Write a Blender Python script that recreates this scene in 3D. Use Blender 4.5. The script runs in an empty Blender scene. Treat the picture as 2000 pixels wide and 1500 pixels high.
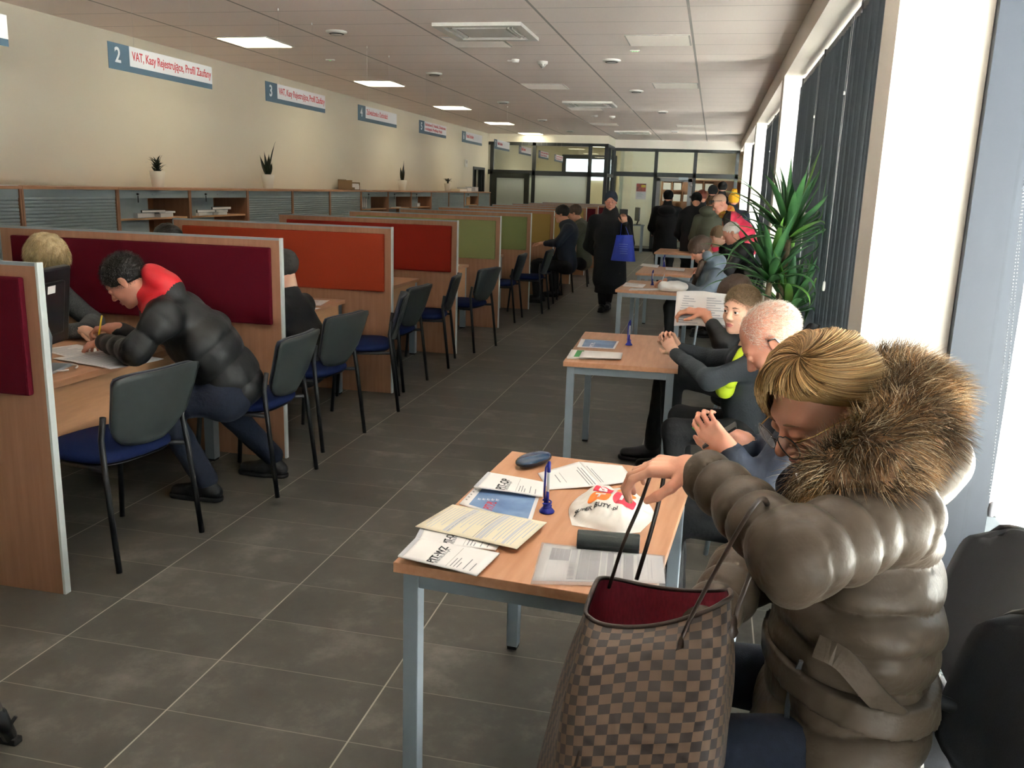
import bpy, bmesh, math, random
import numpy as np
from mathutils import Vector, Matrix
PI = math.pi
random.seed(7); np.random.seed(7)
SC = bpy.context.scene
COL = SC.collection

# ------------------------------------------------------------ camera
FPX, H = 1702.9, 1.608
YAW, PIT, ROL = [math.radians(a) for a in (-12.390, -12.647, 1.817)]
cf = Vector((math.sin(YAW)*math.cos(PIT), math.cos(YAW)*math.cos(PIT), math.sin(PIT)))
r0 = Vector((math.cos(YAW), -math.sin(YAW), 0)); u0 = r0.cross(cf)
cr = math.cos(ROL)*r0 + math.sin(ROL)*u0
cu = -math.sin(ROL)*r0 + math.cos(ROL)*u0
CP = Vector((0, 0, H))
cam = bpy.data.cameras.new('camera'); camo = bpy.data.objects.new('camera', cam); COL.objects.link(camo)
camo.matrix_world = Matrix(((cr.x, cu.x, -cf.x, CP.x), (cr.y, cu.y, -cf.y, CP.y), (cr.z, cu.z, -cf.z, CP.z), (0, 0, 0, 1)))
cam.sensor_width = 36; cam.lens = FPX/2000*36; cam.clip_start = 0.05; cam.clip_end = 500
SC.camera = camo
def W(px, py, y=None, x=None, z=None):
    """the point of the place seen at a pixel, at a known distance"""
    d = cf + (px-1000)/FPX*cr - (py-750)/FPX*cu
    t = (y-CP.y)/d.y if y is not None else ((x-CP.x)/d.x if x is not None else (z-CP.z)/d.z)
    return CP + t*d

# ------------------------------------------------------------ world and exposure
w = bpy.data.worlds.new('sky'); SC.world = w; w.use_nodes = True
nt = w.node_tree; bg = nt.nodes['Background']
bg.inputs[0].default_value = (0.94, 0.97, 1.0, 1); bg.inputs[1].default_value = 2.6
SC.view_settings.view_transform = 'Standard'; SC.view_settings.look = 'None'
SC.view_settings.gamma = 1; SC.view_settings.use_curve_mapping = False
SC.view_settings.exposure = -0.25
SC.cycles.use_denoising = True
SC.cycles.max_bounces = 8; SC.cycles.diffuse_bounces = 5; SC.cycles.glossy_bounces = 3; SC.cycles.transmission_bounces = 4
SC.cycles.transparent_max_bounces = 12; SC.cycles.sample_clamp_indirect = 40
SC.cycles.caustics_reflective = False; SC.cycles.caustics_refractive = False
sun = bpy.data.lights.new('sun', 'SUN'); sun.energy = 340; sun.angle = 0.02; sun.color = (1.0, 0.91, 0.83)
suno = bpy.data.objects.new('sun', sun); COL.objects.link(suno); suno.rotation_euler = V0 = Vector((0.10, 0.75, -0.62)).to_track_quat('-Z', 'Y').to_euler()
def portal(name, loc, rot, sx, sy):
    l = bpy.data.lights.new(name, 'AREA'); l.shape = 'RECTANGLE'; l.size = sx; l.size_y = sy; l.cycles.is_portal = True
    o = bpy.data.objects.new(name, l); COL.objects.link(o); o.location = loc; o.rotation_euler = rot
for y0, y1 in ((-2.1, 3.54), (3.86, 9.5), (9.82, 15.46), (15.78, 21.4), (21.7, 24.7)):
    portal('window_portal', (1.16, (y0+y1)/2, 1.38), (0, PI/2, 0), 2.76, y1-y0)

# ------------------------------------------------------------ materials
def lin(h):
    if isinstance(h, str):
        h = h.lstrip('#'); c = [int(h[i:i+2], 16)/255 for i in (0, 2, 4)]
    else: c = h
    return tuple(((v+0.055)/1.055)**2.4 if v > 0.04045 else v/12.92 for v in c) + (1,)
def mat(name, col, rough=0.6, metal=0.0, var=0.0, vscale=8.0, bump=0.0, bscale=60.0, col2=None, stretch=None, spec=0.5, coat=0.0, sheen=0.0, emit=None, estr=0.0, trans=0.0, alpha=1.0, attr=None, sss=0.0, detail=4.0):
    m = bpy.data.materials.new(name); m.use_nodes = True; n = m.node_tree; b = n.nodes['Principled BSDF']
    c = lin(col); b.inputs['Base Color'].default_value = c; b.inputs['Roughness'].default_value = rough; b.inputs['Metallic'].default_value = metal
    b.inputs['Specular IOR Level'].default_value = spec; b.inputs['Coat Weight'].default_value = coat; b.inputs['Sheen Weight'].default_value = sheen
    b.inputs['Transmission Weight'].default_value = trans; b.inputs['Alpha'].default_value = alpha
    if sss: b.inputs['Subsurface Weight'].default_value = sss; b.inputs['Subsurface Radius'].default_value = (0.01, 0.004, 0.002); b.inputs['Subsurface Scale'].default_value = 1.0
    if emit: b.inputs['Emission Color'].default_value = lin(emit); b.inputs['Emission Strength'].default_value = estr
    vec = None
    if var or bump:
        tc = n.nodes.new('ShaderNodeTexCoord'); mp = n.nodes.new('ShaderNodeMapping'); n.links.new(tc.outputs['Object'], mp.inputs[0])
        if stretch: mp.inputs['Scale'].default_value = stretch
        vec = mp.outputs[0]
    if attr:
        a = n.nodes.new('ShaderNodeAttribute'); a.attribute_name = attr; n.links.new(a.outputs['Color'], b.inputs['Base Color'])
    elif var:
        t = n.nodes.new('ShaderNodeTexNoise'); t.inputs['Scale'].default_value = vscale; t.inputs['Detail'].default_value = detail; n.links.new(vec, t.inputs['Vector'])
        r = n.nodes.new('ShaderNodeValToRGB'); r.color_ramp.elements[0].position = 0.3; r.color_ramp.elements[1].position = 0.7
        c2 = lin(col2) if col2 else tuple(v*(1-var) for v in c[:3])+(1,)
        r.color_ramp.elements[0].color = c2; r.color_ramp.elements[1].color = tuple(min(1, v*(1+var*0.35)) for v in c[:3])+(1,) if not col2 else c
        n.links.new(t.outputs[0], r.inputs[0]); n.links.new(r.outputs[0], b.inputs['Base Color'])
    if bump:
        t = n.nodes.new('ShaderNodeTexNoise'); t.inputs['Scale'].default_value = bscale; t.inputs['Detail'].default_value = 3
        if vec: n.links.new(vec, t.inputs['Vector'])
        bp = n.nodes.new('ShaderNodeBump'); bp.inputs['Strength'].default_value = bump; bp.inputs['Distance'].default_value = 0.01
        n.links.new(t.outputs[0], bp.inputs['Height']); n.links.new(bp.outputs[0], b.inputs['Normal'])
    return m
M = {}
M['wall'] = mat('wall_paint', '#e6e0cf', 0.9, var=0.03, vscale=1.2)
M['white_plaster'] = mat('white_plaster', '#d2cdc5', 0.85, var=0.03, vscale=2)
M['soffit'] = mat('soffit_paint', '#e6dcd2', 0.85, var=0.02, vscale=2)
#M['pillar_side'] = M['white_plaster']
M['beech'] = mat('beech_laminate', '#c49474', 0.42, var=0.1, vscale=5, stretch=(9, 0.8, 9), col2='#b48260', bump=0.02, bscale=30)
M['beech_v'] = mat('beech_board', '#aa7e62', 0.5, var=0.1, vscale=4, stretch=(9, 9, 0.7), col2='#9c7055')
M['beech_edge'] = mat('beech_edge', '#cfa078', 0.5, var=0.08, vscale=8, stretch=(1, 1, 8))
M['beech_dark'] = mat('cabinet_inside', '#9a6a42', 0.6, var=0.12, vscale=6, stretch=(1, 6, 1))
M['alu'] = mat('silver_paint', '#9aa7b2', 0.38, metal=0.35, var=0.03, vscale=20)
M['alu_white'] = mat('light_edge_profile', '#dfe8e8', 0.35, metal=0.2, var=0.02, vscale=30)
M['black_metal'] = mat('black_tube', '#26282b', 0.42, metal=0.2, bump=0.02)
M['chair_shell'] = mat('grey_plastic_shell', '#343a3b', 0.42, var=0.08, vscale=30, bump=0.05, bscale=400)
M['navy_fabric'] = mat('blue_fabric', '#1b264e', 0.95, var=0.2, vscale=300, bump=0.2, bscale=900, spec=0.1)
M['black_fabric'] = mat('black_fabric', '#26282e', 0.95, var=0.25, vscale=400, bump=0.2, bscale=900, sheen=0.1)
M['black_plastic'] = mat('black_plastic', '#1c1d20', 0.35, bump=0.02)
M['dark_plastic'] = mat('dark_plastic', '#2a2c30', 0.5)
M['frame'] = mat('anthracite_frame', '#34383a', 0.5, metal=0.1)
M['winframe'] = mat('blue_grey_frame', '#272e39', 0.55, metal=0.1, var=0.05, vscale=3)
M['blind'] = mat('blind_fabric', '#535b66', 0.85, var=0.08, vscale=120, stretch=(1, 1, 0.2))
M['blind_rail'] = mat('blind_rail', '#4a4a4c', 0.5, metal=0.3)
M['cord'] = mat('white_cord', '#d8d8d6', 0.6)
M['shutter'] = mat('tambour_shutter', '#97a5ab', 0.5, var=0.04, vscale=10)
M['pot'] = mat('white_pot', '#e2ddd2', 0.5, var=0.02)
M['leaf_dark'] = mat('dark_leaf', '#22331f', 0.45, var=0.4, vscale=20, col2='#141f14')
M['leaf'] = mat('yucca_leaf', '#4b7a44', 0.38, var=0.35, vscale=6, col2='#2c5536', spec=0.4)
M['leaf_y'] = mat('yucca_leaf_young', '#74954a', 0.4, var=0.3, vscale=6, col2='#4e8a35')
M['soil'] = mat('soil', '#3a2c22', 0.95, var=0.4, vscale=60)
M['trunk'] = mat('yucca_trunk', '#7b6a52', 0.9, var=0.4, vscale=25, bump=0.5, bscale=60)
M['paper'] = mat('white_paper', '#eceaea', 0.7, var=0.02, vscale=10)
M['paper_cream'] = mat('cream_paper', '#ded6c0', 0.75, var=0.03, vscale=6)
M['paper_grey'] = mat('grey_paper', '#b9bcc2', 0.7, var=0.05, vscale=14)
M['ink'] = mat('ink', '#2c2c30', 0.7)
M['ink_grey'] = mat('grey_ink', '#8b8e95', 0.7)
M['ink_pale'] = mat('pale_grey_ink', '#bdbfc6', 0.7)
M['blue_print'] = mat('blue_print', '#4f6f9e', 0.45, var=0.2, vscale=9, col2='#7f9cc0')
M['green_print'] = mat('green_print', '#3fa257', 0.5)
M['red_print'] = mat('red_print', '#c4232f', 0.55)
M['sleeve_plastic'] = mat('clear_sleeve', '#e8e8ec', 0.12, alpha=0.28)
M['blue_plastic'] = mat('blue_plastic', '#1d2b9c', 0.3)
M['clear_plastic'] = mat('pen_clear', '#cfd6de', 0.2, alpha=0.8)
M['bag_white'] = mat('white_bag_film', '#ece9e4', 0.35, var=0.04, vscale=12, bump=0.15, bscale=18, sss=0.0)
M['orange'] = mat('orange_print', '#ee7d2c', 0.45)
M['crimson'] = mat('crimson_print', '#d8304a', 0.45)
M['sign_slate'] = mat('slate_panel', '#51697a', 0.5)
M['sign_white'] = mat('sign_white', '#eceef0', 0.5)
M['sign_red'] = mat('sign_red', '#c9444e', 0.5)
M['chrome'] = mat('chrome', '#d5d5d8', 0.18, metal=1.0)
M['gold'] = mat('gold_metal', '#d8b46a', 0.22, metal=1.0)
M['rubber'] = mat('rubber', '#1a1a1b', 0.7)
M['white_plastic'] = mat('white_plastic', '#dedcd6', 0.4)
M['grille'] = mat('grey_grille', '#b5b0aa', 0.6)
def fabric(name, c, b=0.25): return mat(name, c, 0.95, var=0.18, vscale=250, bump=b, bscale=500, spec=0.1)
for nm, c in (('felt_crimson', '#5a1120'), ('felt_orange', '#a03e27'), ('felt_red', '#962d22'), ('felt_green', '#8b9060'), ('felt_green2', '#808858'), ('felt_yellow', '#a58c52'), ('felt_dark', '#5c1c26')):
    M[nm] = fabric(nm, c)
def glass(name, tint='#ffffff', rough=0.0, op=0.12):
    m = bpy.data.materials.new(name); m.use_nodes = True; n = m.node_tree; n.nodes.clear()
    o = n.nodes.new('ShaderNodeOutputMaterial'); t = n.nodes.new('ShaderNodeBsdfTransparent'); t.inputs[0].default_value = lin(tint)
    g = n.nodes.new('ShaderNodeBsdfGlossy'); g.inputs['Roughness'].default_value = rough; g.inputs[0].default_value = (1, 1, 1, 1)
    ge = n.nodes.new('ShaderNodeNewGeometry'); dt = n.nodes.new('ShaderNodeVectorMath'); dt.operation = 'DOT_PRODUCT'
    n.links.new(ge.outputs['Incoming'], dt.inputs[0]); n.links.new(ge.outputs['Normal'], dt.inputs[1]); mx = n.nodes.new('ShaderNodeMixShader')
    def mth(op, a, v):
        q = n.nodes.new('ShaderNodeMath'); q.operation = op
        if isinstance(a, float): q.inputs[0].default_value = a; n.links.new(v, q.inputs[1])
        else:
            n.links.new(a, q.inputs[0])
            if v is not None: q.inputs[1].default_value = v
        return q.outputs[0]
    q = mth('ABSOLUTE', dt.outputs['Value'], None); q = mth('SUBTRACT', 1.0, q); q = mth('POWER', q, 5.0); q = mth('MULTIPLY', q, 0.5)
    mu = n.nodes.new('ShaderNodeMath'); mu.operation = 'ADD'; mu.inputs[1].default_value = 0.03; n.links.new(q, mu.inputs[0])
    n.links.new(mu.outputs[0], mx.inputs[0]); n.links.new(t.outputs[0], mx.inputs[1]); n.links.new(g.outputs[0], mx.inputs[2]); n.links.new(mx.outputs[0], o.inputs[0])
    return m
M['glass'] = glass('clear_glass', '#f2f6f4')
M['frost'] = mat('frosted_glass', '#dfe8dd', 0.55, trans=0.0, alpha=0.92)
def blind_mat():
    m = bpy.data.materials.new('blind_fabric'); m.use_nodes = True; n = m.node_tree; n.nodes.clear()
    o = n.nodes.new('ShaderNodeOutputMaterial'); d = n.nodes.new('ShaderNodeBsdfDiffuse'); t = n.nodes.new('ShaderNodeBsdfTranslucent'); mx = n.nodes.new('ShaderNodeMixShader'); mx.inputs[0].default_value = .40
    tc = n.nodes.new('ShaderNodeTexCoord'); nz = n.nodes.new('ShaderNodeTexNoise'); nz.inputs['Scale'].default_value = 60; n.links.new(tc.outputs['Object'], nz.inputs['Vector'])
    r = n.nodes.new('ShaderNodeValToRGB'); r.color_ramp.elements[0].color = lin('#5c6269'); r.color_ramp.elements[1].color = lin('#70767d'); n.links.new(nz.outputs[0], r.inputs[0])
    n.links.new(r.outputs[0], d.inputs[0]); t.inputs[0].default_value = lin('#8f9499')
    n.links.new(d.outputs[0], mx.inputs[1]); n.links.new(t.outputs[0], mx.inputs[2]); n.links.new(mx.outputs[0], o.inputs[0]); return m
M['blind'] = blind_mat()
def floor_mat():
    m = mat('floor_tiles', '#5c5a54', 0.42, var=0.3); n = m.node_tree; b = n.nodes['Principled BSDF']
    tc = n.nodes.new('ShaderNodeTexCoord')
    mp = n.nodes.new('ShaderNodeMapping'); mp.inputs['Location'].default_value = (2.132-0.0, -2.117+0.6, 0); n.links.new(tc.outputs['Object'], mp.inputs[0])
    sep = n.nodes.new('ShaderNodeSeparateXYZ'); n.links.new(mp.outputs[0], sep.inputs[0])
    def fr(sock, size, wd):
        a = n.nodes.new('ShaderNodeMath'); a.operation = 'DIVIDE'; n.links.new(sock, a.inputs[0]); a.inputs[1].default_value = size
        r = n.nodes.new('ShaderNodeMath'); r.operation = 'FRACT'; n.links.new(a.outputs[0], r.inputs[0])
        s = n.nodes.new('ShaderNodeMath'); s.operation = 'LESS_THAN'; n.links.new(r.outputs[0], s.inputs[0]); s.inputs[1].default_value = wd/size
        fl = n.nodes.new('ShaderNodeMath'); fl.operation = 'FLOOR'; n.links.new(a.outputs[0], fl.inputs[0])
        return s.outputs[0], fl.outputs[0]
    gx, ix = fr(sep.outputs[0], 0.6, 0.0055); gy, iy = fr(sep.outputs[1], 0.3039, 0.0035)
    cmb = n.nodes.new('ShaderNodeCombineXYZ'); n.links.new(ix, cmb.inputs[0]); n.links.new(iy, cmb.inputs[1])
    wn = n.nodes.new('ShaderNodeTexWhiteNoise'); n.links.new(cmb.outputs[0], wn.inputs['Vector'])
    nz = n.nodes.new('ShaderNodeTexNoise'); nz.inputs['Scale'].default_value = 3.2; nz.inputs['Detail'].default_value = 9; nz.inputs['Roughness'].default_value = 0.68
    ad = n.nodes.new('ShaderNodeVectorMath'); ad.operation = 'ADD'; n.links.new(tc.outputs['Object'], ad.inputs[0]); n.links.new(wn.outputs['Color'], ad.inputs[1])
    n.links.new(ad.outputs[0], nz.inputs['Vector'])
    rp = n.nodes.new('ShaderNodeValToRGB'); e = rp.color_ramp.elements; e[0].position = 0.33; e[0].color = lin('#47443f'); e[1].position = 0.72; e[1].color = lin('#7b776f')
    k = e.new(0.52); k.color = lin('#56534d'); n.links.new(nz.outputs[0], rp.inputs[0])
    hs = n.nodes.new('ShaderNodeHueSaturation'); n.links.new(rp.outputs[0], hs.inputs['Color'])
    vm = n.nodes.new('ShaderNodeMapRange'); vm.inputs['To Min'].default_value = 0.82; vm.inputs['To Max'].default_value = 1.12; n.links.new(wn.outputs['Value'], vm.inputs['Value']); n.links.new(vm.outputs[0], hs.inputs['Value'])
    gm = n.nodes.new('ShaderNodeMath'); gm.operation = 'MULTIPLY'; n.links.new(gy, gm.inputs[0]); gm.inputs[1].default_value = 0.45
    g2 = n.nodes.new('ShaderNodeMath'); g2.operation = 'MAXIMUM'; n.links.new(gx, g2.inputs[0]); n.links.new(gm.outputs[0], g2.inputs[1])
    mx = n.nodes.new('ShaderNodeMixRGB'); n.links.new(g2.outputs[0], mx.inputs[0]); n.links.new(hs.outputs[0], mx.inputs[1]); mx.inputs[2].default_value = lin('#a8a396')
    n.links.new(mx.outputs[0], b.inputs['Base Color'])
    rr = n.nodes.new('ShaderNodeMapRange'); rr.inputs['To Min'].default_value = 0.35; rr.inputs['To Max'].default_value = 0.6; n.links.new(nz.outputs[0], rr.inputs['Value']); n.links.new(rr.outputs[0], b.inputs['Roughness'])
    return m
def ceil_mat():
    m = mat('ceiling_tiles', '#e4dcd3', 0.9); n = m.node_tree; b = n.nodes['Principled BSDF']
    tc = n.nodes.new('ShaderNodeTexCoord'); mp = n.nodes.new('ShaderNodeMapping'); mp.inputs['Location'].default_value = (1.515+6.0, -7.245+6.0, 0)
    n.links.new(tc.outputs['Object'], mp.inputs[0]); sep = n.nodes.new('ShaderNodeSeparateXYZ'); n.links.new(mp.outputs[0], sep.inputs[0])
    outs = []
    for i, size, wd in ((0, 1.2, 0.022), (1, 0.5965, 0.008)):
        a = n.nodes.new('ShaderNodeMath'); a.operation = 'DIVIDE'; n.links.new(sep.outputs[i], a.inputs[0]); a.inputs[1].default_value = size
        r = n.nodes.new('ShaderNodeMath'); r.operation = 'FRACT'; n.links.new(a.outputs[0], r.inputs[0])
        s = n.nodes.new('ShaderNodeMath'); s.operation = 'LESS_THAN'; n.links.new(r.outputs[0], s.inputs[0]); s.inputs[1].default_value = wd/size
        outs.append(s.outputs[0])
    g = n.nodes.new('ShaderNodeMath'); g.operation = 'MAXIMUM'; n.links.new(outs[0], g.inputs[0]); n.links.new(outs[1], g.inputs[1])
    mx = n.nodes.new('ShaderNodeMixRGB'); n.links.new(g.outputs[0], mx.inputs[0]); mx.inputs[1].default_value = lin('#f6eae2'); mx.inputs[2].default_value = lin('#a8a199')
    n.links.new(mx.outputs[0], b.inputs['Base Color'])
    return m
M['floor'] = floor_mat(); M['ceiling'] = ceil_mat()

# ------------------------------------------------------------ mesh helpers
class MB:
    def __init__(s): s.v = []; s.f = []; s.mi = []; s.m = 0; s.sm = []; s.smooth = False
    def add(s, vs, fs):
        o = len(s.v); s.v += [tuple(p) for p in vs]
        for f in fs: s.f.append(tuple(i+o for i in f)); s.mi.append(s.m); s.sm.append(s.smooth)
        return s
    def box(s, x0, x1, y0, y1, z0, z1, T=None):
        vs = [(x, y, z) for x in (x0, x1) for y in (y0, y1) for z in (z0, z1)]
        if T: vs = [T @ Vector(p) for p in vs]
        return s.add(vs, [(0, 1, 3, 2), (4, 6, 7, 5), (0, 4, 5, 1), (2, 3, 7, 6), (0, 2, 6, 4), (1, 5, 7, 3)])
    def bbox(s, x0, x1, y0, y1, z0, z1, b=0.005, T=None):
        bm = bmesh.new(); bmesh.ops.create_cube(bm, size=1)
        for v in bm.verts: v.co = Vector(((x0+x1)/2+v.co.x*(x1-x0), (y0+y1)/2+v.co.y*(y1-y0), (z0+z1)/2+v.co.z*(z1-z0)))
        bmesh.ops.bevel(bm, geom=bm.edges[:], offset=b, segments=2, affect='EDGES', profile=0.6)
        if T: bmesh.ops.transform(bm, matrix=T, verts=bm.verts)
        bm.verts.index_update(); s.add([v.co[:] for v in bm.verts], [[v.index for v in f.verts] for f in bm.faces]); bm.free(); return s
    def tube(s, pts, r, n=10, close=True, flat=1.0):
        pts = [Vector(p) for p in pts]; rs = r if isinstance(r, (list, tuple)) else [r]*len(pts)
        vs = []; prev = None
        for i, p in enumerate(pts):
            t = (pts[min(i+1, len(pts)-1)]-pts[max(i-1, 0)]).normalized()
            if prev is None:
                a = Vector((0, 0, 1)) if abs(t.z) < 0.9 else Vector((1, 0, 0)); nn = t.cross(a).normalized()
            else: nn = (prev - t*prev.dot(t)).normalized()
            prev = nn; bb = t.cross(nn)
            for k in range(n):
                a = 2*PI*k/n; vs.append(p + rs[i]*(math.cos(a)*nn + math.sin(a)*bb*flat))
        fs = [(i*n+k, i*n+(k+1) % n, (i+1)*n+(k+1) % n, (i+1)*n+k) for i in range(len(pts)-1) for k in range(n)]
        if close: fs += [tuple(range(n-1, -1, -1)), tuple((len(pts)-1)*n+k for k in range(n))]
        sm = s.smooth; s.smooth = True; s.add(vs, fs); s.smooth = sm; return s
    def lathe(s, prof, c=(0, 0, 0), n=24):
        vs = []; c = Vector(c)
        for (r, z) in prof:
            for k in range(n): a = 2*PI*k/n; vs.append(c+Vector((r*math.cos(a), r*math.sin(a), z)))
        fs = [(i*n+k, i*n+(k+1) % n, (i+1)*n+(k+1) % n, (i+1)*n+k) for i in range(len(prof)-1) for k in range(n)]
        sm = s.smooth; s.smooth = True; s.add(vs, fs); s.smooth = sm; return s
    def quad(s, a, b, c, d): return s.add([a, b, c, d], [(0, 1, 2, 3)])
    def grid(s, fn, nu, nv, smooth=True, thick=0):
        vs = [fn(i/nu, j/nv) for i in range(nu+1) for j in range(nv+1)]
        fs = [(i*(nv+1)+j, (i+1)*(nv+1)+j, (i+1)*(nv+1)+j+1, i*(nv+1)+j+1) for i in range(nu) for j in range(nv)]
        sm = s.smooth; s.smooth = smooth; s.add(vs, fs); s.smooth = sm; return s
    def build(s, name, mats, parent=None, T=None):
        me = bpy.data.meshes.new(name); me.from_pydata(s.v, [], s.f)
        mats = mats if isinstance(mats, (list, tuple)) else [mats]
        for m in mats: me.materials.append(m)
        me.polygons.foreach_set('material_index', s.mi); me.polygons.foreach_set('use_smooth', s.sm); me.update()
        return link(name, me, parent)
def link(name, me, parent=None):
    o = bpy.data.objects.new(name, me); COL.objects.link(o)
    if parent: o.parent = parent
    return o
def tag(o, label, cat, group=None, kind=None):
    o['label'] = label; o['category'] = cat
    if group: o['group'] = group
    if kind: o['kind'] = kind
    return o
def struct(o): o['kind'] = 'structure'; return o
def thing(name, label, cat, loc=(0, 0, 0), rz=0, group=None):
    o = bpy.data.objects.new(name, None); COL.objects.link(o); o.empty_display_size = 0.1
    o.location = loc; o.rotation_euler = (0, 0, rz); return tag(o, label, cat, group)
def copy_tree(o, parent=None):
    c = o.copy(); COL.objects.link(c)
    if parent: c.parent = parent; c.matrix_parent_inverse = o.matrix_parent_inverse.copy()
    for ch in [x for x in bpy.data.objects if x.parent == o]: copy_tree(ch, c)
    return c
def solidify(o, t, off=-1):
    md = o.modifiers.new('thickness', 'SOLIDIFY'); md.thickness = t; md.offset = off; return o
def RZ(a): return Matrix.Rotation(a, 4, 'Z')
def TR(x, y, z): return Matrix.Translation((x, y, z))
_txt = {}
def text_mesh(name, body, size, T, m, parent=None, sx=1.0, bold=0.0, align='LEFT', depth=0.0004, bend=None, up=0.0):
    cu_ = bpy.data.curves.new(name, 'FONT'); cu_.body = body; cu_.size = size; cu_.offset = bold*size; cu_.extrude = depth; cu_.align_x = align; cu_.resolution_u = 3; cu_.space_character = 1.0
    o = bpy.data.objects.new(name+'_tmp', cu_); COL.objects.link(o)
    dg = bpy.context.evaluated_depsgraph_get(); me = bpy.data.meshes.new_from_object(o.evaluated_get(dg)); me.name = name
    COL.objects.unlink(o); bpy.data.objects.remove(o); bpy.data.curves.remove(cu_)
    S = Matrix.Diagonal((sx, 1, 1, 1))
    for v in me.vertices:
        p = S @ v.co
        if bend: p = bend(p)
        v.co = T @ p
    me.materials.clear(); me.materials.append(m); me.update()
    return link(name, me, parent)
# ============================================================ setting
def sbox(name, m, *a, T=None):
    return struct(MB().box(*a, T=T).build(name, m))
XL, XR, YB, YF, ZC = -5.94, 0.59, -6.0, 24.8, 3.0
sbox('floor', M['floor'], XL-2.5, 1.15, YB, 31.5, -0.1, 0)
sbox('ceiling', M['ceiling'], XL-2.5, 0.6, YB, 23.2, ZC, ZC+0.1)
sbox('ceiling_rear', M['ceiling'], XL-2.5, 0.6, 23.2, 31.5, ZC, ZC+0.1)
wl = MB()
# left wall with a doorway near its end
dy0, dy1, dz = 21.75, 22.75, 2.05
wl.box(XL-0.2, XL, YB, dy0, 0, ZC).box(XL-0.2, XL, dy1, 31.5, 0, ZC).box(XL-0.2, XL, dy0, dy1, dz, ZC)
struct(wl.build('wall_left', M['wall']))
sbox('wall_rear', M['wall'], XL-2.5, 1.15, YB-0.15, YB, 0, ZC)
sbox('wall_side_room', M['wall'], XL-2.5, XL-2.4, YB, 31.5, 0, ZC)
# window side: beam, pillars, outer frame line
b = MB(); b.box(0.59, 1.15, YB, 31.5, 2.78, ZC+0.1); struct(b.build('ceiling_beam', M['soffit']))
for i, y0 in enumerate((-8.36, -2.42, 3.54, 9.5, 15.46, 21.42)):
    if y0 > YB-0.1: sbox('pillar_%d' % (i+1), M['white_plaster'], 0.59, 0.905, y0, y0+0.32, 0, 2.78)
# window frames: in each bay posts, sill, head, panes
bays = [(-2.1, 3.54), (3.86, 9.5), (9.82, 15.46), (15.78, 21.42), (21.74, 24.8), (-6.0, -2.42)]
for i, (y0, y1) in enumerate(bays):
    n = 3 if y1-y0 > 4 else 2
    if y1 < 0: continue
    root = MB()
    root.box(0.98, 1.1, y0-0.34, y1+0.34, 0.0, 0.09).box(0.98, 1.1, y0-0.34, y1+0.34, 2.68, 2.78)
    for k in range(n+1):
        yy = y0+(y1-y0)*k/n
        if k == 0: yy -= 0.06
        if k == n: yy += 0.02
        root.box(0.98, 1.1, yy-0.04, yy+0.04, 0, 2.78)
    # deep jamb posts flush behind the pillars
    root.box(0.905, 1.13, y0-0.33, y0-0.08, 0, 2.78); root.box(0.905, 1.02, y1+0.05, y1+0.30, 0, 2.78)
    o = struct(root.build('window_%d' % (i+1), M['winframe']))
    g = MB().box(1.035, 1.045, y0-0.1, y1+0.1, 0.09, 2.68).build('pane', M['glass'], o)
sbox('wall_light_block', M['white_plaster'], 0.9, 1.1, YB, -2.1, 0, 2.78)  # unseen wall, added to shut daylight out of the bay behind the camera
sbox('window_jamb', M['winframe'], 0.905, 1.06, 3.49, 3.56, 0, 2.78)
# floor convector along the windows
gm = MB(); gm.box(0.80, 1.0, YB, 24.8, -0.06, -0.055)
st = struct(gm.build('trim_convector_trench', M['dark_plastic']))
g = MB()
y = -0.5
while y < 9.4:
    g.box(0.82, 0.98, y, y+0.012, 0.001, 0.012); y += 0.024
g.box(0.805, 0.82, -0.5, 9.4, 0.0, 0.014).box(0.98, 0.995, -0.5, 9.4, 0.0, 0.014)
o = struct(g.build('trim_convector_grille', M['alu_white']))
# ---------- far partition, left part (y 23.2) and right part (y 24.8)
def fr(name, y, x0, x1, zt, zm, xs, panes, zb=0.0):
    m = MB(); t = 0.09
    m.box(x0, x1, y, y+0.07, zt-0.08, zt).box(x0, x1, y, y+0.07, zm-0.06, zm+0.06).box(x0, x1, y, y+0.07, zb, zb+0.08)
    for x in xs: m.box(x-0.045, x+0.045, y, y+0.07, 0, zt)
    o = struct(m.build(name, M['frame']))
    for (a, b_, c, d, mm, nm) in panes:
        MB().box(a, b_, y+0.03, y+0.04, c, d).build(nm, M[mm], o)
    return o
YL = 23.2
XC = -2.76
fr('window_7', YL, XL, XC, 2.80, 2.02, (XL+0.10, -4.70, -3.22, XC-0.04),
   [(XL+.1, -4.7, 2.08, 2.72, 'glass', 'upper_pane'), (-4.7, -3.22, 2.08, 2.72, 'glass', 'upper_pane'), (-3.22, XC, 2.08, 2.72, 'glass', 'upper_pane'),
    (-4.95, -4.7, .08, 1.96, 'frost', 'lower_pane'), (-4.7, -3.22, .08, 1.96, 'frost', 'lower_pane'), (-3.22, XC, .08, 1.96, 'glass', 'lower_pane')])
sbox('wall_above_glass_left', M['wall'], XL, XC, YL, YL+0.1, 2.80, ZC)
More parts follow.
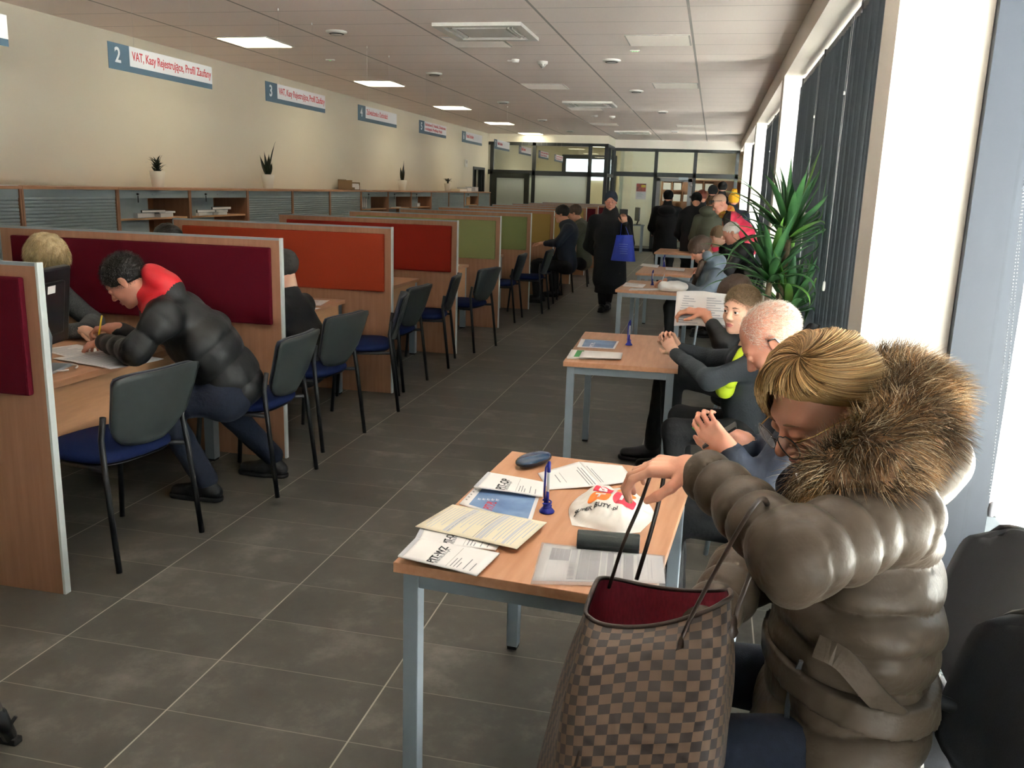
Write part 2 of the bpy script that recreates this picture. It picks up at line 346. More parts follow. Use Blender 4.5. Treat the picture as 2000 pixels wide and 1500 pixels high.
# side return of the vestibule
m = MB(); 
for z in (0.04, 2.02, 2.76): m.box(XC-0.07, XC, YL+.07, 24.8, z-0.04, z+0.04)
for yy in (23.9, 24.72): m.box(XC-0.07, XC, yy-0.04, yy+0.04, 0, 2.8)
o = struct(m.build('window_8', M['frame'])); MB().box(XC-0.04, XC-0.03, YL+.07, 24.8, 0.08, 2.72).build('pane', M['glass'], o)
sbox('wall_return', M['wall'], XC-0.1, XC, YL+0.1, 24.8, 2.80, ZC)
sbox('wall_above_glass_right', M['white_plaster'], XC, 0.6, 24.8, 24.9, 2.78, ZC)
fr('window_9', 24.8, XC-0.07, 0.59, 2.78, 2.09, (XC-0.02, -1.62, -0.57, 0.53),
   [(XC, -1.62, 2.15, 2.7, 'glass', 'upper_pane'), (-1.62, -.57, 2.15, 2.7, 'glass', 'upper_pane'), (-.57, .53, 2.15, 2.7, 'glass', 'upper_pane'),
    (XC, -1.62, .08, 2.03, 'glass', 'lower_pane'), (-.57, .53, .08, 2.03, 'glass', 'lower_pane')])
# glazed door in the right part with closer
m = MB(); m.box(-1.57, -1.47, 24.76, 24.82, 0, 2.02).box(-.72, -.62, 24.76, 24.82, 0, 2.02).box(-1.57, -.62, 24.76, 24.82, 1.92, 2.02).box(-1.57, -.62, 24.76, 24.82, 0, .12)
d = struct(m.build('door_2', mat('grey_door_frame', '#7b7d80', 0.5)))
MB().box(-1.47, -.72, 24.785, 24.795, .12, 1.92).build('door_pane', M['glass'], d)
MB().bbox(-0.98, -.72, 24.70, 24.76, 1.97, 2.04).build('door_closer', M['alu'], d)
MB().bbox(-.66, -.60, 24.72, 24.76, 1.50, 1.56).bbox(-.66, -.60, 24.72, 24.76, 1.80, 1.86).build('door_hinge', M['chrome'], d)
# open door leaf, left
dm = MB(); T = TR(XL+0.18, 22.95, 0) @ RZ(math.radians(-7))
for a in ((0, .13, 0, 2.0), (.90, 1.03, 0, 2.0), (0, 1.03, 1.87, 2.0), (0, 1.03, 0, .15)): dm.box(a[0], a[1], 0, .05, a[2], a[3], T=T)
d = struct(dm.build('door_1', mat('dark_olive_frame', '#3f423c', 0.5))); MB().box(.13, .90, .02, .03, .15, 1.87, T=T).build('door_pane', M['frost'], d)
m = MB(); m.box(XL-.05, XL+.02, dy0-.06, dy0, 0, dz+.06).box(XL-.05, XL+.02, dy1, dy1+.06, 0, dz+.06).box(XL-.05, XL+.02, dy0, dy1, dz, dz+.06)
d3 = struct(m.build('door_3', M['frame']))
T3 = TR(XL-0.03, dy1, 0) @ RZ(math.radians(160)); 
MB().box(0, .95, 0, .04, 0, dz, T=T3).build('door_leaf', mat('dark_door', '#2f3133', 0.45), d3)
# rooms behind the glass
sbox('wall_back_hall', mat('hall_wall', '#eae3c8', 0.9, var=0.02), XL-2.5, 1.15, 29.5, 29.65, 0, ZC)
sbox('wall_back_room', mat('back_room_wall', '#e8e6da', 0.9, var=0.02), -2.5, 1.15, 27.4, 27.5, 0, ZC)
sbox('wall_room_divide', mat('divider_wall', '#e9e4d2', 0.9, var=0.02), -2.6, -2.5, 24.9, 29.5, 0, ZC)
sbox('wall_right_end', M['white_plaster'], 0.93, 1.15, 24.8, 31.5, 0, ZC)
# bright exit window in the hall
m = MB(); m.box(-5.0, -3.2, 29.40, 29.5, 2.62, 2.75).box(-5.0, -4.87, 29.40, 29.5, 0, 2.7).box(-3.33, -3.2, 29.40, 29.5, 0, 2.7)
o = struct(m.build('window_10', M['frame'])); 
MB().box(-4.87, -3.33, 29.46, 29.49, 1.95, 2.62).build('pane', mat('daylit_pane', '#ffffff', 0.5, emit='#e8f4ff', estr=3.0), o)
for (x, y, ll) in ((-4.4, 26.2, 'in the hall near the glass'), (-3.6, 28.2, 'in the hall near the bright exit window'), (-0.9, 26.1, 'over the pigeonhole shelf')):
    r = thing('rear_ceiling_light', 'square flush ceiling light behind the glass wall, '+ll, 'ceiling light', (x, y, ZC), group='lights behind the glass wall')
    MB().bbox(-.3, .3, -.3, .3, -.03, 0).build('lamp_frame', M['white_plastic'], r)
    MB().box(-.27, .27, -.27, .27, -.034, -.03).build('diffuser', mat('rear_diffuser', '#ffffff', .5, emit='#fff1d0', estr=22), r)
# ---------- outside
sbox('ground_outside', mat('snowy_paving', '#e2e5e8', 0.9, var=0.06, vscale=3), 1.15, 60, -60, 80, -0.12, -0.04)
m = MB()
for k in range(-2, 60):
    m.box(1.3, 9, k*0.35, k*0.35+0.012, -0.04, -0.036)
struct(m.build('trim_paving_joints', mat('paving_joint', '#9a9a98', .9)))
hill = MB()
def hf(u, v):
    y = -30+110*u; return (40+6*math.sin(y*.1), y, v*(3.2+1.2*math.sin(y*.13)+.5*math.sin(y*.5)))
hill.grid(hf, 60, 4)
struct(hill.build('background_tree_line', mat('distant_trees', '#6f7d84', 0.95, var=0.5, vscale=0.8)))
# ============================================================ ceiling fittings
def ceil_light(x, y, lab):
    r = thing('ceiling_light', lab, 'ceiling light', (x, y, ZC), group='lit ceiling panels')
    MB().bbox(-.285, .285, -.30, .30, -.012, 0.0).build('lamp_frame', M['white_plastic'], r)
    MB().box(-.265, .265, -.28, .28, -.016, -.012).build('diffuser', LM, r)
LM = mat('lamp_diffuser', '#ffffff', .5, emit='#fff3cf', estr=14)
for y, lab in ((1.65, 'lit square ceiling panel nearest the camera, before sign 2'), (5.2, 'lit square ceiling panel above sign 2, out of the frame'), (8.7, 'largest lit ceiling panel, nearest the camera above signs 2 and 3'), (12.2, 'second lit ceiling panel from the camera, above sign 4'), (15.8, 'third lit ceiling panel, above sign 5'), (19.4, 'fourth lit ceiling panel, above sign 6'), (22.85, 'farthest lit ceiling panel, just before the glass wall')):
    if y > 6: ceil_light(-4.73, y, lab)
def cassette(x, y, lab):
    r = thing('air_conditioner', lab, 'air conditioner', (x, y, ZC))
    m = MB()
    for a in ((-.40, -.32), (.32, .40)): m.box(a[0], a[1], -.40, .40, -.03, 0); m.box(-.32, .32, a[0], a[1], -.03, 0)
    m.build('frame', M['white_plastic'], r)
    MB().bbox(-.22, .22, -.22, .22, -.026, 0, .008).build('centre_panel', M['white_plastic'], r)
    for k in range(4):
        T = RZ(k*PI/2); f = MB(); f.box(-.24, .24, .245, .262, -.03, -.012, T=T).box(-.24, .24, .285, .295, -.03, -.012, T=T); f.build('louvre_flap', M['white_plastic'], r)
    MB().box(-.32, .32, -.32, .32, -.006, -.001).build('dark_slot', mat('dark_slot', '#6b6560', .8), r)
cassette(-2.13, 8.17, 'large square air conditioning cassette nearest the camera')
cassette(-2.1, 14.85, 'square air conditioning cassette in the middle of the ceiling')
cassette(-2.0, 21.6, 'square air conditioning cassette nearest the glass wall')
def vent(x, y, lab):
    r = thing('ceiling_vent', lab, 'vent', (x, y, ZC), group='grey ceiling vent panels')
    m = MB(); m.box(-.295, .295, -.285, .285, -.008, 0); m.build('frame', M['grille'], r)
    g = MB(); k = -.27
    while k < .27: g.box(-.28, .28, k, k+.007, -.012, -.008); k += .018
    g.build('perforated_face', mat('vent_face', '#d2cac2', .7), r)
for x, y, lab in ((-2.39, 8.77, 'grey vent panel right behind the nearest air conditioning cassette'), (-.62, 8.72, 'grey vent panel nearest the camera on the window side'), (-2.40, 12.45, 'grey vent panel in the ceiling above the walking woman'), (-.61, 12.27, 'second grey vent panel on the window side'), (-2.3, 15.7, 'grey vent panel behind the middle air conditioning cassette'), (-.6, 19.4, 'third grey vent panel on the window side'), (-2.4, 19.3, 'grey vent panel before the far air conditioning cassette')):
    vent(x, y, lab)
def speaker_disc(x, y, lab, r0=.10):
    r = thing('ceiling_diffuser', lab, 'round ceiling vent', (x, y, ZC), group='round white ceiling vents')
    MB().lathe([(0, -.03), (r0*.55, -.03), (r0*.62, -.022), (r0*.75, -.022), (r0, -.012), (r0, 0)], n=24).build('disc', M['white_plastic'], r)
    MB().lathe([(r0*.6, -.031), (r0*.66, -.024), (r0*.72, -.024)], n=24).build('slot', M['dark_plastic'], r)
for x, y, lab in ((-3.59, 8.15, 'round ceiling vent nearest the camera beside the largest lamp'), (-1.20, 9.98, 'round ceiling vent between the nearest sensors and the window side'), (-3.58, 11.13, 'round ceiling vent beside the second lamp'), (-1.18, 12.9, 'second round ceiling vent on the window side'), (-3.53, 14.7, 'round ceiling vent beside the third lamp'), (-1.0, 16.1, 'third round ceiling vent on the window side'), (-3.56, 18.3, 'round ceiling vent beside the fourth lamp'), (-3.5, 21.5, 'round ceiling vent beside the farthest lamp'), (-1.0, 21, 'farthest round ceiling vent on the window side')):
    speaker_disc(x, y, lab)
def detector(x, y, lab, cone=True):
    r = thing('smoke_detector' if cone else 'ceiling_sensor', lab, 'smoke detector' if cone else 'sensor', (x, y, ZC))
    if cone:
        MB().lathe([(0, -.075), (.012, -.07), (.05, -.03), (.058, -.028), (.06, 0)], n=20).build('detector_body', M['white_plastic'], r)
        MB().lathe([(.013, -.071), (.05, -.0315)], n=8).build('detector_cage', mat('detector_cage', '#8a8580', .6), r)
    else:
        MB().lathe([(0, -.03), (.035, -.03), (.045, 0)], n=20).build('sensor_body', M['white_plastic'], r)
        MB().box(-.09, -.02, -.006, .006, -.02, -.008).build('sensor_arm', M['white_plastic'], r)
detector(-1.985, 10.1, 'cone shaped smoke detector on the ceiling behind the nearest cassette'); detector(-2.262, 9.95, 'small round ceiling sensor left of the nearest smoke detector', False)
detector(-2.0, 17.2, 'far smoke detector on the ceiling before the glass wall'); detector(-2.3, 17.1, 'small far ceiling sensor left of the far smoke detector', False)
r = thing('emergency_lamp', 'small ceiling emergency lamp with green light on the window side', 'lamp', (-.89, 9.32, ZC)); MB().bbox(-.05, .05, -.02, .02, -.012, 0, .004).build('lamp_body', M['white_plastic'], r)
m = MB(); [m.box(k*.025-.006, k*.025+.006, -.005, .005, -.014, -.012) for k in (-1, 0, 1)]; m.build('green_lights', mat('green_led', '#80ff90', .5, emit='#60ff70', estr=1.5), r)
r = thing('emergency_lamp', 'small ceiling emergency lamp with green light near sign 3', 'lamp', tuple(W(645, 116, z=ZC))); MB().bbox(-.05, .05, -.02, .02, -.012, 0, .004).build('lamp_body', M['white_plastic'], r)
MB().box(-.01, .01, -.006, .006, -.014, -.012).build('green_light', mat('green_led2', '#80ff90', .5, emit='#60ff70', estr=1.5), r)

# ============================================================ hanging signs
XS = -3.64
signs = [(2.97, '1', ['Karta, Ulga Pomorska'], 'ka'), (4.90, '2', ['VAT, Kasy Rejestrujące, Profil Zaufany'], 0), (6.84, '3', ['VAT, Kasy Rejestrujące, Profil Zaufany'], 0), (8.78, '4', ['Zaświadczenia o Dochodach'], 0),
         (10.73, '5', ['Rachunkowość, Podatnika, Zaświadczenia', 'o niezaleganiu, Weryfikacja Wydań'], 0), (12.66, '6', ['Podatek Dochodowy'], 0), (14.6, '7', ['Podatki Dochodowe'], 0), (16.53, '8', ['Podatki Dochodowe'], 0), (18.45, '9', ['Podatki Lokalne i Majątkowe', 'Karta Podatkowa'], 0), (20.35, '10', ['Czynności Sprawdzające', 'Rachunkowość'], 0)]
sl = {'1': 'cut off by the left edge, only the letters ka in view', '2': 'largest complete one, VAT and Kasy Rejestrujące', '3': 'second complete one, same text as the largest', '4': 'reading Zaświadczenia o Dochodach', '5': 'with two lines of red text over the third plant', '6': 'with short text, last before the wall corner', '7': 'just left of the glass wall frame', '8': 'before the first upper glass pane', '9': 'two lines, second from the far end', '10': 'farthest one, before the second glass pane'}
for y0, num, lines, _ in signs:
    r = thing('hanging_sign', 'hanging sign, ' + sl[num], 'sign', (XS, y0, 2.245), group='counter signs hung from the ceiling')
    L, Hh = 1.14, .155
    MB().box(-.004, 0, 0, L, 0, Hh).build('sign_board', M['sign_slate'], r)
    MB().box(0, .0015, .20, L, .036, Hh).build('text_panel', M['sign_white'], r)
    T = Matrix(((0, 0, 1, .002), (1, 0, 0, 0), (0, 1, 0, 0), (0, 0, 0, 1)))
    text_mesh('number', num, .125, TR(0, .055 if len(num) == 1 else .02, .045) @ T, M['sign_white'], r, sx=.95, bold=.02)
    if num == '1':
        text_mesh('lettering', 'ka', .085, TR(0, L-.13, .075) @ T, M['sign_red'], r, sx=1, bold=.02)
    elif len(lines) == 1:
        t = text_mesh('lettering', lines[0], .075, TR(.0002, .225, .075) @ T, M['sign_red'], r, sx=.98 if len(lines[0]) > 30 else .8, bold=.016)
        wd = max(v.co.y for v in t.data.vertices)-.225
        lim = {'4': .62, '6': .40, '7': .36, '8': .36}.get(num, .90)
        for v in t.data.vertices: v.co.y = .225+(v.co.y-.225)*lim/wd
    else:
        for k, ln in enumerate(lines):
            t = text_mesh('lettering', ln, .052, TR(.0002, .225, .105-k*.052) @ T, M['sign_red'], r, bold=.014)
            wd = max(v.co.y for v in t.data.vertices)-.225
            for v in t.data.vertices: v.co.y = .225+(v.co.y-.225)*(.88 if k == 0 else .72)/wd
    for yy_ in (.25, .89):
        MB().tube([(0, yy_, Hh), (0, yy_, ZC-2.245)], .0007, 4).build('hanging_wire', M['cord'], r)
        MB().lathe([(.0, -.02), (.006, -.018), (.006, 0)], (0, yy_, ZC-2.245), 8).build('ceiling_hook', M['white_plastic'], r)

# ============================================================ tambour cabinets
ys = [3.8, 4.97, 6.15, 7.34, 8.52, 9.73, 10.9, 12.08, 13.26, 14.46, 15.65, 16.85, 18.05, 19.25, 20.45, 21.6]
openu = {7.34, 8.52, 13.26, 14.46, 15.65, 19.25}
XF = -5.45
names = ['', '', 'leftmost in view', 'left of the open cabinet', 'with binders on its shelf, nearest of the open ones', 'second open one, with heaped binders', 'just past the open pair', 'between the open pair and the box on top', 'just before the farther open group', 'first of the farther open group', 'middle of the farther open group', 'last of the farther open group, with glassy folders', 'closed, under the small plant', 'closed, before the last open one', 'far open one holding a brown box', 'last closed one by the doorway']
def cabinet(y0, y1, op, lab):
    r = thing('tambour_cabinet', lab, 'cabinet', (XL+.025, y0, 0), group='tambour cabinets along the wall')
    L = y1-y0-.004; D = XF-XL-.025
    m = MB(); m.box(0, D, 0, .02, 0, 1.48).box(0, D, L-.02, L, 0, 1.48).box(0.003, .02, .02, L-.02, 0, 1.48).box(0, D, .02, L-.02, 0, .06)
    m.build('carcass', M['beech_v'], r)
    MB().box(0, D+.012, 0, L, 1.48, 1.502).build('top_board', M['beech'], r)
    if op:
        MB().box(.02, D-.06, .022, L*.45, .06, 1.46).build('back_panel', M['shutter'], r)
        MB().box(.02, .03, .022, L-.022, .06, 1.46).build('inner_board', M['beech_dark'], r)
        m = MB(); [m.box(.02, D-.03, .022, L-.022, z, z+.018) for z in (.40, .80, 1.19)]; m.build('shelf', M['beech_edge'], r)
        MB().bbox(D-.035, D-.01, .02, L-.02, 1.40, 1.478, .004).build('shutter_end_bar', M['shutter'], r)
        MB().lathe([(0, 0), (.010, 0), (.010, .012), (0, .012)], (0, 0, 0), 12).tube([(0, 0, 0), (0, 0, .02)], .006, 6).build('lock', M['black_plastic'], r).matrix_local = TR(D-.008, L*.25, 1.44) @ Matrix.Rotation(PI/2, 4, 'Y')
        MB().bbox(D-.01, D-.002, L*.45, L*.62, 1.434, 1.44, .002).build('handle', M['alu'], r)
        MB().box(D-.006, D-.003, L*.25+.004, L*.25+.014, 1.36, 1.425).build('key', M['black_plastic'], r)
    else:
        m = MB(); z = .07
        m.smooth = False
        prof = []
        while z < 1.41:
            prof += [(D-.016, z), (D-.010, z+.003), (D-.008, z+.014), (D-.010, z+.025), (D-.016, z+.0275)]; z += .028
        for i in range(len(prof)-1):
            (x0, z0), (x1, z1) = prof[i], prof[i+1]
            m.quad((x0, .03, z0), (x0, L-.03, z0), (x1, L-.03, z1), (x1, .03, z1))
        m.box(D-.03, D-.012, .02, L-.02, 1.41, 1.478)
        m.build('roller_shutter', M['shutter'], r)
for i in range(15):
    if ys[i] < 4.9: continue
    cabinet(ys[i], ys[i+1], ys[i] in openu, 'beech tambour cabinet, %s' % (names[i+1] if names[i+1] else ('hidden end one behind the officer' if i < 1 else 'partly behind the first divider, left end of the row')))

# binders and papers on shelves: each its own object
def binder(x, y, z, w, d, h, m, lab, rz=0, cat='binder', grp=None, nm='binder'):
    r = thing(nm, lab, cat, (x, y, z), rz, grp)
    MB().bbox(-w/2, w/2, -d/2, d/2, 0, h, min(.003, h/4)).build('cover', M[m], r)
    MB().box(-w/2+.004, w/2+.001, -d/2+.004, d/2-.004, h*.12, h*.88).build('pages', M['paper'], r)
    return r
SX = -5.62
n = 0
for (y, z, m, d, h, rz, lab) in ((7.78, 1.208, 'paper_grey', .32, .05, .1, 'grey binder lying lowest on the shelf of the nearest open cabinet'), (7.93, 1.258, 'dark_plastic', .34, .025, -.1, 'dark thin folder on top of the grey binder, nearest open cabinet'), (8.12, 1.208, 'paper', .28, .04, .15, 'white paper pack at the right end of the nearest open cabinet shelf'), (8.15, 1.248, 'paper_grey', .26, .02, -.05, 'grey folder on the white paper pack, nearest open cabinet'),
    (8.85, 1.208, 'paper', .3, .03, .05, 'white paper pack lowest on the left of the second open cabinet'), (8.88, 1.238, 'black_plastic', .3, .035, -.12, 'black binder on the left heap of the second open cabinet'), (9.15, 1.208, 'paper', .3, .03, 0, 'white pack lowest on the right of the second open cabinet'), (9.18, 1.238, 'paper_grey', .3, .03, .1, 'grey binder second from below on the right heap'), (9.2, 1.268, 'dark_plastic', .34, .03, -.1, 'dark binder topmost on the right heap of the second open cabinet')):
    binder(SX+.02, y, z, .24, d, h, m, lab, rz, grp='binders on the cabinet shelves')
for k, (y, m, hh) in enumerate(((13.38, 'white_plastic', .2), (13.45, 'paper_grey', .22), (13.52, 'dark_plastic', .21), (13.60, 'paper', .18))):
    binder(SX, y, 1.208, .22, .05, hh, m, 'upright file %s in the first of the farther open cabinets' % ['in white, leftmost', 'in grey', 'in black', 'in white, rightmost'][k], 0, grp='binders on the cabinet shelves')
for (y, lab) in ((14.9, 'flat paper pack on the shelf of the middle farther open cabinet'), (15.1, 'flat paper pack behind the other in the middle farther open cabinet')):
    binder(SX, y, 1.208, .22, .3, .012, 'paper_grey', lab, grp='papers on the farther shelves', nm='paper_stack', cat='papers')
binder(SX, 16.2, 1.208, .24, .4, .07, 'paper_grey', 'heap of shiny grey folders in the last of the farther open group', .2, nm='folder_stack', cat='folders')
r = thing('cardboard_box', 'brown cardboard box inside the far open cabinet', 'box', (SX, 19.75, 1.208)); MB().bbox(-.12, .12, -.15, .15, 0, .17).build('carton', mat('cardboard', '#b8926a', .8, var=.05), r); MB().box(-.1, .121, -.1, .1, .172, .2).build('papers_inside', M['paper'], r)
# things on top of the cabinets
ZT = 1.503
def potplant(y, kind, s, lab, nm='potted_plant'):
    r = thing(nm, lab, 'plant', (-5.70, y, ZT))
    MB().lathe([(0, 0), (.055*s, 0), (.058*s, .01), (.078*s, .165*s), (.074*s, .165*s), (.068*s, .14*s), (0, .14*s)], n=24).build('pot', M['pot'], r)
    MB().lathe([(.0685*s, .141*s), (0, .146*s)], n=16).build('soil', M['soil'], r)
    m = MB(); rnd = random.Random(kind)
    def leaf(az, tilt, L, wd, curl=0.3, z0=.14*s, tw=0):
        pts = []; n = 8
        ca, sa = math.cos(az), math.sin(az); p = Vector((ca*.012, sa*.012, z0)); th = tilt
        side = Vector((-sa, ca, 0))
        rows = []
        for i in range(n+1):
            t = i/n; wv = wd*math.sin(PI*min(1, .12+t*.88))**.7*(1-t**4)
            rows.append((p.copy(), wv))
            dirv = Vector((ca*math.sin(th), sa*math.sin(th), math.cos(th))); p += dirv*L/n; th += curl/n
        vs = []
        for i, (q, wv) in enumerate(rows):
            nrm = Vector((ca, sa, 0)); s2 = (side*math.cos(tw*i/n)+nrm*math.sin(tw*i/n))
            vs += [q-s2*wv, q-nrm*wv*.3, q+s2*wv, q+nrm*.002]
        fs = []
        for i in range(len(rows)-1):
            for a in range(4): fs.append((i*4+a, i*4+(a+1) % 4, (i+1)*4+(a+1) % 4, (i+1)*4+a))
        sm = m.smooth; m.smooth = True; m.add(vs, fs); m.smooth = sm
    if kind == 1:
        for k in range(46):
            leaf(rnd.uniform(0, 2*PI), rnd.uniform(.1, 1.15), rnd.uniform(.06, .11)*s, .012*s, rnd.uniform(.1, 1.2), z0=(.14+.12*rnd.random())*s)
        m.tube([(0, 0, .13*s), (0, 0, .28*s)], .01, 6)
    elif kind == 2:
        for az, ti, L, wd, cu_, tw in ((0.4, .1, .36, .013, .25, 1.4), (-1.3, .38, .20, .03, -.1, .4), (1.8, .35, .24, .032, -.25, .3), (2.6, .1, .26, .018, .2, 1), (-.4, .55, .13, .026, -.3, 0), (-1.7, .55, .24, .028, -.1, .2), (1.4, .6, .16, .026, -.4, 0)):
            leaf(az, ti, L*s*1.15, wd*s, cu_, tw=tw)
    elif kind == 3:
        for az, ti, L, wd in ((0, .05, .30, .026), (1.6, .18, .27, .024), (-1.6, .35, .22, .026), (-1.2, .7, .16, .022), (.9, .2, .18, .024), (-2, .15, .2, .024), (-1.5, .55, .17, .022)):
            leaf(az, ti, L*s*1.1, wd*s, -.05, tw=.3)
    else:
        for k in range(16): leaf(k*2.4, .6+.5*(k % 3)/2, .15*s, .013*s, 1.0, z0=.2*s)
        m.tube([(0, 0, .13*s), (.01, .01, .27*s)], .02*s, 6)
    m.build('foliage', M['leaf_dark'], r)
potplant(8.33, 1, 1.0, 'bushy small plant in a white pot, nearest on the cabinet tops')
potplant(10.7, 2, 1.1, 'tall thin leaved snake plant in a white pot, second on the cabinet tops')
potplant(15.85, 3, 1.15, 'upright pointed snake plant in a white pot, third on the cabinet tops')
potplant(18.75, 4, 1.0, 'small drooping plant in a white pot, farthest on the cabinet tops')
r = thing('file_box', 'open brown cardboard file box with labels on the cabinet top', 'box', (-5.72, 13.4, ZT)); m = MB()
m.box(-.12, .12, -.16, -.155, 0, .15).box(-.12, .12, .155, .16, 0, .12).box(-.12, -.115, -.16, .16, 0, .16).box(.115, .12, -.16, .16, 0, .04).box(-.12, .12, -.16, .16, 0, .005)
m.build('carton', mat('cardboard_dark', '#8a7458', .85, var=.06), r); MB().box(.0, .11, -.14, .14, .006, .10).build('papers_inside', M['paper'], r); MB().box(.12, .1215, -.05, .13, .01, .075).build('label_card', M['paper'], r)
for k, (y, h, lab) in enumerate(((19.6, .05, 'lowest flat paper stack right of the farthest small plant'), (20.1, .09, 'taller paper stack in the middle of the far cabinet tops'), (20.75, .11, 'grey paper stack by the doorway end of the cabinets'), (13.9, .006, 'loose sheets beside the file box'))):
    binder(-5.7, y, ZT, .24, .45 if k else .6, h, 'paper_grey' if k else 'paper_cream', lab, .05*k, 'papers', 'papers on the cabinet tops', 'paper_stack')
binder(-5.6, 5.95, ZT, .2, .5, .006, 'paper_grey', 'thin magazine lying on the cabinet top at the left edge', .1, 'papers', 'papers on the cabinet tops', 'paper_stack')
r = thing('thermostat', 'small white wall thermostat beside the doorway', 'thermostat', (XL, 21.0, 2.08)); MB().bbox(0, .03, -.09, .09, 0, .17).build('case', M['white_plastic'], r); MB().box(.03, .032, -.05, .05, .08, .15).build('display', M['grille'], r)

# ============================================================ dividers and desks
PY = [2.70, 4.55, 6.33, 8.11, 9.87, 11.62, 13.38, 15.15, 16.9, 18.65, 20.4, 22.1]
felt = ['felt_crimson', 'felt_crimson', 'felt_orange', 'felt_red', 'felt_green', 'felt_green2', 'felt_yellow', 'felt_yellow', 'felt_yellow', 'felt_dark', 'felt_dark', 'felt_dark']
fnm = ['crimson', 'crimson', 'orange red', 'red', 'olive green', 'green', 'yellow', 'yellow', 'yellow', 'dark red', 'dark red', 'dark red']
dl = ['nearest the camera, cut off by the left edge', 'behind the man in the black and red jacket', 'second complete one', 'fourth in the row', 'first of the green ones', 'second of the green ones', 'nearest yellow one', 'second yellow one', 'last yellow one', 'first of the far dark ones', 'second of the far dark ones', 'last in the row']
XD0, XD1 = -4.22, -2.355
for i, y in enumerate(PY):
    r = thing('desk_divider', 'beech divider with %s felt, %s' % (fnm[i], dl[i]), 'divider', (XD1, y, 0), group='felt covered desk dividers')
    W_ = XD1-XD0
    MB().bbox(-W_+.01, -.012, 0, .028, .0, 1.28, .001).build('board', M['beech_v'], r)
    MB().box(-W_+.01, -.012, .002, .026, 1.28, 1.292).box(-W_, -W_+.01, 0, .028, 0, 1.292).build('top_trim', M['alu'], r)
    MB().bbox(-.012, 0, -.001, .029, 0.0, 1.294, .002).build('front_edge_profile', M['alu_white'], r)
    for sgn, nm in ((-1, 'felt_panel'), (1, 'felt_panel')):
        a, b_ = (-.028, 0) if sgn < 0 else (.028, .056)
        MB().bbox(-W_+.10, -.06, a, b_, .80, 1.24, .009).build(nm, M[felt[i]], r)
for i, y in enumerate(PY[:-1]):
    y0, y1 = y+.032, PY[i+1]-.10
    where = ['where the man in the black and red jacket writes', 'behind the crimson divider, with white papers', 'between the orange and the red divider', 'behind the red divider'][i] if i < 4 else ['behind the first green divider', 'behind the second green divider', 'behind the nearest yellow divider', 'behind the second yellow divider', 'behind the last yellow divider', 'behind the first far dark divider', 'before the last divider'][i-4]
    r = thing('service_desk', 'beech service desk %s' % where, 'desk', (-2.70, y0, 0), group='service desks between the dividers')
    L = y1-y0
    MB().bbox(-.80, 0, 0, L, .705, .735, .002).build('desk_top', M['beech'], r)
    for (x, yy) in ((-.05, .02), (-.05, L-.08), (-.78, .02), (-.78, L-.08)):
        lg = MB().bbox(x-.03, x+.03, yy, yy+.06, .012, .705, .003).build('leg', M['alu'], r)
    m = MB(); [m.box(x-.025, x+.025, yy+.005, yy+.055, 0, .012) for (x, yy) in ((-.05, .02), (-.05, L-.08), (-.78, .02), (-.78, L-.08))]; m.build('foot_pad', M['rubber'], r)
    MB().box(-.035, -.018, .08, L-.085, .36, .704).build('modesty_panel', M['beech_edge'], r)
    if i == 0: MB().box(-.55, -.02, .04, .42, .20, .218).build('lower_shelf', M['beech_edge'], r)
# items on the desks
def sheet(name, label, cat, x, y, z, w, d, rz, m='paper', group=None, lines=8, curl=0.0):
    r = thing(name, label, cat, (x, y, z), rz, group)
    g = MB()
    def f(u, v): return ((u-.5)*w, (v-.5)*d, .0012+curl*(abs(u-.5)*2)**2+curl*.5*math.sin(v*7+u*4)**2)
    g.grid(f, 8, 8); o = g.build('sheet', M[m], r); solidify(o, .001, 1)
    if lines:
        t = MB(); rnd = random.Random(int(x*1000+y*77))
        for k in range(lines):
            v = .08+.84*k/lines; a = .08; b_ = rnd.uniform(.5, .92)
            p = [f(a, v), f(b_, v), f(b_, v+.35/lines), f(a, v+.35/lines)]
            t.add([(q[0], q[1], q[2]+.0016) for q in p], [(0, 1, 2, 3)])
        t.build('print', M['ink_pale'], r)
    return r
ZD = .736
sheet('form', 'white form on the desk under the hands of the officer', 'paper', -2.93, 4.02, ZD, .21, .30, .3, lines=10)
sheet('form', 'printed newsprint form on the desk before the man in the black and red jacket', 'paper', -2.80, 3.62, ZD, .30, .42, 1.3, 'paper', lines=16, curl=.004)
sheet('form', 'sheet lying nearest the monitor on the first desk', 'paper', -3.1, 3.75, ZD, .21, .30, 1.2, lines=8)
sheet('form', 'folded white papers on the second desk behind the crimson divider', 'paper', -2.85, 5.95, ZD, .21, .30, .2, lines=6)
sheet('form', 'white papers beside the folded papers on the second desk', 'paper', -2.82, 5.62, ZD, .21, .30, 1.4, lines=6)
sheet('form', 'single sheet on the fourth desk corner', 'paper', -2.85, 9.45, ZD, .21, .30, .1, lines=6)
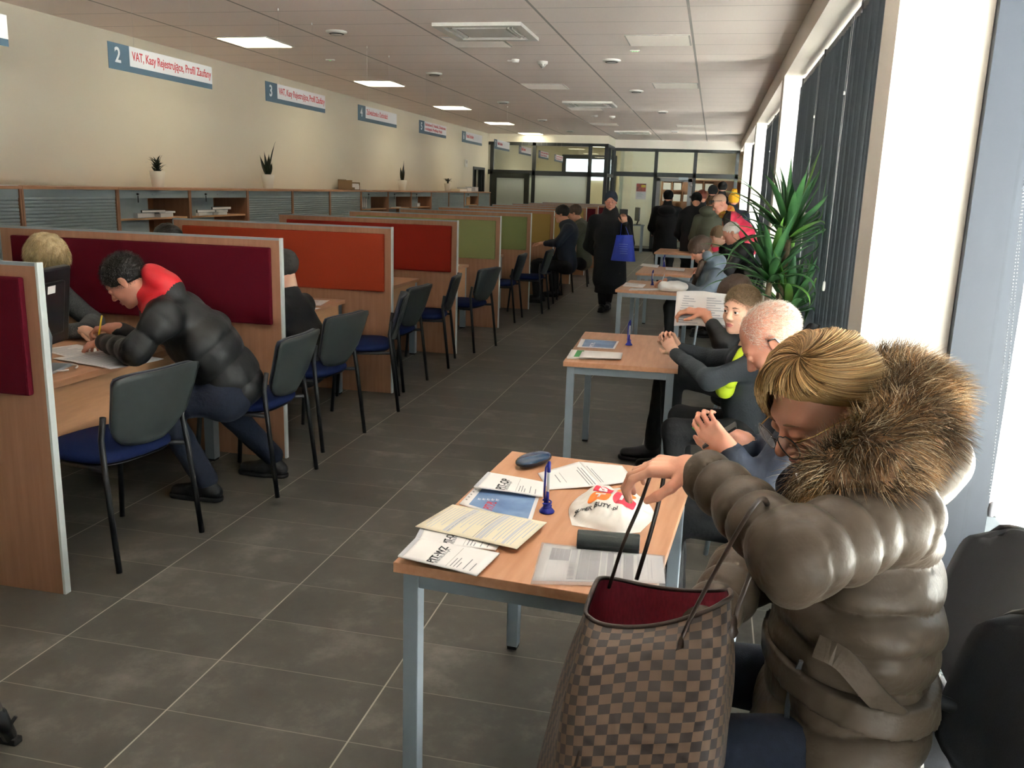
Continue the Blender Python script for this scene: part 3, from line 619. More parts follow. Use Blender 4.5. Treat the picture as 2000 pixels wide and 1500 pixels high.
# ============================================================ vertical blinds
rnd = random.Random(3)
def blind(y0, y1, lab, first=False, x=.80, ztop=2.74):
    r = thing('vertical_blind', lab, 'blind', (x, y0, 0), group='vertical blinds in the window bays')
    L = y1-y0
    m = MB(); m.bbox(-.035, .035, 0, L, ztop-.06, ztop, .012); m.build('head_rail', M['blind_rail'], r)
    y = .07; k = 0
    while y < L-.03:
        a = -math.radians(20+rnd.uniform(-5, 5)); dx, dy = math.sin(a)*.0635, math.cos(a)*.0635
        m = MB()
        def f(u, v):
            q = (u-.5)*2
            return (-.03+dx*q+.006*(1-q*q), y+dy*q, .10+(ztop-.17)*v)
        m.grid(f, 4, 1); o = m.build('slat', M['blind'], r); solidify(o, .0008, 0)
        y += .112; k += 1
    nb = max(1, int(L/1.4)); 
    for j in range(nb+1):
        yy = .03+(L-.06)*j/nb
        MB().bbox(-.045, .042, yy-.012, yy+.012, ztop-.075, ztop+.006, .003).build('rail_bracket', M['blind_rail'], r)
    for j in range(nb):
        yy = .25+(L-.3)*j/nb; c = MB(); zb = .95+.12*(j % 2)
        c.tube([(-.06, yy, ztop-.05), (-.062, yy+.01, 1.8), (-.062, yy+.03, zb)], .0011, 5); c.tube([(-.06, yy+.09, ztop-.05), (-.062, yy+.06, 1.8), (-.062, yy+.035, zb)], .0011, 5)
        c.build('pull_cord', M['cord'], r)
        MB().lathe([(0, -.03), (.009, -.028), (.011, -.01), (.008, .03), (.003, .035)], (-.062, yy+.032, zb-.02), 10).build('cord_weight', M['white_plastic'], r)
        MB().lathe([(0, -.012), (.006, -.01), (.006, .01), (0, .012)], (-.0615, yy+.075, 2.25), 8).build('cord_joiner', M['white_plastic'], r)
    MB().tube([(-.05, .02, .12), (-.05, L-.02, .12)], .0015, 4).build('bottom_chain', M['cord'], r)
blind(3.95, 9.44, 'blue grey vertical blinds behind the tall plant, nearest window bay')
blind(9.88, 15.4, 'vertical blinds beyond the second pillar')
blind(-2.0, 1.45, 'unseen closed vertical blinds added to dim the nearest window, behind the camera')  # out of view, added to cut window light from the camera side
blind(21.76, 24.7, 'last vertical blinds, added against glare beside the far glass partition')  # added to keep daylight from blowing out the wall above the glass
blind(15.84, 21.3, 'farthest vertical blinds beyond the third pillar')
# bead chain at the open window, right edge
r = thing('blind_chain', 'grey bead chain loop with a grey weight at the bright window', 'chain', tuple(W(1936, 995, x=.86)))
m = MB(); 
base = W(1936, 965, x=.86); org = W(1936, 995, x=.86)
pa = [W(1932, 968, x=.86), W(1955, 760, x=.86), W(1978, 560, x=.86), W(2003, 330, x=.86)]
pb = [W(1944, 968, x=.86), W(1966, 760, x=.86), W(1984, 560, x=.86), W(2004, 330, x=.86)]
for pts in (pa, pb):
    for i in range(3):
        for k in range(34):
            q = pts[i].lerp(pts[i+1], k/34)-org
            m.lathe([(0, -.0022), (.002, 0), (0, .0022)], q, 5)
m.build('bead_chain', mat('bead_chain_grey', '#8b8b8e', .5), r)
MB().lathe([(0, -.022), (.008, -.02), (.010, -.005), (.008, .018), (.003, .024), (0, .024)], (0, 0, 0), 12).build('chain_weight', mat('chain_weight_grey', '#84848a', .5), r)
# outside: parked car and a low dark red wall
def far_thing(nm, lab, cat, loc, parts):
    r = thing(nm, lab, cat, loc)
    for pn, pm, bxs in parts:
        q = MB()
        for bx in bxs: q.bbox(*bx, .08)
        q.build(pn, pm, r)
    return r
far_thing('car', 'blue parked car outside the bright window', 'car', (16.0, 15.5, -.04), (('car_body', mat('car_blue', '#6c8fb0', .3), [(-.9, .9, -2.1, 2.1, .3, .9)]), ('car_cabin', mat('car_glass_dark', '#3d4d5c', .15), [(-.75, .75, -1.2, 1.2, .88, 1.45)]), ('wheel', M['rubber'], [(-.92, .92, -1.6, -1.0, 0, .6)]), ('wheel', M['rubber'], [(-.92, .92, 1.0, 1.6, 0, .6)])))
far_thing('low_wall', 'dark red low block outside the bright window', 'wall block', (8.6, 9.3, -.04), (('block', mat('dark_red_block', '#6d4850', .8), [(-.5, .5, -.5, .5, 0, .5)]),))

# ============================================================ bay chairs
def chair_bay():
    r = thing('visitor_chair', '', 'chair', group='blue and black chairs at the service desks')
    T = .0125
    for s in (-1, 1):
        MB().tube([(s*.245, -.265, .0), (s*.235, -.215, .44), (s*.228, -.20, .56), (s*.225, -.215, .655)], T, 10).build('rear_leg', M['black_metal'], r)
        MB().tube([(s*.235, .21, 0), (s*.215, .175, .40), (s*.21, .16, .425)], T, 10).build('front_leg', M['black_metal'], r)
        MB().tube([(s*.21, .17, .424), (s*.21, -.10, .424), (s*.235, -.205, .43)], T*.9, 8).build('side_rail', M['black_metal'], r)
    m = MB(); m.tube([(-.21, .12, .42), (.21, .12, .42)], T*.8, 8).tube([(-.21, -.12, .42), (.21, -.12, .42)], T*.8, 8); m.build('cross_bar', M['black_metal'], r)
    # seat pad
    def pad(zb, zt, w, d, cy, n=28, e=3.2):
        m = MB(); rings = []
        for (s, z) in ((.90, zb), (.99, zb+.012), (1.0, (zb+zt)/2), (.97, zt-.010), (.88, zt), (.0, zt+.004)):
            ring = []
            for k in range(n):
                a = 2*PI*k/n; c, sn = math.cos(a), math.sin(a)
                x = abs(c)**(2/e)*math.copysign(1, c)*w/2*s; y = abs(sn)**(2/e)*math.copysign(1, sn)*d/2*s
                ring.append((x, y+cy, z))
            rings.append(ring)
        vs = [p for rg in rings for p in rg]; fs = [(i*n+k, i*n+(k+1) % n, (i+1)*n+(k+1) % n, (i+1)*n+k) for i in range(len(rings)-1) for k in range(n)]
        fs.append(tuple(range(n-1, -1, -1))); m.smooth = True; m.add(vs, fs); return m
    pad(.435, .485, .47, .44, .01).build('seat_pad', M['navy_fabric'], r)
    pad(.42, .437, .44, .41, .01).build('seat_shell', M['black_plastic'], r)
    # back rest: curved shell, wider at the top, with pad in front
    def back(off, th, sc):
        def f(u, v):
            q = (u-.5)*2; hh = .325
            z = .505+hh*v
            wv = (.19+.055*v**.8)*sc
            # round the lower corners
            vv = v
            edge = 1.0
            if v < .28: edge = (1-(1-v/.28)**2.2*.30)
            if v > .93: edge *= 1-((v-.93)/.07)**2*.05
            x = q*wv*edge
            y = -.205-.075*v-.02*math.sin(v*PI*.5)+off - .035*(1-q*q)
            z += .012*abs(q)**3*v*0 + (.018*(abs(q)**4)*(1-v) if v < .28 else 0) - .012*abs(q)**6*(v > .9)
            return (x, y, z)
        m = MB(); m.grid(f, 16, 14); o = m.build('backrest_shell' if off == 0 else 'backrest_pad', M['chair_shell'] if off == 0 else M['navy_fabric'], r)
        solidify(o, th, 1 if off == 0 else -1)
        return o
    back(0, .007, 1.0); 
    b2 = back(.008, .018, .96)
    b2.data.materials[0] = M['navy_dark']
    return r
M['navy_dark'] = mat('dark_blue_fabric', '#1c2338', 0.95, var=0.2, vscale=300, bump=0.2, bscale=900, sheen=0.2)
ch0 = chair_bay()
def place_chair(src, first, rl, rr, lab, c=None):
    o = src if first else copy_tree(src)
    a, b = Vector(rl[:2]), Vector(rr[:2]); mid = (a+b)/2; d = (b-a).normalized()  # local +x from left leg to right leg
    ang = math.atan2(d.y, d.x); R = RZ(ang); off = R @ Vector((0, .265, 0))
    o.location = (mid.x+off.x, mid.y+off.y, 0); o.rotation_euler = (0, 0, ang); o['label'] = lab
    return o
def wp(px, py): return W(px, py, z=0)
spots = [((235, 1118), (393, 1040), 'nearest empty blue seated chair at the first desk'),
 ((540, 973), (620, 915), 'chair the man in the black and red jacket sits on'),
 ((632, 883), (711, 846), 'chair just past the crimson divider, under the person in black'),
 ((778, 804), (779, 773), 'side on chair before the second complete divider, beside the orange felt'),
 ((789, 766), (834, 743), 'chair behind the side on one, at the orange felt divider'),
 ((876, 720), (889, 700), 'side on chair before the red felt divider edge'),
 ((928, 689), (967, 676), 'chair just past the red divider with its back to the aisle'),
 ((1005, 631), (1020, 620), 'angled chair past the first green divider'),
 ((1059, 613), (1072, 604), 'dark angled chair past the second green divider'),
 ((1080, 594), (1088, 585), 'chair beside the yellow divider edge'),
 ((1097, 577), (1119, 571), 'chair under the person in the fur hooded coat'),
 ((1146, 563), (1150, 552), 'farthest chair seen beside the walking woman')]
for i, (a, b, lab) in enumerate(spots):
    A, B = wp(*a), wp(*b)
    mid = (A+B)/2; d = (B-A)
    if d.length > .6 or d.length < .35: d = d.normalized()*.49 if d.length > .2 else Vector((-.1, .49, 0))
    else: d = d.normalized()*.49
    # left leg (local -x) must be the far one when facing the desk (-X): local +x points to -> rotate so that forward(+y) = -X
    A2, B2 = mid-d/2, mid+d/2
    place_chair(ch0, i == 0, A2, B2, lab)
# ============================================================ waiting tables
def table(NL, FL, width, lab, first=None):
    NL, FL = Vector(NL), Vector(FL); d = (FL-NL); L = d.length; ang = math.atan2(d.y, d.x)-PI/2
    r = thing('waiting_table', lab, 'table', (NL.x, NL.y, 0), ang, 'waiting area tables'); zt = .72
    MB().bbox(0, width, 0, L, zt-.026, zt, .002).build('table_top', M['beech'], r)
    for (x, y) in ((.018, .018), (width-.058, .018), (.018, L-.058), (width-.058, L-.058)):
        lg = MB().bbox(x, x+.04, y, y+.04, .012, zt-.027, .003).build('leg', M['alu'], r)
        MB().box(x+.003, x+.037, y+.003, y+.037, 0, .012).build('foot', M['rubber'], lg)
    m = MB()
    for a in ((.058, width-.058, .022, .05), (.058, width-.058, L-.05, L-.022), (.022, .05, .058, L-.058), (width-.05, width-.022, .058, L-.058)): m.bbox(a[0], a[1], a[2], a[3], zt-.068, zt-.027, .002)
    m.build('apron', M['alu'], r)
    return r
table((-.686, 1.851), (-.614, 2.831), .62, 'nearest beech waiting table covered with tax forms and a plastic bag')
table((-.713, 4.494), (-.745, 5.545), .60, 'second beech waiting table, where the boy rests his hands')
table((-.83, 8.12), (-.78, 9.10), .62, 'third waiting table, where the woman in grey writes')
table((-.80, 9.95), (-.78, 11.0), .62, 'fourth waiting table behind the writing woman')
table((-.83, 13.6), (-.80, 14.7), .62, 'farthest waiting table, before the standing people')
ZT1 = .7205
# --- coordinates on the first table: convert pixels at table height
def tp(px, py, z=ZT1): return W(px, py, z=z)
def poly_sheet(name, label, cat, corners, m, thick=.002, z=ZT1, curl=None, group=None, nu=10, nv=10, mat2=None):
    """a sheet through four corners (c0 origin, c1 along text direction, c2, c3) with a gentle bend"""
    c = [tp(*q, z=z) if len(q) == 2 else Vector(q) for q in corners]
    org = (c[0]+c[1]+c[2]+c[3])/4; org.z = z
    r = thing(name, label, cat, tuple(org), 0, group)
    def f(u, v, dz=0):
        p = (c[0]*(1-u)+c[1]*u)*(1-v)+(c[3]*(1-u)+c[2]*u)*v
        p = p-org; p.z = thick+(curl(u, v) if curl else 0)+dz; return p
    g = MB(); g.grid(f, nu, nv); o = g.build('cover' if thick > .0025 else 'sheet', M[m], r); solidify(o, thick, -1 if False else -1)
    # orient thickness downwards
    o.modifiers[0].offset = -1
    n0 = (Vector(f(1, 0))-Vector(f(0, 0))).cross(Vector(f(0, 1))-Vector(f(0, 0)))
    if n0.z < 0: o.modifiers[0].offset = 1
    return r, f
def put_text(r, f, body, u0, v0, size, m, w=1.0, h=1.0, rot=False, sx=1.0, bold=0.01, name='lettering'):
    """place text in the (u,v) frame; w,h = sheet size in metres along u and v. Baseline along +u, up = -v"""
    def bend(p):
        a, b_ = p.x, p.y
        if rot: a, b_ = -p.y, p.x
        q = Vector(f(u0+a/w, v0-b_/h)); return Vector((q.x, q.y, q.z+.0006+p.z))
    return text_mesh(name, body, size, Matrix.Identity(4), m, r, sx=sx, bold=bold, bend=bend, depth=.0001)
def bars(r, f, rects, m, name='print'):
    t = MB()
    for (u0, v0, u1, v1) in rects:
        nn = max(1, int(abs(u1-u0)*10)); n2 = max(1, int(abs(v1-v0)*10))
        for i in range(nn):
            for j in range(n2):
                a, b_ = u0+(u1-u0)*i/nn, u0+(u1-u0)*(i+1)/nn; c_, d_ = v0+(v1-v0)*j/n2, v0+(v1-v0)*(j+1)/n2
                P = [Vector(f(a, c_)), Vector(f(b_, c_)), Vector(f(b_, d_)), Vector(f(a, d_))]
                t.add([(p.x, p.y, p.z+.0005) for p in P], [(0, 1, 2, 3)])
    return t.build(name, M[m], r)
# corner pixels measured on the photograph; booklets: text runs towards the upper right
def booklet(label, c, title, sub, z, curlA=.012, dark=True, cover='paper'):
    r, f = poly_sheet('tax_booklet', label, 'booklet', c, cover, .003, z, curl=lambda u, v: curlA*(1-u)**3+.004*math.sin(PI*u), group='tax instruction booklets')
    P = [Vector(f(*q)) for q in ((0, 0), (1, 0), (0, 1))]; w = (P[1]-P[0]).length; h = (P[2]-P[0]).length
    # spine side strip (u small)
    bars(r, f, [(.0, .02, .06, .98)], 'ink_pale', 'edge_band')
    bars(r, f, [(.0, .02, .045, .45)], 'ink_grey', 'dark_band')
    put_text(r, f, title, .44, .96, h*.235, M['ink'], w, h, rot=True, sx=.98, bold=.025, name='title')
    put_text(r, f, sub, .485, .93, .014, M['ink_grey'], w, h, rot=True, sx=1.0, name='subtitle')
    bars(r, f, [(.60, .1, .603, .96)], 'ink', 'rule')
    for k, (a, b_) in enumerate(((.64, .45), (.68, .5), (.72, .3), (.80, .55), (.88, .4))): bars(r, f, [(a, .92-b_*.8, a+.012, .92)], 'ink_grey', 'small_print')
    return r
booklet('white PIT-WZ instruction booklet lying nearest the table corner', [(812, 1058), (976, 1082), (931, 1126), (777, 1094)], 'PIT-WZ', 'INSTRUKCJA', ZT1+.009, .008)
booklet('white instruction booklet titled PIT-O, second from the table corner, half covered', [(824, 1030), (985, 1052), (968, 1076), (806, 1066)], 'PIT-O', 'INSTRUKCJA', ZT1+.004, .004)
# desk pad card in plastic sleeve (blue print)
r, f = poly_sheet('information_card', 'blue printed information card in a clear punched sleeve on the nearest table', 'card', [(942, 937), (1056, 962), (1035, 1028), (897, 985)], 'paper', .002, ZT1)
bars(r, f, [(.12, .06, .95, .94)], 'blue_print', 'blue_field')
put_text(r, f, 'PIT.PL', .45, .92, .035, M['red_print'], .19, .27, rot=True, sx=.8, bold=.02)
for k in range(5): put_text(r, f, 'PIT', .22+.06*k, .72-.03*k, .012, M['paper'], .19, .27, rot=True)
for k in range(8): bars(r, f, [(.03, .1+.1*k, .055, .13+.1*k)], 'ink_grey', 'punch_hole')
booklet('white PIT-OP instruction booklet overlapping the blue card', [(953, 928), (1062, 943), (1060, 972), (925, 957)], 'PIT-OP', 'INSTRUKCJA', ZT1+.008, .008)
# big cream form
r, f = poly_sheet('tax_form', 'large cream printed tax form in the middle of the paper pile', 'form', [(884, 986), (1068, 1021), (1009, 1073), (811, 1029)], 'paper_cream', .0015, ZT1+.014, curl=lambda u, v: .006*math.sin(PI*u)*math.sin(PI*v))
rr = random.Random(5); 
for k in range(26):
    v0 = .06; u0_ = .04+k*.036
    if k in (6, 7, 15, 16, 22): bars(r, f, [(u0_, .05, u0_+.03, .95)], 'ink_pale', 'grey_field')
    else: bars(r, f, [(u0_+.006, .05+.1*rr.random(), u0_+.016, .55+.4*rr.random())], 'ink_pale', 'small_print')
bars(r, f, [(.30, .04, .306, .96), (.56, .04, .566, .96)], 'ink_grey', 'rule')
# open booklet far side
r, f = poly_sheet('open_leaflet', 'open white leaflet behind the pen stand, partly under the plastic bag', 'leaflet', [(1050, 925), (1130, 908), (1172, 955), (1072, 957)], 'paper', .0015, ZT1, curl=lambda u, v: .010*u)
bars(r, f, [(.3, .3, .32, .7), (.42, .25, .43, .75), (.8, .3, .82, .95), (.86, .2, .88, .95), (.92, .25, .94, .95)], 'ink_grey', 'small_print')
r, f = poly_sheet('open_leaflet', 'right hand page of the open leaflet behind the plastic bag', 'leaflet', [(1130, 908), (1215, 910), (1240, 940), (1172, 955)], 'paper', .0015, ZT1, curl=lambda u, v: .010*(1-u))
bars(r, f, [(.08, .2, .1, .9), (.14, .3, .16, .9)], 'ink_grey', 'small_print')
# form in sleeve by the bag
r, f = poly_sheet('tax_form', 'grey lined tax form with a blank white field, under the shoulder bag straps', 'form', [(1062, 1063), (1294, 1088), (1299, 1140), (1040, 1134)], 'paper', .002, ZT1)
bars(r, f, [(.08, .10, .24, .45), (.32, .06, .49, .97), (.55, .08, .60, .95), (.68, .08, .76, .95)], 'ink_grey', 'grey_field')
bars(r, f, [(.25, .06, .30, .97), (.50, .08, .54, .95), (.62, .08, .66, .95), (.79, .1, .81, .9), (.9, .2, .905, .9)], 'ink_pale', 'pale_field')
for k in range(24): bars(r, f, [(.08+.036*k, .05, .083+.036*k, .95)], 'paper' if k % 2 else 'ink_pale', 'rule')
bars(r, f, [(.06, .5, .30, .93)], 'paper', 'blank_field')
r, f = poly_sheet('plastic_sleeve', 'clear punched plastic sleeve around the grey tax form', 'sleeve', [(1058, 1060), (1299, 1086), (1300, 1148), (1036, 1141)], 'sleeve_plastic', .0015, ZT1+.003)
# glasses cases
r = thing('glasses_case', 'dark blue glossy glasses case at the far left corner of the nearest table', 'glasses case', tuple(tp(1042, 908)), math.radians(62))
def case_half(z0, z1, fl):
    m = MB()
    def f(u, v):
        a = 2*PI*u; c, s = math.cos(a), math.sin(a); e = 2.6
        x = abs(c)**(2/e)*math.copysign(1, c)*.078; y = abs(s)**(2/e)*math.copysign(1, s)*.034
        k = math.sqrt(max(0, 1-v**2.2)) if fl else 1
        k = max(k, .02)
        return (x*k*(1-.0*v), y*k, z0+(z1-z0)*v)
    m.grid(f, 32, 10); return m
case_half(.020, .042, True).build('lid', mat('case_blue', '#27405e', .22, coat=.6), r); case_half(.019, .0, True).build('case_body', mat('case_blue_dark', '#16273c', .3), r)
MB().tube([(.078*math.cos(a), .034*math.sin(a), .0195) for a in np.linspace(0, 2*PI, 30)], .0016, 6).build('seam', M['black_plastic'], r)
A = tp(1125, 1072); B = tp(1246, 1082); ang = math.atan2(B.y-A.y, B.x-A.x)
r = thing('glasses_case', 'long dark green leather glasses case before the plastic bag', 'glasses case', tuple((A+B)/2+Vector((0, .022, 0))), ang)
L = .158; prof = [(-.024, 0), (-.030, .012), (-.028, .026), (-.016, .040), (.0, .043), (.018, .038), (.028, .026), (.028, .010), (.024, 0)]
m = MB(); n = len(prof); vs = [(x, y, z) for x in (-L/2, L/2) for (y, z) in prof]; m.add(vs, [(i, i+1, n+i+1, n+i) for i in range(n-1)]+[(n-1, 0, n, 2*n-1)]+[tuple(range(n-1, -1, -1)), tuple(range(n, 2*n))])
o = m.build('case_body', mat('case_green', '#1f2b2b', .45, bump=.15, bscale=300), r); bv = o.modifiers.new('bevel', 'BEVEL'); bv.width = .003; bv.segments = 2
MB().box(-L/2, L/2, -.0305, -.0285, .014, .016).build('seam', M['black_plastic'], r)
# pen stands
def pen_stand(px, py, lab, pz=ZT1, s=1.0):
    p = W(px, py, z=pz); r = thing('pen_stand', lab, 'pen stand', tuple(p))
    MB().lathe([(0, 0), (.021*s, 0), (.022*s, .004), (.017*s, .010), (.012*s, .016), (.010*s, .026), (.006, .028), (0, .028)], n=20).build('base', M['blue_plastic'], r)
    m = MB(); m.tube([(.012*math.cos(t*2.3), .012*math.sin(t*2.3), .008+.004*t) for t in np.linspace(0, 7, 26)], .0022, 6); m.build('cord_coil', M['blue_plastic'], r)
    MB().tube([(-.006, 0, .015), (-.009, 0, .06), (-.008, 0, .13), (-.002, 0, .142)], .003, 8).build('holder', M['blue_plastic'], r)
    MB().tube([(0, 0, .026), (.001, 0, .125)], .0042, 10).build('pen_barrel', M['clear_plastic'], r)
    MB().tube([(.001, 0, .118), (.001, 0, .146), (.001, 0, .150)], [.0052, .0050, .003], 10).build('pen_cap', M['blue_plastic'], r)
    MB().tube([(0, 0, .028), (0, 0, .062)], [.0045, .0045], 10).build('pen_grip', M['blue_plastic'], r)
pen_stand(1068, 1000, 'blue pen stand with upright pen on the nearest table')
pen_stand(1228, 674, 'blue pen stand with upright pen on the second table')
pen_stand(1274, 557, 'blue pen stand on the third table by the writing hand', s=.8)
pen_stand(1297, 521, 'blue pen stand on the fourth table')
# papers on the other tables
r, f = poly_sheet('information_card', 'blue printed card in a clear sleeve on the second table', 'card', [(1135, 662), (1209, 667), (1200, 682), (1127, 678)], 'paper', .002, .7205)
bars(r, f, [(.12, .06, .95, .94)], 'blue_print', 'blue_field')
put_text(r, f, 'PIT.PL', .42, .92, .04, M['paper'], .27, .2, rot=True, bold=.01)
r, f = poly_sheet('paper_pack', 'stack of leaflets with a green corner on the second table', 'papers', [(1116, 686), (1216, 692), (1213, 702), (1107, 701)], 'paper', .010, .7205)
bars(r, f, [(.12, .05, .26, .95)], 'green_print', 'green_field')
poly_sheet('paper_sheet', 'white envelope lying on the leaflets of the second table', 'papers', [(1137, 687), (1216, 691), (1212, 701), (1131, 698)], 'paper', .002, .733)
for nm, lab, c in (('form_sheet', 'grey form at the left of the third table', [(1222, 552), (1262, 556), (1255, 562), (1216, 559)]), ('form_sheet', 'white form near the front edge of the third table', [(1232, 563), (1290, 564), (1288, 567), (1228, 567)]),
                   ('form_sheet', 'white form on the left of the fourth table', [(1255, 515), (1288, 518), (1284, 523), (1250, 519)]), ('form_sheet', 'white form at the right of the fourth table', [(1300, 522), (1338, 525), (1336, 530), (1300, 527)])):
    r, f = poly_sheet(nm, lab, 'form', c, 'paper', .003, .7205, nu=3, nv=3); bars(r, f, [(.1, .2, .9, .3), (.1, .5, .7, .6)], 'ink_pale')
# white bag (knitwear) on third table
# ============================================================ far terminal desk, poster, shelving
r = thing('terminal_table', 'small metal table with monitor before the far glass wall', 'table', (-2.15, 24.3, 0))
m = MB(); m.bbox(-.35, .35, -.3, .3, .72, .745, .003); m.build('table_top', M['alu'], r)
for (x, y) in ((-.3, -.25), (.3, -.25), (-.3, .25), (.3, .25)): MB().box(x-.02, x+.02, y-.02, y+.02, 0, .72).build('leg', M['alu'], r)
r = thing('monitor', 'thin black monitor seen side on, on the far metal table', 'monitor', (-2.0, 24.3, .746)); MB().bbox(-.02, .02, -.24, .24, .10, .46, .004, T=RZ(.3)).build('screen', M['black_plastic'], r)
MB().tube([(0, 0, .01), (.06, 0, .2)], .018, 8).build('stand', M['black_plastic'], r); MB().bbox(-.09, .11, -.09, .09, 0, .012, .004).build('foot', M['black_plastic'], r)
r = thing('monitor', 'dark monitor hidden beside the shoulder of the walking woman', 'monitor', (-2.38, 24.4, .746)); MB().bbox(-.11, .11, -.02, .02, .05, .40, .004).build('screen', M['black_plastic'], r); MB().bbox(-.08, .08, -.08, .08, 0, .05, .004).build('foot', M['black_plastic'], r)
r = thing('poster', 'small dark poster with a coloured picture taped to the far glass', 'poster', (-1.98, 24.79, 1.42))
MB().box(-.14, .14, -.002, 0, 0, .43).build('poster_sheet', M['paper_grey'], r)
MB().box(-.13, .13, -.004, -.002, .21, .42).build('picture', mat('poster_picture', '#3a3230', .5, var=.9, vscale=14, col2='#a8453a'), r)
MB().box(.0, .12, -.0045, -.004, .32, .39).build('picture_mark', mat('poster_yellow', '#c8b84a', .5), r)
m = MB(); [m.box(-.11, .02+.03*(k % 3), -.004, -.002, .16-k*.025, .17-k*.025) for k in range(5)]; m.build('print', M['ink_grey'], r)
r = thing('pigeonhole_shelf', 'wide beech pigeonhole shelf with leaflets behind the glass door', 'shelf', (-1.55, 27.0, 0))
m = MB(); Wd = 2.45
m.box(0, Wd, .28, .30, 1.0, 2.02)
for z in (1.0, 1.35, 1.68, 2.0): m.box(0, Wd, 0, .3, z, z+.02)
for k in range(9): m.box(k*Wd/8-.01, k*Wd/8+.01, 0, .3, .5, 2.0)
m.box(0, Wd, 0, .3, .48, .5).box(0, .03, 0, .3, 0, 2).box(Wd-.03, Wd, 0, .3, 0, 2)
m.build('shelf_unit', M['beech'], r)
for k, (ix, iz) in enumerate(((0, 2), (1, 2), (3, 2), (0, 1), (1, 1), (4, 2), (5, 1), (2, 1))):
    z = (1.0, 1.36, 1.69)[iz]; o = thing('leaflet_stack', 'stack of white leaflets in a pigeonhole, %s' % ['top row first', 'top row second', 'top row fourth', 'middle row first', 'middle row second', 'top row fifth', 'middle row sixth', 'middle row third'][k], 'leaflets', (-1.55+(ix+.5)*Wd/8, 27.12, z+.022), group='leaflets in the pigeonholes')
    MB().box(-.11, .11, -.1, .1, 0, .2).build('leaflets', M['paper'], o)
# tripod foot at the lower left corner
r = thing('tripod_leg', 'foot of a tripod with silver leg and black clamp, lower left corner', 'tripod', tuple(W(20, 1450, z=0)))
a = W(-12, 1375, z=.17)-Vector(r.location); MB().tube([a*2.2, a, Vector((0, 0, .03))], [.016, .016, .013], 12).build('leg_tube', M['chrome'], r)
MB().tube([a*.75, Vector((.0, 0, .02))], [.022, .02], 12).build('leg_clamp', M['black_plastic'], r)
MB().bbox(-.025, .03, -.015, .015, 0, .02, .004).build('rubber_foot', M['rubber'], r); MB().tube([a*.3, a*.3+Vector((.03, .01, .045))], .006, 6).build('clamp_lever', M['black_plastic'], r)
from mathutils.bvhtree import BVHTree as BVHTree_
V = Vector
# ============================================================ tall yucca by the window
yx, yy = .47, 6.35
r = thing('potted_yucca', 'tall green yucca with long arching leaves by the window', 'plant', (yx, yy, 0)); rnd = random.Random(11)
MB().lathe([(0, 0), (.14, 0), (.15, .02), (.19, .34), (.18, .34), (.17, .30), (0, .30)], n=28).build('pot', M['pot'], r); MB().lathe([(.172, .302), (0, .31)], n=20).build('soil', M['soil'], r)
crowns = [((.05, 0, 1.30), 36, (.38, .62)), ((-.05, -.05, 1.02), 40, (.36, .62)), ((.10, .02, .80), 34, (.34, .56))]
m = MB(); m.tube([(0, 0, .3), (.02, 0, .7), (.05, 0, 1.34)], [.035, .03, .022], 12).tube([(-.03, -.02, .3), (-.06, -.04, .7), (-.05, -.05, 1.05)], [.03, .026, .02], 12).tube([(.05, .03, .3), (.09, .02, .6), (.10, .02, .85)], [.028, .024, .02], 12); m.build('trunk', M['trunk'], r)
m = MB(); cam_dir = V((-yx, -yy, 1.6)).normalized()
def yleaf(o, az, tilt, L, wd, droop, mi=0):
    ca, sa = math.cos(az), math.sin(az); p = V(o)+V((ca*.015, sa*.015, 0)); th = tilt; n = 12; side = V((-sa, ca, 0)); rows = []
    for i in range(n+1):
        t = i/n; wv = wd*(.55+.45*math.sin(PI*min(1, t*1.1)))*(1-t**5)*(1-.15*t); d = V((ca*math.sin(th), sa*math.sin(th), math.cos(th))); nn = side.cross(d)
        rows += [p-side*wv+nn*wv*.25, p.copy(), p+side*wv+nn*wv*.25]; p = p+d*L/n; p.x = p.x if p.x < .18 else .18+.11*(1-math.exp(-(p.x-.18)/.11)); th += droop*(t*1.6+.1)/n
    fs = []
    for i in range(n):
        for a in (0, 1): fs.append((i*3+a, i*3+a+1, (i+1)*3+a+1, (i+1)*3+a))
    sm = m.smooth; m.smooth = True; m.m = mi; m.add(rows, fs); m.smooth = sm
for c, n, (l0, l1) in crowns:
    for k in range(n):
        t = (k+.5)/n; az = k*2.39996+rnd.uniform(-.3, .3); tilt = .08+1.25*t**.8+rnd.uniform(-.1, .1); yleaf(V(c)+V((0, 0, .10*(1-t))), az, tilt, rnd.uniform(l0, l1)*(1-.15*(1-t)), .030, rnd.uniform(.5, 2.1)*(.35+t), 1 if rnd.random() < .12 else 0)
# a few leaves that stand out
for az, tilt, L, dr in ((-.2, .12, .55, .15), (.3, .22, .60, .2), (-2.9, .28, .50, .3), (-.25, .78, .55, .1), (-.05, 1.15, .58, .35), (3.0, .65, .55, .7), (-2.6, .9, .60, .9), (2.2, .05, .50, .1), (.5, 1.0, .52, 1.4)): yleaf((.05, 0, 1.38), az, tilt, L, .029, dr, 1 if L > .57 else 0)
o = m.build('foliage', [M['leaf'], M['leaf_y']], r); solidify(o, .0012, 0)
# ============================================================ plastic carrier bag with shop logo on the first table
bo = W(1193, 1003, z=.72); r = thing('plastic_bag', 'crumpled white plastic shop bag with red and orange letter logo', 'bag', tuple(bo))

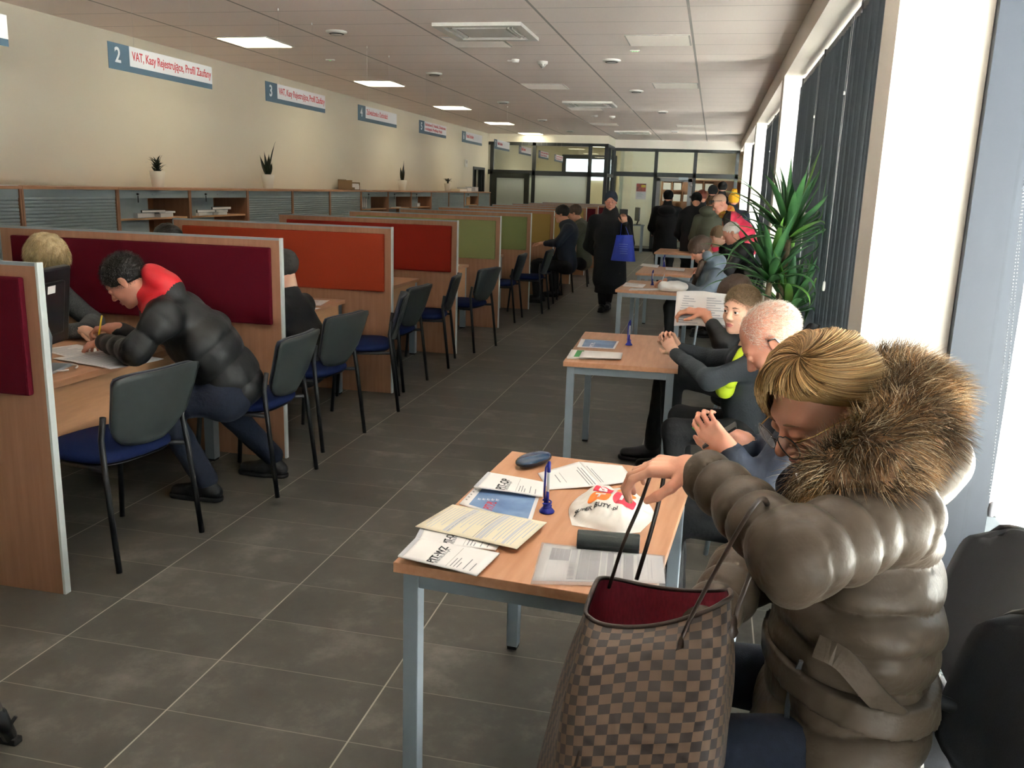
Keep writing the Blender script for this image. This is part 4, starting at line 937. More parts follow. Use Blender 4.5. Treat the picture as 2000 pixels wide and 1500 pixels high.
from mathutils.noise import noise as pnoise
def bag_h(u, v):
    """height field of the crumpled bag; u across, v away from the camera, both -1..1"""
    rr = (abs(u)**2.6+abs(v)**2.6)**(1/2.6); h = .060*max(0, 1-rr**2.3)**.68
    n = pnoise(V((u*2.2+3, v*2.2, .3)))*.015+abs(pnoise(V((u*4.5, v*4.5+7, 1.3))))*.008
    return h+(n*min(1, (1-rr)*4) if rr < 1 else 0)
bw_, bd_ = .114, .140; bdx = V((1, .05, 0)); 
def bagp(u, v):
    return V((u*bw_*(1+.06*math.sin(v*3+1)), v*bd_*(1+.05*math.sin(u*4)), 0))
q = MB(); NB = 44
q.grid(lambda a, b: (lambda u, v: bagp(u*(1-.14*v*v), v*(1-.14*u*u))+V((0, 0, max(.0012, bag_h(u, v)))))(a*2-1, b*2-1), NB, NB)
ob = q.build('bag_film', M['bag_white'], r)
ob.location = (0, 0, 0)
me = ob.data; bvb = BVHTree_.FromPolygons([v.co[:] for v in me.vertices], [p.vertices[:] for p in me.polygons])
def drape(mesh_obj, cx, cy, off=.0012, ang=0):
    """lay a flat decal mesh onto the bag"""
    ca, sa = math.cos(ang), math.sin(ang)
    for v in mesh_obj.data.vertices:
        x, y = v.co.x*ca-v.co.y*sa+cx, v.co.x*sa+v.co.y*ca+cy; h = bvb.ray_cast(V((x, y, .4)), V((0, 0, -1)))
        v.co = V((x, y, (h[0].z if h[0] else 0)+off))
    mesh_obj.data.update()
def blob(w, h, m, cx, cy, ang, nm):
    q = MB(); n = 8; rings = [[(w/2*abs(math.cos(a))**.55*math.copysign(1, math.cos(a))*k/n, h/2*abs(math.sin(a))**.55*math.copysign(1, math.sin(a))*k/n, 0) for a in [2*PI*i/32 for i in range(32)]] for k in range(n+1)]
    q.smooth = True; q.add([p for rg_ in rings for p in rg_], [(k*32+i, k*32+(i+1) % 32, (k+1)*32+(i+1) % 32, (k+1)*32+i) for k in range(n) for i in range(32)]); o = q.build(nm, M[m], r); drape(o, cx, cy, .0012, ang)
def subdiv_text(body, size, cx, cy, ang, m, bold=.04, nm='logo_letter'):
    o = text_mesh(nm, body, size, TR(-size*.3*len(body), -size*.34, 0), M[m], r, bold=bold, depth=0)
    bm = bmesh.new(); bm.from_mesh(o.data); bmesh.ops.triangulate(bm, faces=bm.faces); bmesh.ops.subdivide_edges(bm, edges=bm.edges[:], cuts=1); bm.to_mesh(o.data); bm.free(); drape(o, cx, cy, .0022, ang)
A_ = -.12
for (ch, col, x, y, w, h) in (('B', 'crimson', -.030, .016, .058, .044), ('A', 'orange', .034, .022, .054, .042), ('T', 'orange', -.036, -.034, .062, .050), ('I', 'crimson', .034, -.036, .062, .060)):
    blob(w, h, col, x+.005, y, A_, 'logo_patch'); subdiv_text(ch, .044, x+.005, y, A_, 'sign_white')
subdiv_text('SUPER BUTY .pl', .018, -.02, -.076, A_, 'ink', .02, 'logo_words')
# ============================================================ smooth implicit bodies
V = Vector
def npv(p): return np.array(tuple(p), dtype=np.float32)
def basis(f, u):
    f = V(f).normalized(); u = V(u); r = f.cross(u).normalized(); u = r.cross(f).normalized(); return r, f, u
class Sdf:
    def __init__(s, k=.02): s.p = []; s.k = k
    def cap(s, a, b, ra, rb, k=None, side=None, w=1.0, q=None, neg=False, lump=None):
        """tapered round limb; side/w: wider along one direction; q=(pitch, depth, phase): quilting rings"""
        s.p.append(('cap', npv(a), npv(b), ra, rb, None if side is None else npv(V(side).normalized()), w, q, k if k is not None else s.k, neg)); return s
    def ell(s, c, r, R=None, k=None, neg=False):
        """ellipsoid, R = (right, forward, up) axes"""
        if R is None: R = (V((1, 0, 0)), V((0, 1, 0)), V((0, 0, 1)))
        s.p.append(('ell', npv(c), np.array(r, np.float32), np.array([npv(x) for x in R]), k if k is not None else s.k, neg)); return s
    def rng(s, p):
        if p[0] == 'cap':
            m = max(p[3], p[4])*max(1, p[6])+(.02 if p[7] else 0); return np.minimum(p[1], p[2])-m, np.maximum(p[1], p[2])+m
        e = np.sqrt(((p[3]*p[2][:, None])**2).sum(0)); return p[1]-e, p[1]+e
    def mesh(s, h, disp=None, amp=.0, org=(0, 0, 0), clip=None):
        org = npv(org)
        los, his = zip(*[s.rng(p) for p in s.p if not p[-1]])
        lo = np.min(los, 0)-3*h-amp; hi = np.max(his, 0)+3*h+amp
        n = np.ceil((hi-lo)/h).astype(int)+1
        D = np.full(n, .3, np.float32)
        for p in s.p:
            k = p[-2]; a, b = s.rng(p); m = k+3*h+amp+.01
            i0 = np.maximum(0, np.floor((a-m-lo)/h).astype(int)); i1 = np.minimum(n, np.ceil((b+m-lo)/h).astype(int)+1)
            if (i1 <= i0).any(): continue
            X = (lo[0]+h*np.arange(i0[0], i1[0], dtype=np.float32))[:, None, None]; Y = (lo[1]+h*np.arange(i0[1], i1[1], dtype=np.float32))[None, :, None]; Z = (lo[2]+h*np.arange(i0[2], i1[2], dtype=np.float32))[None, None, :]
            if p[0] == 'cap':
                _, A, B, ra, rb, side, w, q, k, neg = p
                ba = B-A; L2 = float(ba@ba)+1e-9; L = math.sqrt(L2)
                px, py, pz = X-A[0], Y-A[1], Z-A[2]
                t0 = (px*ba[0]+py*ba[1]+pz*ba[2])/L2; t = np.clip(t0, 0, 1)
                dx, dy, dz = px-t*ba[0], py-t*ba[1], pz-t*ba[2]
                d2 = dx*dx+dy*dy+dz*dz
                if side is not None:
                    ds = dx*side[0]+dy*side[1]+dz*side[2]; d2 = np.maximum(d2-ds*ds, 0)+(ds/w)**2
                r = ra+(rb-ra)*t
                if q:
                    pitch, dep, ph = q[:3]; hh = t0*L
                    if len(q) > 3: hh = (X-q[3][0])*q[4][0]+(Y-q[3][1])*q[4][1]+(Z-q[3][2])*q[4][2]+.007*np.sin(X*17+Y*11)+.004*np.sin(Y*31-X*9)
                    r = r-dep*(1-np.abs(np.sin(PI*(hh/pitch+ph+.06*np.sin(hh*40+t0*3))))**.42)
                d = np.sqrt(d2)-r
            else:
                _, c, r, R, k, neg = p
                px, py, pz = X-c[0], Y-c[1], Z-c[2]
                l = [px*R[i][0]+py*R[i][1]+pz*R[i][2] for i in range(3)]
                k0 = np.sqrt((l[0]/r[0])**2+(l[1]/r[1])**2+(l[2]/r[2])**2)+1e-6
                k1 = np.sqrt((l[0]/r[0]**2)**2+(l[1]/r[1]**2)**2+(l[2]/r[2]**2)**2)+1e-6
                d = k0*(k0-1)/k1
            sl = tuple(slice(a_, b_) for a_, b_ in zip(i0, i1)); E = D[sl]
            if neg:
                d = -d; hh = np.maximum(k-np.abs(E-d), 0)/max(k, 1e-6); D[sl] = np.maximum(E, d)+hh*hh*k*.25
            else:
                hh = np.maximum(k-np.abs(E-d), 0)/max(k, 1e-6); D[sl] = np.minimum(E, d)-hh*hh*k*.25
        if disp is not None:
            idx = np.argwhere(np.abs(D) < amp+2.5*h); P = lo+idx*h
            D[tuple(idx.T)] += disp(P.astype(np.float32))
        if clip is not None:
            for (c, nn) in clip:   # keep the side where (p-c).n < 0
                c, nn = npv(c), npv(nn)
                g = (lo[0]+h*np.arange(n[0])-c[0])[:, None, None]*nn[0]+(lo[1]+h*np.arange(n[1])-c[1])[None, :, None]*nn[1]+(lo[2]+h*np.arange(n[2])-c[2])[None, None, :]*nn[2]
                D = np.maximum(D, g.astype(np.float32))
        return nets(D, lo-org, h)
def nets(D, lo, h):
    S = D < 0; nx, ny, nz = D.shape
    c = [S[i:nx-1+i, j:ny-1+j, k:nz-1+k] for i in (0, 1) for j in (0, 1) for k in (0, 1)]
    cnt = np.zeros(c[0].shape, np.uint8)
    for q in c: cnt += q
    act = (cnt > 0) & (cnt < 8); idx = np.argwhere(act)
    vid = np.full(act.shape, -1, np.int64); vid[act] = np.arange(len(idx))
    acc = np.zeros((len(idx), 3)); num = np.zeros(len(idx)); I, J, K = idx.T
    cor = [(i, j, k) for i in (0, 1) for j in (0, 1) for k in (0, 1)]
    for a in cor:
        for ax in range(3):
            if a[ax]: continue
            b = list(a); b[ax] = 1
            va = D[I+a[0], J+a[1], K+a[2]]; vb = D[I+b[0], J+b[1], K+b[2]]; m = (va < 0) != (vb < 0)
            t = np.where(m, va/(va-vb+1e-12), 0)
            pt = np.array(a, float)+np.zeros((len(idx), 3)); pt[:, ax] += t
            acc[m] += pt[m]; num[m] += 1
    v = (idx+acc/num[:, None])*h+lo
    quads = []
    for ax in range(3):
        sl0 = [slice(1, -1)]*3; sl1 = [slice(1, -1)]*3; sl0[ax] = slice(0, -1); sl1[ax] = slice(1, None)
        a = S[tuple(sl0)]; b = S[tuple(sl1)]; e = np.argwhere(a != b)
        off = np.ones(3, int); off[ax] = 0; e = e+off
        flip = ~S[tuple(e.T)]
        o1, o2 = [(1, 2), (2, 0), (0, 1)][ax]
        def cell(d1, d2):
            q = e.copy(); q[:, o1] -= d1; q[:, o2] -= d2; return vid[tuple(q.T)]
        Q = np.stack([cell(1, 1), cell(0, 1), cell(0, 0), cell(1, 0)], 1)
        Q[flip] = Q[flip][:, ::-1]; quads.append(Q)
    return v, np.concatenate(quads)
def mesh_np(name, parts, mats, parent=None, paint=None, attr=None):
    """parts: list of (verts, quads, material index)"""
    vs = []; qs = []; mi = []; o = 0
    for v, q, m in parts:
        vs.append(v); qs.append(q+o); mi.append(np.full(len(q), m, np.int32)); o += len(v)
    v = np.concatenate(vs); q = np.concatenate(qs); mi = np.concatenate(mi); nc = q.shape[1]
    me = bpy.data.meshes.new(name); me.vertices.add(len(v)); me.vertices.foreach_set('co', v.astype(np.float32).ravel())
    me.loops.add(q.size); me.loops.foreach_set('vertex_index', q.astype(np.int32).ravel())
    me.polygons.add(len(q)); me.polygons.foreach_set('loop_start', np.arange(0, q.size, nc, dtype=np.int32))
    mats = mats if isinstance(mats, (list, tuple)) else [mats]
    for m in mats: me.materials.append(m)
    if paint:
        cen = v[q].mean(1)
        for fn, m in paint: mi = np.where(fn(cen), m, mi)
    me.polygons.foreach_set('material_index', mi.astype(np.int32)); me.polygons.foreach_set('use_smooth', np.ones(len(q), bool))
    me.update(calc_edges=True)
    if attr is not None:
        a = me.color_attributes.new('Col', 'FLOAT_COLOR', 'POINT'); a.data.foreach_set('color', attr.astype(np.float32).ravel())
    return link(name, me, parent)
def wrinkle(amp, fr=18, seed=0):
    rg = np.random.RandomState(seed); K = [(rg.normal(size=3)*fr, rg.uniform(0, 6.28)) for _ in range(7)]
    def f(P):
        s = 0
        for i, (k, ph) in enumerate(K): s = s+np.sin(P@k.astype(np.float32)+ph+1.5*np.sin(P@K[(i+1) % 7][0].astype(np.float32)*.6))
        return (amp*s/4).astype(np.float32)
    return f
def strands(name, roots, dirs, lens, rad, m, parent, org, cols=None, bend=None, nseg=3, jit=.2, seed=1):
    """many thin tapered hairs, one mesh"""
    rg = np.random.RandomState(seed); N = len(roots); roots = np.asarray(roots, float)-npv(org); dirs = np.asarray(dirs, float)
    dirs = dirs+rg.normal(size=dirs.shape)*jit; dirs /= np.linalg.norm(dirs, axis=1)[:, None]
    a = np.cross(dirs, [0.3, .5, .8]); a /= np.linalg.norm(a, axis=1)[:, None]+1e-9; b = np.cross(dirs, a)
    lens = np.broadcast_to(lens, (N,)); P = roots.copy(); d = dirs.copy(); V_ = []; bend = np.zeros(3) if bend is None else np.asarray(bend)
    for i in range(nseg+1):
        r = rad*(1-(i/nseg))**.7+rad*.12
        for k in range(3):
            an = 2*PI*k/3; V_.append(P+r*(math.cos(an)*a+math.sin(an)*b))
        d = d+bend/nseg; d /= np.linalg.norm(d, axis=1)[:, None]; P = P+d*(lens/nseg)[:, None]
    Vs = np.stack(V_, 1).reshape(-1, 3); per = 3*(nseg+1)
    base = np.arange(N)[:, None]*per; q = []
    for i in range(nseg):
        for k in range(3): q.append(np.concatenate([base+i*3+k, base+i*3+(k+1) % 3, base+(i+1)*3+(k+1) % 3, base+(i+1)*3+k], 1))
    Q = np.concatenate(q)
    attr = None
    if cols is not None:  # cols: (N, nseg+1, 4)
        attr = np.repeat(cols, 3, axis=1).reshape(-1, 4)
    return mesh_np(name, [(Vs, Q, 0)], m, parent, attr=attr)
def head_sdf(s, c, f, u, sc=1.0, nose=1.0, mouth=0.0, jaw=1.0, fat=1.0, lid=0.0):
    R = basis(f, u); r, f, u = R; c = V(c)
    def P(x, y, z): return c+(r*x+f*y+u*z)*sc
    def E(x, y, z, a, b, d, k=.014, neg=False): s.ell(P(x, y, z), (a*sc, b*sc, d*sc), R, k*sc, neg)
    E(0, -.014, .034, .074, .094, .080, .01); E(0, .022, -.03, .061*fat, .064, .085, .03); E(0, .034, -.078, .045*jaw*fat, .046, .036, .03)
    E(0, .070, -.100, .019, .017, .015, .02); E(.036, .056, -.032, .024*fat, .023, .024, .02); E(-.036, .056, -.032, .024*fat, .023, .024, .02)
    E(0, .070, .024, .050, .017, .014, .02)
    for sx in (-1, 1):
        E(sx*.031, .100, .000, .017, .014, .011, .012, True)
        E(sx*.031, .079+.0015*lid, .0065-.004*lid, .0165, .0105+.001*lid, .0065+.004*lid, .004); E(sx*.031, .079, -.0085, .0155, .0095, .005, .004)
        E(sx*.077, -.010, -.006, .007, .018, .031, .006); E(sx*.084, -.004, -.003, .004, .010, .018, .006, True); E(sx*.077, -.006, -.030, .006, .010, .012, .006)
    s.cap(P(0, .082, .006), P(0, .104*nose, -.030), .008*sc, .0115*sc, .010*sc); E(.011, .094, -.036, .008, .010, .007, .006); E(-.011, .094, -.036, .008, .010, .007, .006)
    E(0, .087, -.062, .021, .011, .0055, .005); E(0, .086, -.073, .018, .011, .0065, .004)
    E(0, .103, -.0672, .022, .010, .0013+mouth, .003, True)
    return P, R
def eyes(P, R, sc, root, org, iris='#5b6b7a', closed=False):
    if closed: return
    for sx in (-1, 1):
        m = MB(); c = P(sx*.031, .0775, .0)-V(org); rad = .0118*sc
        r, f, u = R
        for mi_, prof in ((0, (0.62, PI)), (1, (0.25, .62)), (2, (0, .25))):
            m.m = mi_; nn = 8
            def fn(a, b_, p=prof): 
                th = p[0]+(p[1]-p[0])*a; ph = 2*PI*b_; return c+rad*(math.cos(th)*f+math.sin(th)*(math.cos(ph)*r+math.sin(ph)*u))*(1.0 if mi_ == 0 else 1.004)
            m.grid(fn, nn, 16)
        m.build('eye', [M['eye_white'], mat('iris', iris, .2), M['pupil']], root)
def brows(P, R, sc, root, org, m, thick=.0035):
    for sx in (-1, 1):
        q = MB(); q.tube([P(sx*.014, .0875, .0195)-V(org), P(sx*.028, .0885, .0235)-V(org), P(sx*.046, .077, .0195)-V(org)], [thick*sc, thick*sc, thick*.4*sc], 6, flat=.7); q.build('eyebrow', m, root)
M['eye_white'] = mat('eye_white', '#d8d2cc', .25); M['pupil'] = mat('pupil', '#0c0c0e', .1)
def skin(nm, c, c2=None): return mat(nm, c, .5, var=.1, vscale=9, col2=c2, sss=.08, bump=.05, bscale=200, spec=.35)
M['skin'] = skin('skin_fair', '#d8a58a', '#c98a70'); M['skin_red'] = skin('skin_ruddy', '#cd977f', '#bb7d68'); M['skin_pale'] = skin('skin_pale', '#ddb49c', '#cf9c84')
M['lips'] = mat('lips', '#b56c66', .45)
def hand(s, wr, d, pn, sc=1.0, side=1, curl=.35, spread=.10, thumb=.5, fingers=None, k=.006):
    """wr wrist, d direction to the fingers, pn palm normal (points out of the palm), side +1: thumb on the d x pn side"""
    d = V(d).normalized(); pn = (V(pn)-d*V(pn).dot(d)).normalized(); t = d.cross(pn)*side
    wr = V(wr); L = .095*sc
    for i, off in enumerate((-.031, -.011, .010, .030)):
        kn = wr+d*(L*(1, .99, .95, .88)[3-i] if False else L*(.90, .97, 1.0, .96)[i])+t*off*sc
        s.cap(wr+t*off*.55*sc+d*.012, kn, .0135*sc, .0112*sc, .012)
        c = fingers[i] if fingers else curl
        ln = (.034, .043, .047, .042)[i]*sc; dd = (d+t*(off*spread*18)*.5).normalized(); p = kn; rr = (.0078, .0088, .0090, .0090)[i]*sc
        ang = c*.8
        for j, fl in enumerate((1.0, .66, .52)):
            v = (dd*math.cos(ang)+pn*math.sin(ang)).normalized(); q = p+v*ln*fl
            s.cap(p, q, rr*(1-.10*j), rr*(1-.10*(j+1)), k*.6); p = q; ang += c*1.1
    # thumb from the side of the palm
    p = wr+d*.028*sc+t*.026*sc; v = (d*.62+t*.72+pn*.35*thumb*2).normalized(); q = p+v*.040*sc
    s.cap(wr+d*.02*sc+t*.012*sc, p, .016*sc, .0135*sc, .012); s.cap(p, q, .0135*sc, .0105*sc, k)
    v2 = (d*.85+t*.30+pn*.45*thumb*2).normalized(); q2 = q+v2*.030*sc; s.cap(q, q2, .0105*sc, .0092*sc, k); v3 = (d*.95+t*.05+pn*.4*thumb*2).normalized(); s.cap(q2, q2+v3*.022*sc, .0092*sc, .0072*sc, k)
    s.cap(wr-d*.02, wr+d*.03*sc, .026*sc, .028*sc, .012, side=t, w=1.15)
def shoe(name, an, toe, m, root, org, sc=1.0, sole=None, zf=0.0):
    """a shoe from ankle joint towards the toe, sole on the floor"""
    an = V(an); d = V(toe)-an; d.z = 0; d = d.normalized(); side = d.cross(V((0, 0, 1))); z = zf
    s = Sdf(.02); b = V((an.x, an.y, z))-d*.05*sc
    s.cap(b+V((0, 0, .045*sc)), b+d*.10*sc+V((0, 0, .05*sc)), .038*sc, .040*sc, .03, side=side, w=.95); s.cap(b+d*.10*sc+V((0, 0, .045*sc)), b+d*.215*sc+V((0, 0, .036*sc)), .042*sc, .032*sc, .03, side=side, w=1.15)
    s.cap(b+d*.03*sc+V((0, 0, .06*sc)), an+V((0, 0, .03)), .036*sc, .040*sc, .03)
    v, q = s.mesh(.008, org=org, clip=[((0, 0, z+.018), (0, 0, -1))]); o = mesh_np('shoe', [(v, q, 0)], m, root)
    s = Sdf(.01); s.cap(b+V((0, 0, .012)), b+d*.10*sc+V((0, 0, .012)), .041*sc, .043*sc, .01, side=side, w=.98); s.cap(b+d*.1*sc+V((0, 0, .012)), b+d*.222*sc+V((0, 0, .014)), .045*sc, .036*sc, .01, side=side, w=1.12)
    v, q = s.mesh(.008, org=org, clip=[((0, 0, z), (0, 0, -1)), ((0, 0, z+.024), (0, 0, 1))]); mesh_np('shoe_sole', [(v, q, 0)], sole or M['rubber'], o)
    return o
def person(label, base, J, C, group=None):
    """J: joints (world). C: clothes and looks. Returns root and helper values."""
    base = V(base); root = thing('person', label, 'person', tuple(base), group=group); g = {k: (V(v) if not isinstance(v, (int, float, str, bool)) else v) for k, v in J.items()}
    hs = C.get('head_scale', 1.0); hr = C.get('hres', .005); br = C.get('bres', .016)
    parts = []; skinm = C.get('skin', M['skin'])
    s = Sdf(.02); P, R = head_sdf(s, g['head'], g['hf'], g['hu'], hs, nose=C.get('nose', 1), jaw=C.get('jaw', 1), fat=C.get('fat', 1), mouth=C.get('mouth', 0), lid=C.get('lid', 0))
    s.cap(P(0, -.022, -.05), g['neck'], .050*hs*C.get('neckw', 1), .056*hs*C.get('neckw', 1), .02)
    hv = s.mesh(hr, org=base); parts.append((*hv, 0))
    lip = npv(P(0, .092, -.0675)-base); Rm = np.array([npv(x) for x in R])
    def lipf(c):
        l = (c-lip)@Rm.T/hs; return (l[:, 0]/.021)**2+(l[:, 1]/.02)**2+(l[:, 2]/.0105)**2 < 1
    for sd, t in (('L', 1), ('R', -1)):
        if 'hd'+sd in g:
            s = Sdf(.008); hz = C.get('hand_scale', 1.0)
            hand(s, g['wr'+sd], g['hd'+sd], g['pn'+sd], hz, side=C.get('thumb'+sd, t), curl=C.get('curl'+sd, .4), fingers=C.get('fing'+sd), thumb=C.get('th'+sd, .5))
            e = (g['el'+sd]-g['wr'+sd]).normalized(); s.cap(g['wr'+sd], g['wr'+sd]+e*C.get('bare'+sd, .07), .026*hz, .032*hz, .01)
            parts.append((*s.mesh(C.get('handres', .004), org=base), 0))
    s = Sdf(.04); side = (g['shL']-g['shR']).normalized(); g['side'] = side; bw = C.get('bw', 1.0)
    ch = (g['shL']+g['shR'])/2
    s.cap(g['pel'], ch-V((0, 0, .06)), .11*bw, .11*bw, .05, side=side, w=1.25); s.cap(g['neck'], ch, .055, .07, .04)
    for sd in 'LR':
        s.cap(g['sh'+sd], g['el'+sd], .045, .036); s.cap(g['el'+sd], g['wr'+sd], .036, .024)
        if 'kn'+sd in g: s.cap(g['hp'+sd], g['kn'+sd], .07, .05); s.cap(g['kn'+sd], g['an'+sd], .045, .03)
    parts.append((*s.mesh(br, org=base), 0))
    mesh_np('body', parts, [skinm, C.get('lips', M['lips'])], root, paint=[(lipf, 1)])
    if C.get('eyes', True): eyes(P, R, hs, root, base, C.get('iris', '#5b6b7a'))
    if C.get('brow'): brows(P, R, hs, root, base, C['brow'])
    # jacket
    jr = C.get('jres', .012); q = C.get('quilt'); jw = C.get('jw', 1.0); sl = C.get('sleeve', 1.0)
    s = Sdf(C.get('jk', .03)); hem = g.get('hem', g['pel']); up = (ch-g['pel']).normalized()
    tq = (q[0]*1.05, q[1]*C.get('tqk', 1.2), .3, npv(g['pel']), npv(up)) if q else None; sq = (q[0]*C.get('sq', 1), q[1], .0) if q else None
    mid = g.get('belly', (g['pel']+ch)/2)
    g['tor'] = [(g['pel'], mid, .135*jw, .130*jw, .05, side, 1.22), (mid, ch-up*.05, .130*jw, .125*jw, .05, side, 1.32)]+([(g['pel'], hem, .135*jw, .150*jw, .05, side, 1.25)] if 'hem' in g else [])
    s.cap(g['pel'], mid, .135*jw, .130*jw, .05, side=side, w=1.22, q=tq); s.cap(mid, ch-up*.05, .130*jw, .125*jw, .05, side=side, w=1.32, q=tq)
    if 'hem' in g: s.cap(g['pel'], hem, .135*jw, .150*jw, .05, side=side, w=1.25, q=tq)
    s.cap(g['shL']-side*.03, g['shR']+side*.03, .075*jw, .075*jw, .05, q=tq)
    s.cap(ch, g['neck'], .085*jw, .070*C.get('collar', 1), .04)
    if C.get('collar_up'): s.cap(g['neck'], g['neck']+(g['head']-g['neck']).normalized()*C['collar_up'], .072, .074, .015)
    for sd in 'LR':
        s.cap(g['sh'+sd], g['el'+sd], .066*sl, .058*sl, .035, q=sq); e = (g['el'+sd]-g['wr'+sd]).normalized()
        s.cap(g['el'+sd], g['wr'+sd]+e*C.get('bare'+sd, .07)*.55, .058*sl, .042*sl, .03, q=sq)
    if C.get('hood'):
        hc, rr_ = C['hood']; s.ell(hc, rr_, k=.05)
    for a in C.get('jextra', []): s.cap(*a)
    for a in C.get('jell', []): s.ell(*a)
    wr = wrinkle(C.get('wr', .003), 22, C.get('seed', 1))
    hole = []
    v, qd = s.mesh(jr, disp=wr, amp=.006, org=base)
    mats = C['jacket'] if isinstance(C['jacket'], (list, tuple)) else [C['jacket']]
    jk = mesh_np('jacket', [(v, qd, 0)], mats, root, paint=[(fn, i) for fn, i in C.get('jpaint', [])]); g['jk'] = jk
    # trousers
    if 'knL' in g and C.get('trousers'):
        s = Sdf(.03); tw = C.get('tw', 1.0)
        s.cap(g['hpL'], g['hpR'], .115*tw, .115*tw, .04)
        for sd in 'LR': s.cap(g['hp'+sd], g['kn'+sd], .092*tw, .068*tw, .03); s.cap(g['kn'+sd], g['an'+sd]+V((0, 0, .02)), .066*tw, .052*tw, .03)
        v, qd = s.mesh(C.get('tres', .014), disp=wrinkle(.003, 25, 5), amp=.006, org=base); mesh_np('trousers', [(v, qd, 0)], C['trousers'], root)
        if C.get('shoes'):
            for sd in 'LR':
                if 'an'+sd in g: shoe('shoe', g['an'+sd], g['an'+sd]+g.get('toe'+sd, g.get('toe', V((-1, 0, 0)))), C['shoes'], root, base, C.get('shs', 1.0), zf=C.get('zf'+sd, 0))
    return root, g, P, R, base
def band(name, g, c, n, half, m, root, org, out=.008, res=.007):
    s = Sdf(.03)
    for a in g['tor']: s.cap(a[0], a[1], a[2]+out, a[3]+out, .05, side=a[5], w=a[6])
    c, n = V(c), V(n).normalized(); v, q = s.mesh(res, org=org, disp=wrinkle(.0015, 60, 3), amp=.003, clip=[(c+n*half, n), (c-n*half, -n)]); return mesh_np(name, [(v, q, 0)], m, root)
def hair_cap(P, R, sc, root, base, m, back=1.0, top=1.0, low=-.03, front=.045, res=.006, wave=.003, extra=None, name='hair', thick=.012, fr=70, slope=.42):
    """close hair: a shell over the skull, cut away over face and neck"""
    r, f, u = R; s = Sdf(.015); 
    s.ell(P(0, -.016, .038), ((.074+thick)*sc, (.094+thick)*sc, (.080+thick*top)*sc), R, .01)
    if extra: extra(s, P)
    # cut the face region
    s.ell(P(0, .105, -.045+front-.045), (.060*sc, .060*sc, .078*sc), R, .012, neg=True)
    cl = [(P(0, -.03, low), (f*slope-u).normalized())]
    v, q = s.mesh(res, disp=wrinkle(wave, fr, 3), amp=.006, org=base, clip=cl)
    return mesh_np(name, [(v, q, 0)], m, root)
def sample_surface(o, n, base, cond=None, seed=2):
    me = o.data; nv = len(me.vertices); co = np.zeros(nv*3, np.float32); me.vertices.foreach_get('co', co); co = co.reshape(-1, 3)
    no = np.zeros(nv*3, np.float32); me.vertices.foreach_get('normal', no); no = no.reshape(-1, 3); rg = np.random.RandomState(seed)
    id_ = np.arange(nv)
    if cond is not None: id_ = id_[cond(co, no)]
    id_ = rg.choice(id_, n); return co[id_]+rg.normal(size=(n, 3))*.002+npv(base), no[id_]
def hair_attr(name, rough=.45, spec=.4):
    m = mat(name, '#808080', rough, attr='Col', spec=spec); return m
M['hair_attr'] = hair_attr('hair_strands'); M['fur_attr'] = hair_attr('fur_strands', .7, .2)
def grad_cols(N, nseg, c_root, c_tip, var=.25, seed=3, mixes=None):
    rg = np.random.RandomState(seed); a = np.array(lin(c_root)); b = np.array(lin(c_tip)); t = np.linspace(0, 1, nseg+1)[None, :, None]
    c = a*(1-t)+b*t; c = np.repeat(c, N, 0); k = np.exp(rg.normal(size=(N, 1, 1))*var); c[..., :3] = np.clip(c[..., :3]*k, 0, 1)
    if mixes:
        for frac, cc in mixes:
            sel = rg.rand(N) < frac; c[sel, 1:, :3] = np.array(lin(cc))[:3]*k[sel]
    return c
# ============================================================ the woman with the fur hood, front right
M['coat'] = mat('taupe_nylon', '#51463b', .46, var=.10, vscale=5, bump=.4, bscale=30, spec=.22)
M['jeans'] = mat('dark_jeans', '#161e30', .9, var=.25, vscale=60, bump=.2, bscale=500)
M['blonde'] = mat('blonde_base', '#b58f58', .5, var=.35, vscale=20, stretch=(1, 1, 1), col2='#8a6a3c')
M['fur_base'] = mat('fur_base', '#7a5a3c', .9, var=.6, vscale=30, bump=1.0, bscale=60)
M['navy_knit'] = mat('navy_lining', '#20242e', .9, var=.2, vscale=40, bump=.3, bscale=200)
K = 1.06
def w1(px, py, y): return W(px, py, y=y*K)
def hdir(yaw, pitch):   # yaw 0 = facing -x, + towards the camera
    a, b_ = math.radians(yaw), math.radians(pitch); return V((-math.cos(b_)*math.cos(a), -math.cos(b_)*math.sin(a), -math.sin(b_)))
J = dict(head=w1(1610, 797, 1.62), hf=hdir(26, 29), hu=(0, 0, 1), neck=w1(1690, 925, 1.64), shL=w1(1745, 1010, 1.47), shR=w1(1640, 985, 1.84), elL=w1(1555, 1090, 1.30), wrL=w1(1372, 920, 1.54),
         elR=w1(1450, 1120, 1.74), wrR=w1(1335, 1275, 1.47), pel=w1(1640, 1395, 1.62), belly=w1(1672, 1200, 1.62), hem=w1(1610, 1500, 1.58), hdL=V((-1, .12, -.02)), pnL=V((-.35, .15, -1)), hdR=V((-.5, -.3, -.9)), pnR=V((1, 0, -.5)),
         hpL=V((.32, 1.60, .55)), hpR=V((.34, 1.86, .55)), knL=V((-.08, 1.50, .57)), knR=V((-.08, 1.82, .57)), anL=V((-.06, 1.52, .09)), anR=V((-.06, 1.80, .09)))
